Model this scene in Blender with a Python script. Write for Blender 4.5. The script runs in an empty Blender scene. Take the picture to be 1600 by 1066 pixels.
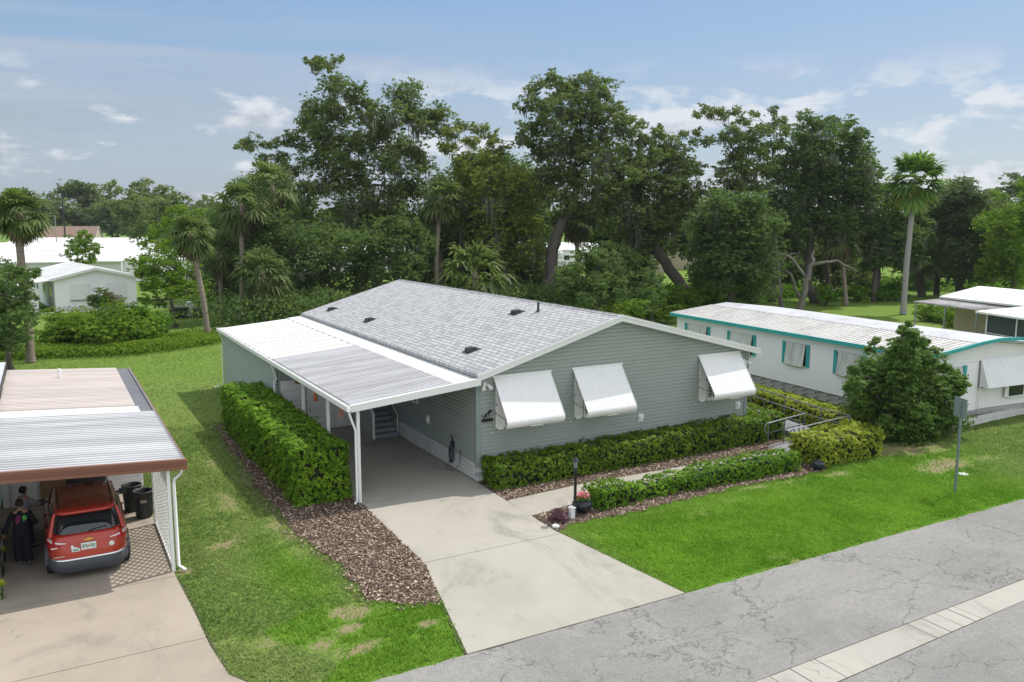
import bpy, math, random
import numpy as np
from mathutils import Vector
R = math.radians
PI = math.pi
random.seed(7)
rng = np.random.default_rng(7)
scene = bpy.context.scene
col = scene.collection

# ------------------------------------------------------------------ camera
CAM = np.array([-12.023, -23.824, 8.56]); PITCH = 8.165; YAW = -29.261; FPX = 1300.5
cd = bpy.data.cameras.new('camera'); cam = bpy.data.objects.new('camera', cd); col.objects.link(cam)
cam.location = CAM; cam.rotation_euler = (R(90-PITCH), 0, R(YAW))
cd.sensor_width = 36; cd.lens = FPX/1600*36; cd.clip_start = .1; cd.clip_end = 12000
scene.camera = cam
scene.render.resolution_x = 1024; scene.render.resolution_y = 682
_F = np.array([math.sin(-R(YAW))*math.cos(R(PITCH)), math.cos(R(YAW))*math.cos(R(PITCH)), -math.sin(R(PITCH))])
_Rt = np.array([math.cos(R(YAW)), math.sin(R(YAW)), 0.]); _U = np.cross(_Rt, _F)
def at(u, v, D):                    # measured position in the photo -> metres, at forward distance D
    return CAM + D*(_F + _Rt*(u-800)/FPX + _U*(533-v)/FPX)
def gp(u, v, z=0.):                 # where the sight line meets height z
    d = _F + _Rt*(u-800)/FPX + _U*(533-v)/FPX
    return CAM + d*(z-CAM[2])/d[2]
def fd(p): return float((np.array(p)-CAM) @ _F)

# ------------------------------------------------------------------ sky
SUNV = Vector((.70, .15, 1.0)).normalized()
ELEV = math.asin(SUNV.z); AZ = math.atan2(SUNV.x, SUNV.y)
world = bpy.data.worlds.new('World'); scene.world = world; world.use_nodes = True
nt = world.node_tree; nt.nodes.clear()
def N(nt, t, **k):
    n = nt.nodes.new(t)
    for a, b in k.items():
        if a.startswith('_'): setattr(n, a[1:], b)
    return n
out = nt.nodes.new('ShaderNodeOutputWorld'); bg = nt.nodes.new('ShaderNodeBackground')
bg.inputs['Strength'].default_value = .15
sky = nt.nodes.new('ShaderNodeTexSky'); sky.sky_type = 'NISHITA'; sky.sun_disc = False
sky.sun_elevation = ELEV; sky.sun_rotation = AZ; sky.air_density = 1.0; sky.dust_density = 1.2; sky.ozone_density = 1.6
tc = nt.nodes.new('ShaderNodeTexCoord')
L = nt.links.new
def mth(nt, op, a, b=None, c=None, clamp=False):
    n = nt.nodes.new('ShaderNodeMath'); n.operation = op; n.use_clamp = clamp
    for i, x in enumerate((a, b, c)):
        if x is None: continue
        if isinstance(x, (int, float)): n.inputs[i].default_value = x
        else: nt.links.new(x, n.inputs[i])
    return n.outputs[0]
def mix(nt, f, a, b, bt='MIX'):
    n = nt.nodes.new('ShaderNodeMix'); n.data_type = 'RGBA'; n.blend_type = bt
    for i, x in ((0, f), (6, a), (7, b)):
        if isinstance(x, (int, float)): n.inputs[i].default_value = x
        elif isinstance(x, tuple): n.inputs[i].default_value = (*x[:3], 1)
        else: nt.links.new(x, n.inputs[i])
    return n.outputs[2]
def ramp(nt, f, p0, p1, v0=0., v1=1.):
    n = nt.nodes.new('ShaderNodeMapRange'); n.interpolation_type = 'SMOOTHSTEP'
    nt.links.new(f, n.inputs[0])
    for i, x in enumerate((p0, p1, v0, v1)): n.inputs[i+1].default_value = x
    return n.outputs[0]
def noise(nt, vec, scale, detail=4, rough=.5, dist=0., dim='3D'):
    n = nt.nodes.new('ShaderNodeTexNoise'); n.noise_dimensions = dim
    if vec is not None: nt.links.new(vec, n.inputs['Vector'])
    n.inputs['Scale'].default_value = scale; n.inputs['Detail'].default_value = detail
    n.inputs['Roughness'].default_value = rough; n.inputs['Distortion'].default_value = dist
    return n.outputs[0]
def mapping(nt, vec, scale=(1, 1, 1), loc=(0, 0, 0), rot=(0, 0, 0)):
    n = nt.nodes.new('ShaderNodeMapping'); nt.links.new(vec, n.inputs[0])
    n.inputs['Scale'].default_value = scale; n.inputs['Location'].default_value = loc; n.inputs['Rotation'].default_value = rot
    return n.outputs[0]
sep = nt.nodes.new('ShaderNodeSeparateXYZ'); L(tc.outputs['Generated'], sep.inputs[0])
ez = sep.outputs[2]
# cumulus low in the sky, lit tops; wispy streaks higher
azd = mth(nt, 'ARCTAN2', sep.outputs[0], sep.outputs[1])
cb = nt.nodes.new('ShaderNodeCombineXYZ'); L(mth(nt, 'MULTIPLY', azd, 3.2), cb.inputs[0]); L(mth(nt, 'MULTIPLY', ez, 7.5), cb.inputs[1])
cv = cb.outputs[0]
n1 = noise(nt, mapping(nt, cv, (1, 1, 1), (3.1, 1.2, 0)), 3.1, 10, .60, .15)
bandlow = mth(nt, 'MULTIPLY', ramp(nt, ez, -.02, .03), ramp(nt, ez, .19, .12))
rightw = ramp(nt, azd, .10, .45, -.01, .085)
cum = mth(nt, 'MULTIPLY', ramp(nt, mth(nt, 'ADD', n1, rightw), .55, .68), bandlow)
n2 = noise(nt, mapping(nt, cv, (.45, 2.2, 1), (.4, 5.3, 2)), 1.7, 8, .62, .5)
wisp = mth(nt, 'MULTIPLY', ramp(nt, n2, .36, .66), mth(nt, 'MULTIPLY', mth(nt, 'MULTIPLY', ramp(nt, ez, .04, .12), ramp(nt, ez, .24, .17)), ramp(nt, azd, .62, .20, .12, 1.)))
shade = ramp(nt, noise(nt, mapping(nt, cv, (1, 1, 1), (3.1, 1.29, 0)), 3.1, 10, .60, .15), .54, .74)
ccol = mix(nt, shade, (4.5, 4.65, 4.9), (2.7, 3.0, 3.4))
base = mix(nt, ramp(nt, ez, .30, .03), (1.22, 2.10, 3.45), (2.05, 2.5, 3.1))
base = mix(nt, .22, base, sky.outputs[0])
base = mix(nt, mth(nt, 'MULTIPLY', mth(nt, 'MULTIPLY', ramp(nt, azd, .55, .05), ramp(nt, ez, .19, .08)), ramp(nt, noise(nt, mapping(nt, cv, (.7, 2.0, 1), (7, 1, 0)), 1.3, 6, .55), .30, .62, .25, .8)), base, (2.35, 2.65, 3.1))
base = mix(nt, mth(nt, 'MULTIPLY', wisp, .75), base, (2.75, 3.1, 3.65))
full = mix(nt, mth(nt, 'MULTIPLY', cum, .85), base, ccol)
fill_veil = mix(nt, .80, sky.outputs[0], (6.6, 6.8, 7.1))      # bright cloud added out of view, overhead and south, to fill the shade
up = mix(nt, mth(nt, 'MAXIMUM', ramp(nt, ez, .30, .60), ramp(nt, sep.outputs[1], .10, -.35)), full, fill_veil)
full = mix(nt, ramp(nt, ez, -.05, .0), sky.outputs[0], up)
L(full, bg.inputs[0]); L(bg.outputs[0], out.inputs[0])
# ------------------------------------------------------------------ sun
sd = bpy.data.lights.new('sun', 'SUN'); sd.energy = 3.5; sd.angle = R(.6); sd.color = (1, .955, .88)
sun = bpy.data.objects.new('sun', sd); col.objects.link(sun)
sun.rotation_euler = (-SUNV).to_track_quat('-Z', 'Y').to_euler(); sun.location = (20, 5, 40)
scene.view_settings.view_transform = 'Standard'; scene.view_settings.look = 'None'
scene.view_settings.exposure = .27; scene.view_settings.gamma = 1; scene.view_settings.use_curve_mapping = False

# ------------------------------------------------------------------ helpers
def wloc(o):
    v = np.zeros(3)
    while o is not None: v = v+np.array(o.location); o = o.parent
    return v
def link(name, me, parent=None, base=None):
    o = bpy.data.objects.new(name, me); col.objects.link(o)
    if base is not None and parent is None: o.location = base
    if parent is not None: o.parent = parent
    return o
def mesh_arrays(name, V, F, mats, attr=None, parent=None, base=None, fmat=None, smooth=False):
    """V (n,3) array, F (m,k) int array -> one mesh object"""
    V = np.asarray(V, float); off = wloc(parent) if parent is not None else (np.array(base, float) if base is not None else np.zeros(3))
    V = V-off
    me = bpy.data.meshes.new(name); F = np.asarray(F, int); m, k = F.shape
    me.vertices.add(len(V)); me.vertices.foreach_set('co', V.ravel())
    me.loops.add(m*k); me.loops.foreach_set('vertex_index', F.ravel())
    me.polygons.add(m); me.polygons.foreach_set('loop_start', np.arange(m)*k)
    if fmat is not None: me.polygons.foreach_set('material_index', fmat)
    if smooth: me.polygons.foreach_set('use_smooth', np.ones(m, bool))
    me.update(calc_edges=True)
    for a, d in (attr or {}).items():
        at_ = me.attributes.new(a, 'FLOAT', 'POINT'); at_.data.foreach_set('value', np.asarray(d, float))
    for mm in (mats if isinstance(mats, (list, tuple)) else [mats]): me.materials.append(mm)
    return link(name, me, parent, base)
class MB:
    def __init__(s): s.v = []; s.f = []; s.m = []; s.s = []; s.cur = 0; s.T = None
    def add(s, vs, fs, smooth=False):
        b = len(s.v)
        for p in vs: s.v.append(s.T(p) if s.T else tuple(p))
        for f in fs: s.f.append([i+b for i in f]); s.m.append(s.cur); s.s.append(smooth)
        return s
    def box(s, a, b, rz=0, piv=None):
        x0, y0, z0 = [min(a[i], b[i]) for i in range(3)]; x1, y1, z1 = [max(a[i], b[i]) for i in range(3)]
        vs = [(x0, y0, z0), (x1, y0, z0), (x1, y1, z0), (x0, y1, z0), (x0, y0, z1), (x1, y0, z1), (x1, y1, z1), (x0, y1, z1)]
        if rz:
            cx, cy = piv or ((x0+x1)/2, (y0+y1)/2); c, q = math.cos(rz), math.sin(rz)
            vs = [(cx+(x-cx)*c-(y-cy)*q, cy+(x-cx)*q+(y-cy)*c, z) for x, y, z in vs]
        return s.add(vs, [(0, 3, 2, 1), (4, 5, 6, 7), (0, 1, 5, 4), (1, 2, 6, 5), (2, 3, 7, 6), (3, 0, 4, 7)])
    def prism(s, poly, z0, z1):
        n = len(poly)
        vs = [(x, y, z0) for x, y in poly]+[(x, y, z1) for x, y in poly]
        return s.add(vs, [tuple(range(n))[::-1], tuple(range(n, 2*n))]+[(i, (i+1) % n, n+(i+1) % n, n+i) for i in range(n)])
    def hexa(s, q0, q1):          # two quads joined
        n = len(q0)
        return s.add(list(q0)+list(q1), [tuple(range(n))[::-1], tuple(range(n, 2*n))]+[(i, (i+1) % n, n+(i+1) % n, n+i) for i in range(n)])
    def tube(s, pts, r, n=8, caps=True):
        pts = [Vector(p) for p in pts]; rs = r if isinstance(r, (list, tuple)) else [r]*len(pts)
        vs = []; prev = None
        for i, p in enumerate(pts):
            d = (pts[min(i+1, len(pts)-1)]-pts[max(i-1, 0)])
            if d.length < 1e-9: d = Vector((0, 0, 1))
            d.normalize()
            if prev is None: a = d.orthogonal().normalized()
            else:
                a = prev-d*prev.dot(d)
                a = a.normalized() if a.length > 1e-6 else d.orthogonal().normalized()
            prev = a; b = d.cross(a)
            for k in range(n):
                t = 2*PI*k/n; vs.append(tuple(p+(a*math.cos(t)+b*math.sin(t))*rs[i]))
        fs = []
        for i in range(len(pts)-1):
            for k in range(n):
                fs.append((i*n+k, i*n+(k+1) % n, (i+1)*n+(k+1) % n, (i+1)*n+k))
        s.add(vs, fs, True)
        if caps:
            s.add([vs[k] for k in range(n)], [tuple(range(n))[::-1]]) if not s.T else None
            s.add([vs[(len(pts)-1)*n+k] for k in range(n)], [tuple(range(n))]) if not s.T else None
        return s
    def lathe(s, prof, c, n=20):   # prof (r,z)
        vs = [(c[0]+r*math.cos(2*PI*k/n), c[1]+r*math.sin(2*PI*k/n), c[2]+z) for r, z in prof for k in range(n)]
        fs = [(i*n+k, i*n+(k+1) % n, (i+1)*n+(k+1) % n, (i+1)*n+k) for i in range(len(prof)-1) for k in range(n)]
        return s.add(vs, fs, True)
    def loft(s, rings, cap=True, smooth=True):
        n = len(rings[0]); vs = [p for r_ in rings for p in r_]
        s.add(vs, [(i*n+k, i*n+(k+1) % n, (i+1)*n+(k+1) % n, (i+1)*n+k) for i in range(len(rings)-1) for k in range(n)], smooth)
        if cap: s.add(list(rings[0]), [tuple(range(n))[::-1]]); s.add(list(rings[-1]), [tuple(range(n))])
        return s
    def build(s, name, mats, parent=None, base=None, bevel=0):
        off = wloc(parent) if parent is not None else (np.array(base, float) if base is not None else np.zeros(3))
        me = bpy.data.meshes.new(name)
        me.from_pydata([(p[0]-off[0], p[1]-off[1], p[2]-off[2]) for p in s.v], [], s.f)
        for mm in (mats if isinstance(mats, (list, tuple)) else [mats]): me.materials.append(mm)
        me.polygons.foreach_set('material_index', s.m); me.polygons.foreach_set('use_smooth', s.s); me.update()
        o = link(name, me, parent, base)
        if bevel:
            b = o.modifiers.new('b', 'BEVEL'); b.width = bevel; b.segments = 2; b.limit_method = 'ANGLE'
        return o
def tag(o, label=None, cat=None, group=None, kind=None):
    if label: o['label'] = label
    if cat: o['category'] = cat
    if group: o['group'] = group
    if kind: o['kind'] = kind
    return o
def thing(name, label, cat, loc=(0, 0, 0), group=None):
    o = bpy.data.objects.new(name, None); col.objects.link(o); o.location = loc; o.empty_display_size = .3
    return tag(o, label, cat, group)
def copy_tree(o, parent=None):
    c = o.copy(); col.objects.link(c); c.parent = parent
    for ch in list(o.children): copy_tree(ch, c)
    return c
# value noise for scattering
_tab = rng.random((256, 256))
def vnoise(x, y, s):
    x = np.asarray(x)/s+57.3; y = np.asarray(y)/s+31.7
    xi = np.floor(x).astype(int); yi = np.floor(y).astype(int); fx = x-xi; fy = y-yi
    fx = fx*fx*(3-2*fx); fy = fy*fy*(3-2*fy)
    g = lambda a, b: _tab[a % 256, b % 256]
    return (g(xi, yi)*(1-fx)+g(xi+1, yi)*fx)*(1-fy)+(g(xi, yi+1)*(1-fx)+g(xi+1, yi+1)*fx)*fy
def fbm(x, y, s): return .5*vnoise(x, y, s)+.3*vnoise(x, y, s/2.3)+.2*vnoise(x, y, s/5.1)

# ------------------------------------------------------------------ materials
def newmat(name, colr=(.5, .5, .5), rough=.6, metal=0., spec=.5):
    m = bpy.data.materials.new(name); m.use_nodes = True
    b = m.node_tree.nodes['Principled BSDF']
    b.inputs['Base Color'].default_value = (*colr, 1); b.inputs['Roughness'].default_value = rough
    b.inputs['Metallic'].default_value = metal; b.inputs['Specular IOR Level'].default_value = spec
    return m, m.node_tree, b
def objco(nt): return nt.nodes.new('ShaderNodeTexCoord').outputs['Object']
def geoco(nt): return nt.nodes.new('ShaderNodeNewGeometry').outputs['Position']
def bump(nt, b, h, strength=.3, dist=.02):
    n = nt.nodes.new('ShaderNodeBump'); n.inputs['Strength'].default_value = strength; n.inputs['Distance'].default_value = dist
    nt.links.new(h, n.inputs['Height']); nt.links.new(n.outputs[0], b.inputs['Normal'])
def dirty(name, c, c2, rough=.5, s1=.6, s2=9., amt=.5, metal=0., stretch=(1, 1, 1), bmp=0., spec=.4):
    m, nt, b = newmat(name, c, rough, metal, spec); p = mapping(nt, geoco(nt), stretch)
    a = ramp(nt, noise(nt, p, s1, 6, .6, .2), .38, .72); d = ramp(nt, noise(nt, p, s2, 4, .6), .4, .75)
    f = mth(nt, 'MULTIPLY', mth(nt, 'ADD', mth(nt, 'MULTIPLY', a, .6), mth(nt, 'MULTIPLY', d, .4)), amt)
    nt.links.new(mix(nt, f, c, c2), b.inputs['Base Color'])
    if bmp: bump(nt, b, noise(nt, p, s2*3, 3, .6), bmp, .01)
    return m
def leafmat(name, ca, cb_, trans=.46, rough=.6, spec=.12):
    trans = max(trans, .42) if 'moss' not in name else trans
    rough = max(rough, .5); spec = min(spec, .14)
    m, nt, b = newmat(name, ca, rough, 0, spec)
    a = nt.nodes.new('ShaderNodeAttribute'); a.attribute_name = 'v'
    c = mix(nt, a.outputs['Fac'], ca, cb_)
    nt.links.new(c, b.inputs['Base Color'])
    t = nt.nodes.new('ShaderNodeBsdfTranslucent'); nt.links.new(mix(nt, .35, c, (.20, .32, .04)), t.inputs[0])
    ms = nt.nodes.new('ShaderNodeMixShader'); ms.inputs[0].default_value = trans
    nt.links.new(b.outputs[0], ms.inputs[1]); nt.links.new(t.outputs[0], ms.inputs[2])
    nt.links.new(ms.outputs[0], nt.nodes['Material Output'].inputs[0])
    return m
M = {}
M['siding'] = dirty('sage_siding', (.32, .36, .33), (.26, .295, .272), .45, .5, 5, .45, stretch=(1, 1, 3))
M['siding_trim'] = dirty('sage_trim', (.24, .30, .285), (.19, .24, .23), .45)
M['white_metal'] = dirty('white_painted_metal', (.78, .79, .79), (.62, .63, .62), .38, .8, 7, .5)
M['white_clean'] = dirty('white_trim', (.80, .80, .79), (.68, .68, .66), .4, 1.2, 6, .35)
M['awning'] = dirty('awning_white', (.80, .80, .80), (.70, .69, .66), .35, 1.5, 9, .45, stretch=(3, 1, .5))
M['dark'] = newmat('black_metal', (.018, .018, .02), .4)[0]
M['darkplastic'] = newmat('dark_plastic', (.03, .032, .035), .5)[0]
M['glass'] = newmat('window_glass', (.02, .026, .03), .06, 0, .8)[0]
M['grey_metal'] = newmat('galvanised_pipe', (.17, .18, .19), .55, .4)[0]
M['step'] = dirty('step_paint', (.25, .30, .33), (.18, .22, .24), .6)
M['conc'] = None
def conc(name, c1, c2, joints=()):
    m, nt, b = newmat(name, c1, .85, 0, .25); p = geoco(nt)
    a = ramp(nt, noise(nt, p, .35, 7, .62, .6), .35, .75)
    d = noise(nt, p, 14, 5, .7)
    cc = mix(nt, mth(nt, 'MULTIPLY', a, .55), c1, c2)
    cc = mix(nt, mth(nt, 'MULTIPLY', ramp(nt, d, .45, .8), .30), cc, (.30, .29, .26))
    spots = ramp(nt, noise(nt, mapping(nt, p, (1, .55, 1), (4, 2, 0)), .55, 9, .70, 1.2), .50, .72)
    cc = mix(nt, mth(nt, 'MULTIPLY', spots, .72), cc, (.20, .19, .165))
    v = nt.nodes.new('ShaderNodeTexVoronoi'); v.feature = 'DISTANCE_TO_EDGE'; v.inputs['Scale'].default_value = .33
    pw = nt.nodes.new('ShaderNodeVectorMath'); pw.operation = 'ADD'; nt.links.new(p, pw.inputs[0])
    ns = nt.nodes.new('ShaderNodeTexNoise'); ns.inputs['Scale'].default_value = 1.1; ns.inputs['Detail'].default_value = 7; nt.links.new(p, ns.inputs['Vector'])
    sc = nt.nodes.new('ShaderNodeVectorMath'); sc.operation = 'SCALE'; sc.inputs['Scale'].default_value = 1.6
    nt.links.new(ns.outputs['Color'], sc.inputs[0]); nt.links.new(sc.outputs[0], pw.inputs[1]); nt.links.new(pw.outputs[0], v.inputs['Vector'])
    ck = mth(nt, 'MULTIPLY', ramp(nt, v.outputs['Distance'], .006, .0), ramp(nt, noise(nt, p, .25, 2), .48, .60))
    cc = mix(nt, mth(nt, 'MULTIPLY', ck, .55), cc, (.10, .095, .085))
    nt.links.new(cc, b.inputs['Base Color']); bump(nt, b, d, .25, .006)
    return m
M['conc'] = conc('driveway_concrete', (.36, .34, .295), (.27, .253, .215))
M['conc2'] = conc('neighbour_concrete', (.36, .31, .25), (.235, .20, .16))
M['gutterc'] = conc('gutter_concrete', (.38, .36, .32), (.27, .255, .23))
def asphalt():
    m, nt, b = newmat('cracked_asphalt', (.2, .2, .2), .9, 0, .2); p = geoco(nt)
    fine = noise(nt, p, 55, 3, .75); mid = noise(nt, p, 6, 5, .65); big = noise(nt, p, .32, 6, .6, .5)
    cc = mix(nt, ramp(nt, big, .35, .7), (.345, .332, .31), (.25, .242, .225))
    cc = mix(nt, mth(nt, 'MULTIPLY', ramp(nt, mid, .42, .75), .5), cc, (.18, .178, .172))
    cc = mix(nt, mth(nt, 'MULTIPLY', ramp(nt, fine, .36, .62), .75), cc, (.13, .13, .13))
    cc = mix(nt, mth(nt, 'MULTIPLY', ramp(nt, noise(nt, p, 70, 2, .6), .60, .72), .6), cc, (.44, .43, .41))
    cc = mix(nt, mth(nt, 'MULTIPLY', ramp(nt, noise(nt, p, 2.6, 5, .6), .67, .73), .7), cc, (.10, .10, .10))
    cc = mix(nt, mth(nt, 'MULTIPLY', ramp(nt, noise(nt, mapping(nt, p, (.12, 1, 1)), .9, 4, .6), .45, .7), .35), cc, (.17, .168, .165))
    def crack(scale, warp, wscale, width, msk, loc, stretch=(1, 1, 1)):
        pw = nt.nodes.new('ShaderNodeVectorMath'); pw.operation = 'ADD'; nt.links.new(mapping(nt, p, stretch, loc), pw.inputs[0])
        ns = nt.nodes.new('ShaderNodeTexNoise'); ns.inputs['Scale'].default_value = wscale; ns.inputs['Detail'].default_value = 8; ns.inputs['Roughness'].default_value = .62; nt.links.new(p, ns.inputs['Vector'])
        sc = nt.nodes.new('ShaderNodeVectorMath'); sc.operation = 'SCALE'; sc.inputs['Scale'].default_value = warp
        nt.links.new(ns.outputs['Color'], sc.inputs[0]); nt.links.new(sc.outputs[0], pw.inputs[1])
        v = nt.nodes.new('ShaderNodeTexVoronoi'); v.feature = 'DISTANCE_TO_EDGE'; v.inputs['Scale'].default_value = scale
        nt.links.new(pw.outputs[0], v.inputs['Vector'])
        return mth(nt, 'MULTIPLY', ramp(nt, v.outputs['Distance'], width, width*.25), msk)
    k1 = crack(.42, 1.5, 1.2, .0075, ramp(nt, noise(nt, p, .5, 3), .40, .50), (0, 0, 0), (.6, 1.3, 1))
    k2 = crack(1.1, .8, 2.2, .013, ramp(nt, noise(nt, mapping(nt, p, (1, 1, 1), (9, 3, 0)), .28, 3, .6), .52, .64), (5, 2, 0))
    k3 = crack(.2, 2.2, .7, .004, ramp(nt, noise(nt, p, .2, 2), .3, .36), (1, 7, 0), (1, .6, 1))
    k = mth(nt, 'MAXIMUM', mth(nt, 'MAXIMUM', k1, mth(nt, 'MULTIPLY', k2, .8)), k3)
    cc = mix(nt, mth(nt, 'MULTIPLY', k, .62), cc, (.085, .085, .078))
    nt.links.new(cc, b.inputs['Base Color'])
    bump(nt, b, mth(nt, 'SUBTRACT', mth(nt, 'ADD', mth(nt, 'MULTIPLY', fine, .6), mth(nt, 'MULTIPLY', mid, .5)), mth(nt, 'MULTIPLY', k, 1.3)), .5, .02)
    return m
M['asphalt'] = asphalt()
def ground():
    m, nt, b = newmat('lawn_soil', (.06, .12, .02), .95, 0, .1); p = geoco(nt)
    g1 = noise(nt, p, .25, 5, .6); g2 = noise(nt, p, 7, 4, .7); g3 = noise(nt, p, 38, 3, .7)
    a1 = nt.nodes.new('ShaderNodeAttribute'); a1.attribute_name = 'dirt'
    a2 = nt.nodes.new('ShaderNodeAttribute'); a2.attribute_name = 'lush'
    lush = mix(nt, ramp(nt, g2, .35, .7), (.110, .235, .016), (.080, .185, .014))
    dull = mix(nt, ramp(nt, g2, .35, .7), (.180, .250, .055), (.115, .175, .034))
    dull = mix(nt, mth(nt, 'MULTIPLY', ramp(nt, g1, .45, .7), .5), dull, (.15, .20, .04))
    c = mix(nt, a2.outputs['Fac'], dull, lush)
    c = mix(nt, mth(nt, 'MULTIPLY', ramp(nt, g3, .45, .75), .55), c, (.035, .07, .010))
    soil = mix(nt, ramp(nt, g3, .3, .7), (.33, .265, .17), (.22, .17, .105))
    g4 = noise(nt, p, 11, 6, .78)
    c = mix(nt, mth(nt, 'MULTIPLY', ramp(nt, mth(nt, 'ADD', a1.outputs['Fac'], mth(nt, 'MULTIPLY', mth(nt, 'SUBTRACT', g4, .5), 2.0)), .38, .80), .85), c, soil)
    nt.links.new(c, b.inputs['Base Color']); bump(nt, b, g3, .8, .04)
    return m
M['ground'] = ground()
M['blade'] = None
def blademat():
    m, nt, b = newmat('grass_blades', (.1, .2, .02), .6, 0, .2)
    a2 = nt.nodes.new('ShaderNodeAttribute'); a2.attribute_name = 'lush'; a1 = nt.nodes.new('ShaderNodeAttribute'); a1.attribute_name = 'v'
    lush = mix(nt, a1.outputs['Fac'], (.105, .265, .012), (.27, .47, .045))
    dull = mix(nt, a1.outputs['Fac'], (.105, .200, .034), (.30, .38, .13))
    c = mix(nt, a2.outputs['Fac'], dull, lush); nt.links.new(c, b.inputs['Base Color'])
    t = nt.nodes.new('ShaderNodeBsdfTranslucent'); nt.links.new(c, t.inputs[0])
    ms = nt.nodes.new('ShaderNodeMixShader'); ms.inputs[0].default_value = .35
    nt.links.new(b.outputs[0], ms.inputs[1]); nt.links.new(t.outputs[0], ms.inputs[2]); nt.links.new(ms.outputs[0], nt.nodes['Material Output'].inputs[0])
    return m
M['blade'] = blademat()
def mulchmat():
    m, nt, b = newmat('mulch_bed', (.12, .08, .06), .95, 0, .1); p = geoco(nt)
    v = nt.nodes.new('ShaderNodeTexVoronoi'); v.inputs['Scale'].default_value = 26; nt.links.new(mapping(nt, p, (1, 1.7, 1)), v.inputs['Vector'])
    s_ = nt.nodes.new('ShaderNodeSeparateColor'); nt.links.new(v.outputs['Color'], s_.inputs[0])
    c = mix(nt, s_.outputs[0], (.075, .048, .037), (.20, .145, .115)); c = mix(nt, ramp(nt, s_.outputs[1], .8, .9), c, (.36, .30, .26))
    nt.links.new(c, b.inputs['Base Color']); bump(nt, b, v.outputs['Distance'], .8, .03)
    return m
M['mulch'] = mulchmat()
def chipmat():
    m, nt, b = newmat('mulch_chips', (.2, .15, .12), .9, 0, .2)
    a = nt.nodes.new('ShaderNodeAttribute'); a.attribute_name = 'v'
    r_ = nt.nodes.new('ShaderNodeValToRGB'); nt.links.new(a.outputs['Fac'], r_.inputs[0])
    e = r_.color_ramp.elements; e[0].color = (.06, .038, .03, 1); e[1].color = (.60, .49, .38, 1)
    x = e.new(.5); x.color = (.15, .10, .07, 1)
    nt.links.new(r_.outputs[0], b.inputs['Base Color']); return m
M['chips'] = chipmat()
def shingle():
    m, nt, b = newmat('grey_shingles', (.4, .4, .42), .85, 0, .25); p = geoco(nt)
    s_ = nt.nodes.new('ShaderNodeSeparateXYZ'); nt.links.new(p, s_.inputs[0])
    cbn = nt.nodes.new('ShaderNodeCombineXYZ'); nt.links.new(s_.outputs[1], cbn.inputs[0]); nt.links.new(s_.outputs[0], cbn.inputs[1])
    def brick(bw, rh, off, loc, mort=.017):
        k = nt.nodes.new('ShaderNodeTexBrick'); nt.links.new(mapping(nt, cbn.outputs[0], (1, 1, 1), loc), k.inputs['Vector'])
        k.offset = off; k.offset_frequency = 2; k.inputs['Scale'].default_value = 1
        k.inputs['Brick Width'].default_value = bw; k.inputs['Row Height'].default_value = rh; k.inputs['Mortar Size'].default_value = mort
        k.inputs['Color1'].default_value = (0, 0, 0, 1); k.inputs['Color2'].default_value = (1, 1, 1, 1); k.inputs['Mortar'].default_value = (.0, .0, .0, 1); k.inputs['Bias'].default_value = 0
        return k
    k1 = brick(.40, .19, .5, (0, 0, 0), .024); k2 = brick(.23, .19, .37, (.11, 0, 0), .0)
    v1 = nt.nodes.new('ShaderNodeSeparateColor'); nt.links.new(k1.outputs[0], v1.inputs[0])
    v2 = nt.nodes.new('ShaderNodeSeparateColor'); nt.links.new(k2.outputs[0], v2.inputs[0])
    f = mth(nt, 'ADD', mth(nt, 'MULTIPLY', v1.outputs[0], .5), mth(nt, 'MULTIPLY', v2.outputs[0], .5))
    c = mix(nt, ramp(nt, f, .05, .75), (.30, .303, .315), (.45, .453, .46))
    c = mix(nt, mth(nt, 'MULTIPLY', k1.outputs['Fac'], .8), c, (.16, .165, .175))
    c = mix(nt, mth(nt, 'MULTIPLY', ramp(nt, noise(nt, p, .5, 5), .4, .7), .12), c, (.36, .36, .37))
    c = mix(nt, mth(nt, 'MULTIPLY', noise(nt, p, 60, 2), .25), c, (.32, .32, .34))
    nt.links.new(c, b.inputs['Base Color'])
    bump(nt, b, mth(nt, 'SUBTRACT', v2.outputs[0], mth(nt, 'MULTIPLY', k1.outputs['Fac'], 1.5)), .5, .012)
    return m
M['shingle'] = shingle()
M['corr'] = dirty('weathered_roof_panel', (.66, .665, .67), (.34, .345, .36), .45, .7, 5, .75, stretch=(.25, 3.0, 1))
def corrmat(name, c1, c2, cd_, y0, pitch, amt=.6, base_=.5, w=.35):
    m, nt, b = newmat(name, c1, .5, 0, .35); p = geoco(nt)
    sp_ = nt.nodes.new('ShaderNodeSeparateXYZ'); nt.links.new(p, sp_.inputs[0])
    fr = mth(nt, 'FRACT', mth(nt, 'DIVIDE', mth(nt, 'SUBTRACT', sp_.outputs[1], y0), pitch))
    val = mth(nt, 'ABSOLUTE', mth(nt, 'SUBTRACT', fr, .5)); v = ramp(nt, val, base_-w, base_)       # dirt lies in the valleys
    st = noise(nt, mapping(nt, p, (.22, 2.2, 1)), .8, 7, .65, .2); n2_ = noise(nt, mapping(nt, p, (.5, 5, 1)), 2.2, 5, .65)
    c = mix(nt, mth(nt, 'MULTIPLY', ramp(nt, st, .36, .66), .75), c1, c2)
    c = mix(nt, mth(nt, 'MULTIPLY', mth(nt, 'MULTIPLY', v, amt), ramp(nt, n2_, .05, .48)), c, cd_)
    nt.links.new(c, b.inputs['Base Color']); return m
M['pan'] = dirty('white_roof_panel', (.70, .70, .68), (.50, .49, .455), .45, .5, 2.2, .45, stretch=(.3, 1.6, 1))
M['pink'] = dirty('faded_pink_roof', (.62, .50, .46), (.42, .36, .34), .6, .7, 5, .7, stretch=(.3, 3, 1))
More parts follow.
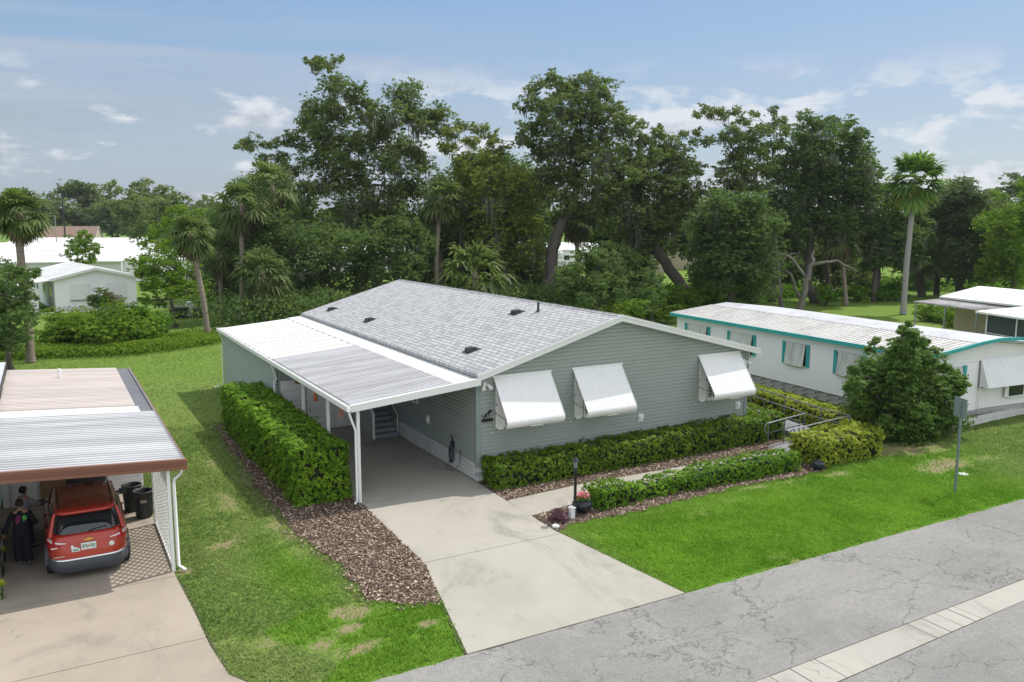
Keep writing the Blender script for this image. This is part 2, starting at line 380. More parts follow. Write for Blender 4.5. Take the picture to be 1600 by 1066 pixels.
M['corr2'] = dirty('grey_streaked_roof', (.60, .62, .64), (.30, .32, .34), .5, .9, 4, .85, stretch=(.35, 4, 1))
M['brown'] = dirty('brown_fascia', (.235, .105, .068), (.16, .075, .05), .5)
M['white_wall'] = dirty('white_wall', (.84, .83, .84), (.72, .72, .73), .5, .5, 4, .4)
M['bright_wall'] = dirty('bright_white_wall', (.88, .88, .91), (.76, .76, .79), .5, .5, 4, .4)
M['bright_roof'] = dirty('bright_white_roof', (.80, .80, .80), (.58, .58, .57), .4, .25, 2, .7)
M['teal'] = dirty('teal_paint', (.035, .36, .35), (.03, .27, .27), .5, .8, 8, .6)
M['oldawn'] = dirty('stained_awning', (.66, .66, .64), (.25, .245, .22), .55, 2.2, 14, .8, stretch=(2.5, 2.5, .35))
M['block'] = dirty('block_skirting', (.42, .42, .41), (.27, .27, .26), .9, 1, 9, .6)
M['whblock'] = dirty('white_block', (.66, .66, .64), (.42, .41, .38), .9, 1.2, 9, .7)
M['beige_paint'] = dirty('beige_wall', (.42, .36, .25), (.34, .29, .2), .8)  # mottled beige wall colour
M['mint_wall'] = dirty('pale_green_wall', (.74, .75, .74), (.62, .64, .63), .7)
M['brownroof'] = dirty('brown_shingle', (.22, .15, .12), (.15, .10, .08), .9)
M['bark'] = dirty('oak_bark', (.105, .090, .078), (.045, .038, .034), .95, .8, 5, .9, stretch=(2, 2, .5), bmp=.6)
M['palmbark'] = dirty('palm_bark', (.25, .205, .165), (.14, .11, .09), .95, 1.5, 9, .8, stretch=(.7, .7, 7), bmp=.8)
M['palmgrey'] = dirty('grey_palm_bark', (.30, .285, .27), (.19, .18, .17), .95, 1.5, 9, .7, stretch=(.7, .7, 7), bmp=.6)
M['oak'] = leafmat('oak_leaves', (0.085, 0.13, 0.038), (0.24, 0.29, 0.1))
M['oak_olive'] = leafmat('oak_leaves_olive', (0.12, 0.165, 0.032), (0.34, 0.37, 0.085))
M['oak_deep'] = leafmat('oak_leaves_deep', (0.062, 0.118, 0.036), (0.18, 0.255, 0.082))
M['bright'] = leafmat('bright_leaves', (0.095, 0.19, 0.015), (0.24, 0.36, 0.035))
M['fartree'] = leafmat('far_leaves', (0.08, 0.12, 0.055), (0.17, 0.215, 0.1))
M['moss'] = leafmat('hanging_moss', (.10, .11, .082), (.22, .23, .18), .3)
M['hedgeA'] = leafmat('hedge_leaves', (0.06, 0.165, 0.01), (0.29, 0.47, 0.035), .35, .35)
M['hedgeB'] = leafmat('boxwood_leaves', (0.06, 0.14, 0.014), (0.25, 0.38, 0.035), .3, .35)
M['hedgeC'] = leafmat('lime_leaves', (0.18, 0.26, 0.018), (0.54, 0.58, 0.075), .35, .35)
M['hedgeD'] = leafmat('fresh_hedge_leaves', (0.06, 0.17, 0.012), (0.25, 0.43, 0.032), .3, .35)
M['core'] = newmat('hedge_twigs', (.020, .026, .012), .95)[0]
M['palm'] = leafmat('palm_fronds', (0.075, 0.12, 0.028), (0.21, 0.27, 0.095), .25, .4)
M['palmdark'] = leafmat('palm_fronds_dark', (0.055, 0.09, 0.028), (0.16, 0.205, 0.07), .25, .4)
M['palmlight'] = leafmat('palm_fronds_light', (.085, .165, .03), (.21, .33, .08), .3, .35)
M['palmdead'] = leafmat('dead_fronds', (.13, .095, .062), (.27, .21, .14), .15, .8)
M['palmyellow'] = leafmat('yellow_fronds', (.42, .30, .03), (.62, .46, .07), .25, .5)
M['purple'] = leafmat('purple_leaves', (.075, .02, .055), (.20, .06, .13), .2)
M['redleaf'] = leafmat('brown_twigs', (.12, .07, .06), (.22, .14, .12), .1)
M['pinkf'] = newmat('pink_petals', (.6, .08, .18), .6)[0]
M['yellowf'] = leafmat('yellow_rosette', (.35, .42, .03), (.75, .72, .10), .3)
M['whitef'] = newmat('white_petals', (.8, .8, .74), .6)[0]
# ------------------------------------------------------------------ ground, road, paving
def inpoly(x, y, poly):
    x = np.asarray(x); y = np.asarray(y); r = np.zeros(x.shape, bool); n = len(poly)
    for i in range(n):
        x1, y1 = poly[i]; x2, y2 = poly[(i+1) % n]
        c = ((y1 > y) != (y2 > y)) & (x < (x2-x1)*(y-y1)/((y2-y1) or 1e-9)+x1)
        r ^= c
    return r
ROADY = -9.80
def wob(pts, amp=.06, step=.3, seed=0):
    rr = random.Random(seed); o = []
    for i in range(len(pts)-1):
        a, b = Vector(pts[i]), Vector(pts[i+1]); n = max(1, int((b-a).length/step)); d = (b-a).normalized() if (b-a).length > 0 else Vector((1, 0)); q = Vector((-d.y, d.x))
        for k in range(n):
            p = a+(b-a)*k/n+(q*rr.uniform(-amp, amp) if k else Vector((0, 0))); o.append((p.x, p.y))
    o.append(tuple(pts[-1])); return o
DRIVE = [(-4.22, 9.3), (-4.05, -.15), (-4.17, -5.36), (-5.20, ROADY-.02), (.42, ROADY+.02), (-.10, -5.09), (0, -.02), (0, 9.3)]
DRIVE = [(-4.22, 9.3), (-4.08, -.15), (-4.19, -5.36), (-5.20, ROADY-.02), (.42, ROADY-.02), (-.10, -5.09), (-.04, -.01), (-.01, 9.3)]
WALK = [(-.09, -3.67), (1.7, -3.38), (6, -3.22), (12.6, -3.25), (12.9, -2.05), (7.1, -1.99), (2.9, -1.88), (-.05, -2.15)]
BED_L = wob([(-4.25, 12.5), (-4.06, -.2), (-4.17, -5.36), (-4.70, -7.45)], .0)+wob([(-4.75, -7.5), (-5.5, -7.15), (-6.1, -6.5), (-6.15, -5.3), (-6.0, -4.2), (-6.25, -3.0), (-6.45, -1.5), (-6.4, 1.0), (-6.45, 3.5), (-6.3, 6), (-6.3, 9.5), (-6.0, 12.5)], .10, .25, 3)
BED_F = [(-.05, -2.17), (2.9, -1.9), (7.1, -2.01), (12.9, -2.07), (13.2, 0), (13.2, 5), (12.1, 5), (12.1, .0), (-.03, 0)]
BED_G = [(-.09, -3.69)]+[(1.7, -3.40), (6, -3.24), (10.6, -3.27)]+wob([(11.3, -3.3), (11.3, -4.75), (9.6, -4.75), (7.4, -4.62), (5.4, -4.75), (3.6, -4.82), (2.1, -4.85), (.5, -4.75), (-.1, -5.07)], .09, .25, 5)
NDRIVE = [(-16.5, 4.6), (-9.75, 4.6), (-9.76, -3.1), (-9.66, -5.2), (-9.62, -7.0), (-9.50, -8.3), (-9.05, -9.1), (-8.2, -9.6), (-7.5, ROADY-.02), (-16.5, ROADY-.02)]
xs = np.unique(np.concatenate([np.arange(-16, 34, .22), -16-np.geomspace(.5, 6000, 34), 34+np.geomspace(.5, 6000, 34)]))
ys = np.unique(np.concatenate([np.arange(-10.4, 18, .22), -10.4-np.geomspace(.5, 600, 18), 18+np.geomspace(.4, 9000, 60)]))
def dirtf(x, y):
    d = np.zeros(np.shape(x))
    for cx, cy, rx, ry, a in [(15.3, -6.3, 1.9, .75, .95), (17.5, -6.6, 2.2, .5, .6), (16.3, -4.3, 2.6, 1.2, .95), (20, -7.6, 2.0, .7, .55), (11.2, -5.2, .9, .45, .7), (5.6, -5.5, 1.3, .35, .5), (3.2, -5.1, 1.2, .3, .5), (7.6, -4.9, 1.6, .3, .6), (9.6, -5.0, 1.4, .3, .5),
                              (-6.9, -7.6, .55, .3, .8), (-5.4, -8.2, .4, .25, .8), (-7.0, -8.5, .8, .35, .75), (-7.6, -8.0, .4, .5, .6), (-7.6, 2.2, .5, 1.8, .55), (-6.8, -1.8, .5, 2.2, .7), (-7.3, 6.5, .4, 1.6, .5), (-8.6, -7.3, .45, .4, .6), (-9.5, -2.8, .35, .35, .8), (23, -9, 3, .5, .6), (-6.6, -6.9, .6, .5, .9), (-8.4, -.5, .4, 1.1, .4)]:
        d = np.maximum(d, a*np.exp(-(((x-cx)/rx)**2+((y-cy)/ry)**2)*1.1))
    d = d*(.25+1.5*fbm(x*1.0+9, y*1.6+4, .55))*1.05
    d = np.maximum(d, np.where(x < -4, (fbm(x+77, y+13, 1.1)-.58)*2.4, (fbm(x+77, y+13, 1.6)-.64)*2.2)*((x > -16) & (y < 14)))
    d = d+np.where((y < ROADY+.14) & (y > ROADY-1), .42, 0)
    return d
def lushf(x, y):
    l = 1/(1+np.exp(-(x-.2)/.2))*1/(1+np.exp((x-17-1.2*np.sin(y))/1.0))*1/(1+np.exp((y+4.4)/.5))
    cut = -9.9+(x+7.0)*.35
    l2 = ((x > -8.0+.5*np.sin(y*2)) & (x < -4) & (y < -6.6-.2*np.cos(x*3))).astype(float)*.85
    l3 = np.exp(-(((x+7.2)/.9)**2+((y+4.3)/2.6)**2))*.8
    far = (y > 24)*.25
    return np.clip(np.maximum(np.maximum(l, l2), np.maximum(l3, far)), 0, 1)
X, Y = np.meshgrid(xs, ys); V = np.stack([X.ravel(), Y.ravel(), np.zeros(X.size)], 1)
nearm = (V[:, 0] > -16) & (V[:, 0] < 34) & (V[:, 1] > -9.6) & (V[:, 1] < 40)
V[:, 2] = -.012+np.where(nearm, .02*(vnoise(V[:, 0], V[:, 1], 1.4)-.5), 0)
nx = len(xs); ii = np.arange(nx-1); jj = np.arange(len(ys)-1); I, J = np.meshgrid(ii, jj); q = (J*nx+I).ravel()
F = np.stack([q, q+1, q+nx+1, q+nx], 1)
g_ = mesh_arrays('ground', V, F, M['ground'], {'dirt': dirtf(V[:, 0], V[:, 1]), 'lush': lushf(V[:, 0], V[:, 1])}, smooth=True)
tag(g_, kind='structure')
def sheet(name, poly, z, m, thick=None, parent=None):
    mb = MB()
    if thick: mb.prism(poly, z-thick, z)
    else: mb.add([(x, y, z) for x, y in poly], [tuple(range(len(poly)))])
    return mb.build(name, m, parent)
def earclip(name, poly, z, m):
    import mathutils.geometry as mg
    t = mg.tessellate_polygon([[Vector((x, y, 0)) for x, y in poly]])
    mb = MB(); mb.add([(x, y, z) for x, y in poly], [tuple(a) for a in t]); return mb.build(name, m)
fix = lambda p: p
rd = MB()
edge = wob([(-60, ROADY), (-5.2, ROADY-.02), (.42, ROADY-.02), (60, ROADY-.05)], .035, .35, 9)
rd.add([(x, y, .006) for x, y in edge]+[(60, -13.0, .006), (-60, -13.62, .006)], [tuple(range(len(edge)+2))])
o = rd.build('road', M['asphalt']); tag(o, kind='structure')
import mathutils.geometry as mg
def tess(name, poly, z, m, kind='structure', skirt=0.):
    t = mg.tessellate_polygon([[Vector((x, y, 0)) for x, y in poly]]); n = len(poly)
    mb = MB(); vs = [(x, y, z) for x, y in poly]
    tris = []
    for a in t:
        p = [Vector(vs[i]) for i in a]
        tris.append(tuple(a) if (p[1]-p[0]).cross(p[2]-p[0]).z > 0 else tuple(a)[::-1])
    mb.add(vs, tris)
    if skirt: mb.add(vs+[(x, y, z-skirt) for x, y in poly], [(i, (i+1) % n, n+(i+1) % n, n+i) for i in range(n)])
    o = mb.build(name, m); tag(o, kind=kind); return o
bpy.data.objects.remove(o)
tess('road', edge+[(60, -12.4), (7, -13.22), (-.97, -13.34), (-60, -13.8)], .006, M['asphalt'])
tess('road', wob([(-60, -30), (60, -30)], 0)+[(60, -13.1), (7.43, -13.86), (.45, -14.13), (-60, -14.6)], .006, M['asphalt'])
gs = [(-60, -13.82), (-.97, -13.36), (7, -13.24), (60, -12.42), (60, -13.08), (7.43, -13.84), (.45, -14.11), (-60, -14.58)]
def ystr(x, top):
    P_ = [(-60, -13.82), (-.97, -13.36), (7, -13.24), (60, -12.42)] if top else [(-60, -14.58), (.45, -14.11), (7.43, -13.84), (60, -13.08)]
    for (a, b), (c, d) in zip(P_, P_[1:]):
        if x <= c: return b+(d-b)*(x-a)/(c-a)
xcut = [-60, -8, -3, -.55, .0, .7, 3.6, 4.1, 4.55, 5.0, 5.25, 8.3, 12, 16, 22, 60]
mb = MB()
for a, b in zip(xcut, xcut[1:]):
    a += .012; b -= .012; j = random.uniform(-.004, .004)
    mb.hexa([(a, ystr(a, 0), -.05), (b, ystr(b, 0), -.05), (b, ystr(b, 1), -.05), (a, ystr(a, 1), -.05)], [(a, ystr(a, 0), .012+j), (b, ystr(b, 0), .012+j), (b, ystr(b, 1), .012+j), (a, ystr(a, 1), .012+j)])
o = mb.build('gutter_strip', M['gutterc']); tag(o, kind='structure')
# driveway in slabs with real joints
def clipx(poly, y0, y1):
    def cut(p, yy, keep):
        o = []
        for i in range(len(p)):
            a, b = p[i], p[(i+1) % len(p)]; ka, kb = keep(a[1]), keep(b[1])
            if ka: o.append(a)
            if ka != kb: t = (yy-a[1])/(b[1]-a[1]); o.append((a[0]+(b[0]-a[0])*t, yy))
        return o
    return cut(cut(poly, y0, lambda v: v >= y0), y1, lambda v: v <= y1)
mb = MB()
for a, b in [(-9.83, -5.28), (-5.26, -.32), (-.30, 3.1), (3.12, 6.2), (6.22, 9.3)]:
    p = clipx(DRIVE, a, b); mb.prism(p[::1], -.05, .028)
o = mb.build('driveway', M['conc']); tag(o, kind='structure')
mb = MB()
for a, b in [(-9.83, -6.6), (-6.58, -3.06), (-3.04, -.2), (-.18, 2.2), (2.22, 4.6)]:
    mb.prism(clipx(NDRIVE, a, b), -.05, .026)
o = mb.build('driveway', M['conc2']); tag(o, kind='structure')
soilm = dirty('edge_soil', (.085, .075, .05), (.04, .05, .02), .95, 2, 12, 1.)
def edge_strip(line, w, seed):
    a = [Vector((p[0], p[1])) for p in wob(line, .012, .3, seed)]; mb = MB(); rr = random.Random(seed); vs = []
    for i, p in enumerate(a):
        d = (a[min(i+1, len(a)-1)]-a[max(i-1, 0)]).normalized(); q = Vector((-d.y, d.x)); k = w*rr.uniform(.5, 1.4); vs += [(p.x-q.x*.02, p.y-q.y*.02, .0075), (p.x+q.x*k, p.y+q.y*k, .0075)]
    mb.add(vs, [(2*i, 2*i+2, 2*i+3, 2*i+1) for i in range(len(a)-1)]); o = mb.build('soil_edge', soilm); tag(o, kind='structure')
edge_strip([(-5.20, -9.8), (-4.70, -7.5)], .055, 1); edge_strip([(-.10, -5.09), (.42, -9.8)], .06, 2)
edge_strip([(-7.5, -9.8), (-8.2, -9.58), (-9.05, -9.08), (-9.5, -8.28), (-9.62, -7), (-9.66, -5.2), (-9.76, -3.1)], -.07, 3); edge_strip([(-4.18, -5.36), (-4.07, -.2)], .04, 4)
tess('walkway', WALK, .03, M['conc'], skirt=.06)
tess('mulch_bed', BED_L, .012, M['mulch']); tess('mulch_bed', BED_F, .014, M['mulch']); tess('mulch_bed', BED_G, .016, M['mulch'])
def scatter_in(poly, dens):
    p = np.array(poly); a, b = p.min(0), p.max(0); n = int(dens*(b[0]-a[0])*(b[1]-a[1]))
    x = rng.uniform(a[0], b[0], n); y = rng.uniform(a[1], b[1], n); k = inpoly(x, y, poly); return x[k], y[k]
def chips(polys):
    Vs, vv = [], []
    for poly, dens in polys:
        x, y = scatter_in(poly, dens); n = len(x)
        th = rng.uniform(0, PI, n); l = rng.uniform(.012, .042, n); w = l*rng.uniform(.2, .5, n)
        tx = rng.uniform(-.45, .45, n); ty = rng.uniform(-.5, .5, n); z = .020+rng.uniform(0, .020, n)
        c, s = np.cos(th), np.sin(th)
        q = []
        for a, b in ((-1, -1), (1, -1), (1, 1), (-1, 1)):
            q.append(np.stack([x+c*l*a-s*w*b, y+s*l*a+c*w*b, z+tx*l*a+ty*w*b+.012], 1))
        Vs.append(np.stack(q, 1).reshape(-1, 3)); vv.append(np.repeat(rng.random(n)**1.5, 4))
    V = np.concatenate(Vs); F = np.arange(len(V)).reshape(-1, 4)
    o = mesh_arrays('mulch_chips', V, F, M['chips'], {'v': np.concatenate(vv)}); tag(o, 'brown and grey wood chips strewn over the planting beds', 'mulch', kind='stuff')
def grow(poly, k):
    c = np.mean(poly, 0); return [tuple(c+(np.array(p)-c)*k) for p in poly]
LEDGE = [(-4.75, -7.6), (-5.7, -7.4), (-6.35, -6.7), (-6.4, -5.3), (-6.3, -4.2), (-6.6, -3.0), (-6.8, -1.5), (-6.75, 1.0), (-6.8, 3.5), (-6.6, 6), (-6.6, 9.5), (-6.4, 12.5), (-6.0, 12.4), (-6.2, 6), (-6.2, 1), (-5.9, -4), (-5.8, -6.4), (-4.75, -7.2)]
chips([(BED_L, 900), (LEDGE, 170), (BED_F, 700), (BED_G, 700)])
# grass blades
def blades():
    regs = [(-9.8, 33, -9.9, -1.2, 800), (-9.8, -4, -1.2, 13, 620), (-17, 0, 13, 40, 150), (-13.5, -9.4, 12, 13, 150), (12, 24, -1.2, 6, 120)]
    Vs, vv, ll = [], [], []
    for x0, x1, y0, y1, den in regs:
        n = int((x1-x0)*(y1-y0)*den); x = rng.uniform(x0, x1, n); y = rng.uniform(y0, y1, n)
        dist = np.hypot(x-CAM[0], y-CAM[1]); keep = rng.random(n) < np.clip((26/dist)**1.6, .1, 1)
        for P_ in (DRIVE, WALK, BED_L, BED_F, BED_G, NDRIVE): keep &= ~inpoly(x, y, P_)
        keep &= ~((x > -.1) & (x < 12.2) & (y > -.1)); keep &= y > ROADY+.01+.05*vnoise(x, y, .25)
        d = dirtf(x, y)+(fbm(x, y, .8)-.5)*.7; keep &= rng.random(n) > np.clip((d-.28)*3.0, 0, .86)
        keep &= rng.random(n) < .35+1.1*fbm(x+30, y, .45)
        x, y = x[keep], y[keep]; n = len(x); lu = lushf(x, y)
        h = (.035+.05*rng.random(n))*(.75+.5*fbm(x, y, 1.3))*np.where(lu > .5, 1.15, .85); w = (.008+.010*rng.random(n))*(1+np.clip((y-10)/20, 0, .9)); h = h*.85
        for rep in range(2):
            th = rng.uniform(0, 2*PI, n); lx, ly = rng.normal(0, .035, n), rng.normal(0, .035, n)
            a = np.stack([x-np.cos(th)*w, y-np.sin(th)*w, np.zeros(n)], 1); b = np.stack([x+np.cos(th)*w, y+np.sin(th)*w, np.zeros(n)], 1)
            t = np.stack([x+lx, y+ly, h], 1)
            Vs.append(np.stack([a, b, t], 1).reshape(-1, 3)); k = np.clip(fbm(x, y, .9)*.9+fbm(x+40, y, 3.2)*1.1+fbm(x+9, y, .3)*.5-.75+rng.normal(0, .24, n), 0, 1); vv.append(np.repeat(k, 3)); ll.append(np.repeat(lu, 3))
    V = np.concatenate(Vs); F = np.arange(len(V)).reshape(-1, 3)
    o = mesh_arrays('grass', V, F, M['blade'], {'v': np.concatenate(vv), 'lush': np.concatenate(ll)}); tag(o, 'short mown green lawn grass around the house', 'grass', kind='stuff'); print('blades', len(F))
blades()

# ------------------------------------------------------------------ house
W_, HE, HR, XR, LH = 12.007, 3.53, 5.14, 5.615, 20.57
def siding_rows(mb, P0, d, nrm, length, z0, zfn, zmax, course=.135, holes=()):
    """lap boards along direction d from P0; zfn(s)->top height; gable handled by solving bounds"""
    z = z0; S = np.linspace(0, length, 241); T = np.array([zfn(s) for s in S])
    def bounds(zz):
        k = np.where(T >= zz-1e-6)[0]
        return (S[k[0]], S[k[-1]]) if len(k) else None
    while z < zmax-1e-4:
        z1 = min(z+course, zmax); b0, b1 = bounds(z), bounds(z1)
        if b0 is None: break
        if b1 is None: m_ = S[int(np.argmax(T))]; b1 = (m_, m_); z1 = float(T.max())
        pr, ins = .036, .002
        def pt(s, zz, o): return (P0[0]+d[0]*s+nrm[0]*o, P0[1]+d[1]*s+nrm[1]*o, zz)
        zm = z+(z1-z)*.64; bm = bounds(zm) or b1       # flat face, then a cove sloping back to the next course
        a, b, c, e = pt(b0[0], z, pr), pt(b0[1], z, pr), pt(bm[1], zm, pr+.004), pt(bm[0], zm, pr+.004)
        mb.add([a, b, c, e, pt(b1[1], z1, ins), pt(b1[0], z1, ins)], [(0, 1, 2, 3), (3, 2, 4, 5)])
        mb.add([pt(b0[0], z, ins-.001), pt(b0[1], z, ins-.001), b, a], [(0, 1, 2, 3)])
        z = z1 if bounds(z1) is not None and z1-z > 1e-3 else 1e9
roofz = lambda x: HE+(HR-HE)*(x/XR if x < XR else (W_-x)/(W_-XR))
house = thing('house', 'sage green lap sided house with grey shingle gable roof and three white awnings', 'house', (0, 0, 0))
mb = MB(); mb.hexa([(0.03, .03, .62), (W_-.03, .03, .62), (W_-.03, .03, HE), (XR, .03, HR), (.03, .03, HE)], [(0.03, LH-.03, .62), (W_-.03, LH-.03, .62), (W_-.03, LH-.03, HE), (XR, LH-.03, HR), (.03, LH-.03, HE)])
siding_rows(mb, (.12, .008), (1, 0), (0, -1), W_-.24, .62, lambda s: roofz(s+.12), HR)
siding_rows(mb, (.008, .12), (0, 1), (-1, 0), LH-.2, .62, lambda s: HE, HE)
siding_rows(mb, (W_-.008, .12), (0, 1), (1, 0), LH-.2, .62, lambda s: HE, HE)
mb.build('wall', M['siding'], house)
for x, y in ((0, 0), (W_, 0)):
    s = 1 if x == 0 else -1
    mb = MB(); mb.box((x-s*.046, y-.046, .60), (x+s*.13, y+.13, HE-.01)); mb.build('corner_board', M['siding_trim'], house)
# skirting: white split block
mb = MB()
for k in range(4):
    for (a, b) in (((0, 0), (W_, 0)), ((0, 0), (0, LH)), ((W_, 0), (W_, LH))):
        ln = math.hypot(b[0]-a[0], b[1]-a[1]); n = int(ln/.44); dx, dy = (b[0]-a[0])/ln, (b[1]-a[1])/ln
        for i in range(n):
            s0 = i*ln/n+(.22 if k % 2 else 0); s1 = min(s0+ln/n-.022, ln)
            if s0 >= ln: continue
            z0 = .03+k*.148; ox = .03 if dx else 0; 
            x0, y0, x1, y1 = a[0]+dx*s0, a[1]+dy*s0, a[0]+dx*s1, a[1]+dy*s1
            if dx: mb.box((x0, .012, z0), (x1, .06, z0+.128))
            elif a[0] == 0: mb.box((.012, y0, z0), (.06, y1, z0+.128))
            else: mb.box((W_-.06, y0, z0), (W_-.012, y1, z0+.128))
mb.cur = 1; mb.box((.03, .03, 0), (W_-.03, LH-.03, .615))
mb.build('skirting', [M['whblock'], M['block']], house)
# roof slabs
def slab(x0, z0, x1, z1, y0, y1, t=.12):
    return [(x0, y0, z0), (x1, y0, z1), (x1, y1, z1), (x0, y1, z0)], [(x0, y0, z0-t), (x1, y0, z1-t), (x1, y1, z1-t), (x0, y1, z0-t)]
sl = (HR-HE)/XR; sr = (HR-HE)/(W_-XR); ZR = HR+.15
mb = MB()
a, b = slab(-.06, ZR-sl*(XR+.06), XR, ZR, -.30, LH+.28); mb.hexa(b, a)
a, b = slab(XR, ZR, W_+.36, ZR-sr*(W_+.36-XR), -.30, LH+.28); mb.hexa(b, a)
roof = mb.build('roof', M['shingle'], house)
mb = MB(); n = 68
for k in range(n):
    y = -.30+k*(LH+.58)/n; y2 = y+(LH+.58)/n+.03
    mb.hexa([(XR-.15, y, ZR-.15*sl+.012), (XR+.15, y, ZR-.15*sr+.012), (XR+.15, y2, ZR-.15*sr+.004), (XR-.15, y2, ZR-.15*sl+.004)], [(XR-.15, y, ZR-.15*sl+.022), (XR+.15, y, ZR-.15*sr+.022), (XR+.15, y2, ZR-.15*sr+.012), (XR-.15, y2, ZR-.15*sl+.012)])
    mb.hexa([(XR-.012, y, ZR+.018), (XR+.012, y, ZR+.018), (XR+.012, y2, ZR+.008), (XR-.012, y2, ZR+.008)], [(XR-.012, y, ZR+.028), (XR+.012, y, ZR+.028), (XR+.012, y2, ZR+.018), (XR-.012, y2, ZR+.018)])
mb.build('ridge_cap', M['shingle'], roof)
def roofhit(u, v, dz=0):
    z = 4.2
    for _ in range(12): p = gp(u, v, z); z = .5*z+.5*(ZR-sl*(XR-p[0])+dz)
    return p
vspots = [roofhit(518, 484), roofhit(577, 501), roofhit(736, 548)]
for p in vspots+[roofhit(807, 489)]:
    x, y = p[0], p[1]; z = ZR-sl*(XR-x); mb = MB()
    mb.hexa([(x-.17, y-.2, z-.05), (x+.2, y-.2, z+.055), (x+.2, y+.2, z+.055), (x-.17, y+.2, z-.05)], [(x-.16, y-.17, z+.10), (x+.08, y-.15, z+.14), (x+.08, y+.15, z+.14), (x-.16, y+.17, z+.10)])
    mb.hexa([(x-.27, y-.27, z-.075), (x+.27, y-.27, z+.083), (x+.27, y+.27, z+.083), (x-.27, y+.27, z-.075)], [(x-.27, y-.27, z-.065), (x+.27, y-.27, z+.093), (x+.27, y+.27, z+.093), (x-.27, y+.27, z-.065)])
    mb.build('roof_vent', M['dark'], roof)
p = roofhit(841, 487); z = ZR-sl*(XR-p[0]); mb = MB(); mb.tube([(p[0], p[1], z-.05), (p[0], p[1], z+.38)], .045, 10); mb.lathe([(.12, 0), (.06, .05), (.05, .1)], (p[0], p[1], z-.01), 12)
mb.build('vent_pipe', M['dark'], roof)
# fascia
mb = MB()
def rake(y0, y1):
    for (xa, xb) in ((-.08, XR), (XR, W_+.38)):
        za = ZR-(sl*(XR-xa) if xa < XR else 0); zb = ZR-(sr*(xb-XR) if xb > XR else 0)
        mb.hexa([(xa, y0, za-.20), (xb, y0, zb-.20), (xb, y1, zb-.20), (xa, y1, za-.20)], [(xa, y0, za+.018), (xb, y0, zb+.018), (xb, y1, zb+.018), (xa, y1, za+.018)])
        mb.hexa([(xa, y0-.025 if y0 < 0 else y0, za-.06), (xb, y0-.025 if y0 < 0 else y0, zb-.06), (xb, y0, zb-.06), (xa, y0, za-.06)], [(xa, y0-.025 if y0 < 0 else y0, za+.03), (xb, y0-.025 if y0 < 0 else y0, zb+.03), (xb, y0, zb+.03), (xa, y0, za+.03)])
rake(-.325, -.297); rake(LH+.277, LH+.30)
zl = ZR-sr*(W_+.36-XR); mb.box((W_+.355, -.30, zl-.17), (W_+.38, LH+.28, zl+.01))
# soffit
mb.hexa([(0, -.29, HE-.06), (XR, -.29, HR-.06), (XR, .03, HR-.06), (0, .03, HE-.06)], [(0, -.29, HE-.04), (XR, -.29, HR-.04), (XR, .03, HR-.04), (0, .03, HE-.04)])
mb.hexa([(XR, -.29, HR-.06), (W_+.35, -.29, HE-.15), (W_+.35, .03, HE-.15), (XR, .03, HR-.06)], [(XR, -.29, HR-.04), (W_+.35, -.29, HE-.13), (W_+.35, .03, HE-.13), (XR, .03, HR-.04)])
mb.build('fascia', M['white_clean'], roof)
# windows + clamshell awnings
def window_front(x0, x1, z0=1.76, z1=3.36):
    f = MB()
    for a, b in (((x0, -.05, z0), (x1, .0, z0+.07)), ((x0, -.05, z1-.07), (x1, .0, z1)), ((x0, -.05, z0+.07), (x0+.06, 0, z1-.07)), ((x1-.06, -.05, z0+.07), (x1, 0, z1-.07)), ((x0+.06, -.042, (z0+z1)/2-.025), (x1-.06, .0, (z0+z1)/2+.025)), ((x0-.04, -.075, z0-.035), (x1+.04, 0, z0))): f.box(a, b)
    for k in range(1, 4):
        xx = x0+(x1-x0)*k/4; f.box((xx-.012, -.036, z0+.07), (xx+.012, -.026, z1-.07))
    for k in range(1, 6):
        if k == 3: continue
        zz_ = z0+(z1-z0)*k/6; f.box((x0+.06, -.037, zz_-.011), (x1-.06, -.027, zz_+.011))
    w = f.build('window', M['white_clean'], house)
    g = MB(); g.box((x0+.05, -.024, z0+.05), (x1-.05, -.018, z1-.05)); g.build('pane', M['glass'], w)
    return w
def shutter(x0, x1, z0, z1):
    f = MB(); f.box((x0, -.045, z0), (x1, -.02, z1)); 
    for a, b in (((x0, -.06, z0), (x0+.05, -.045, z1)), ((x1-.05, -.06, z0), (x1, -.045, z1)), ((x0, -.06, z0), (x1, -.045, z0+.06)), ((x0, -.06, z1-.06), (x1, -.045, z1)), ((x0, -.06, (z0+z1)/2-.03), (x1, -.045, (z0+z1)/2+.03))): f.box(a, b)
    f.build('shutter', M['white_clean'], house)
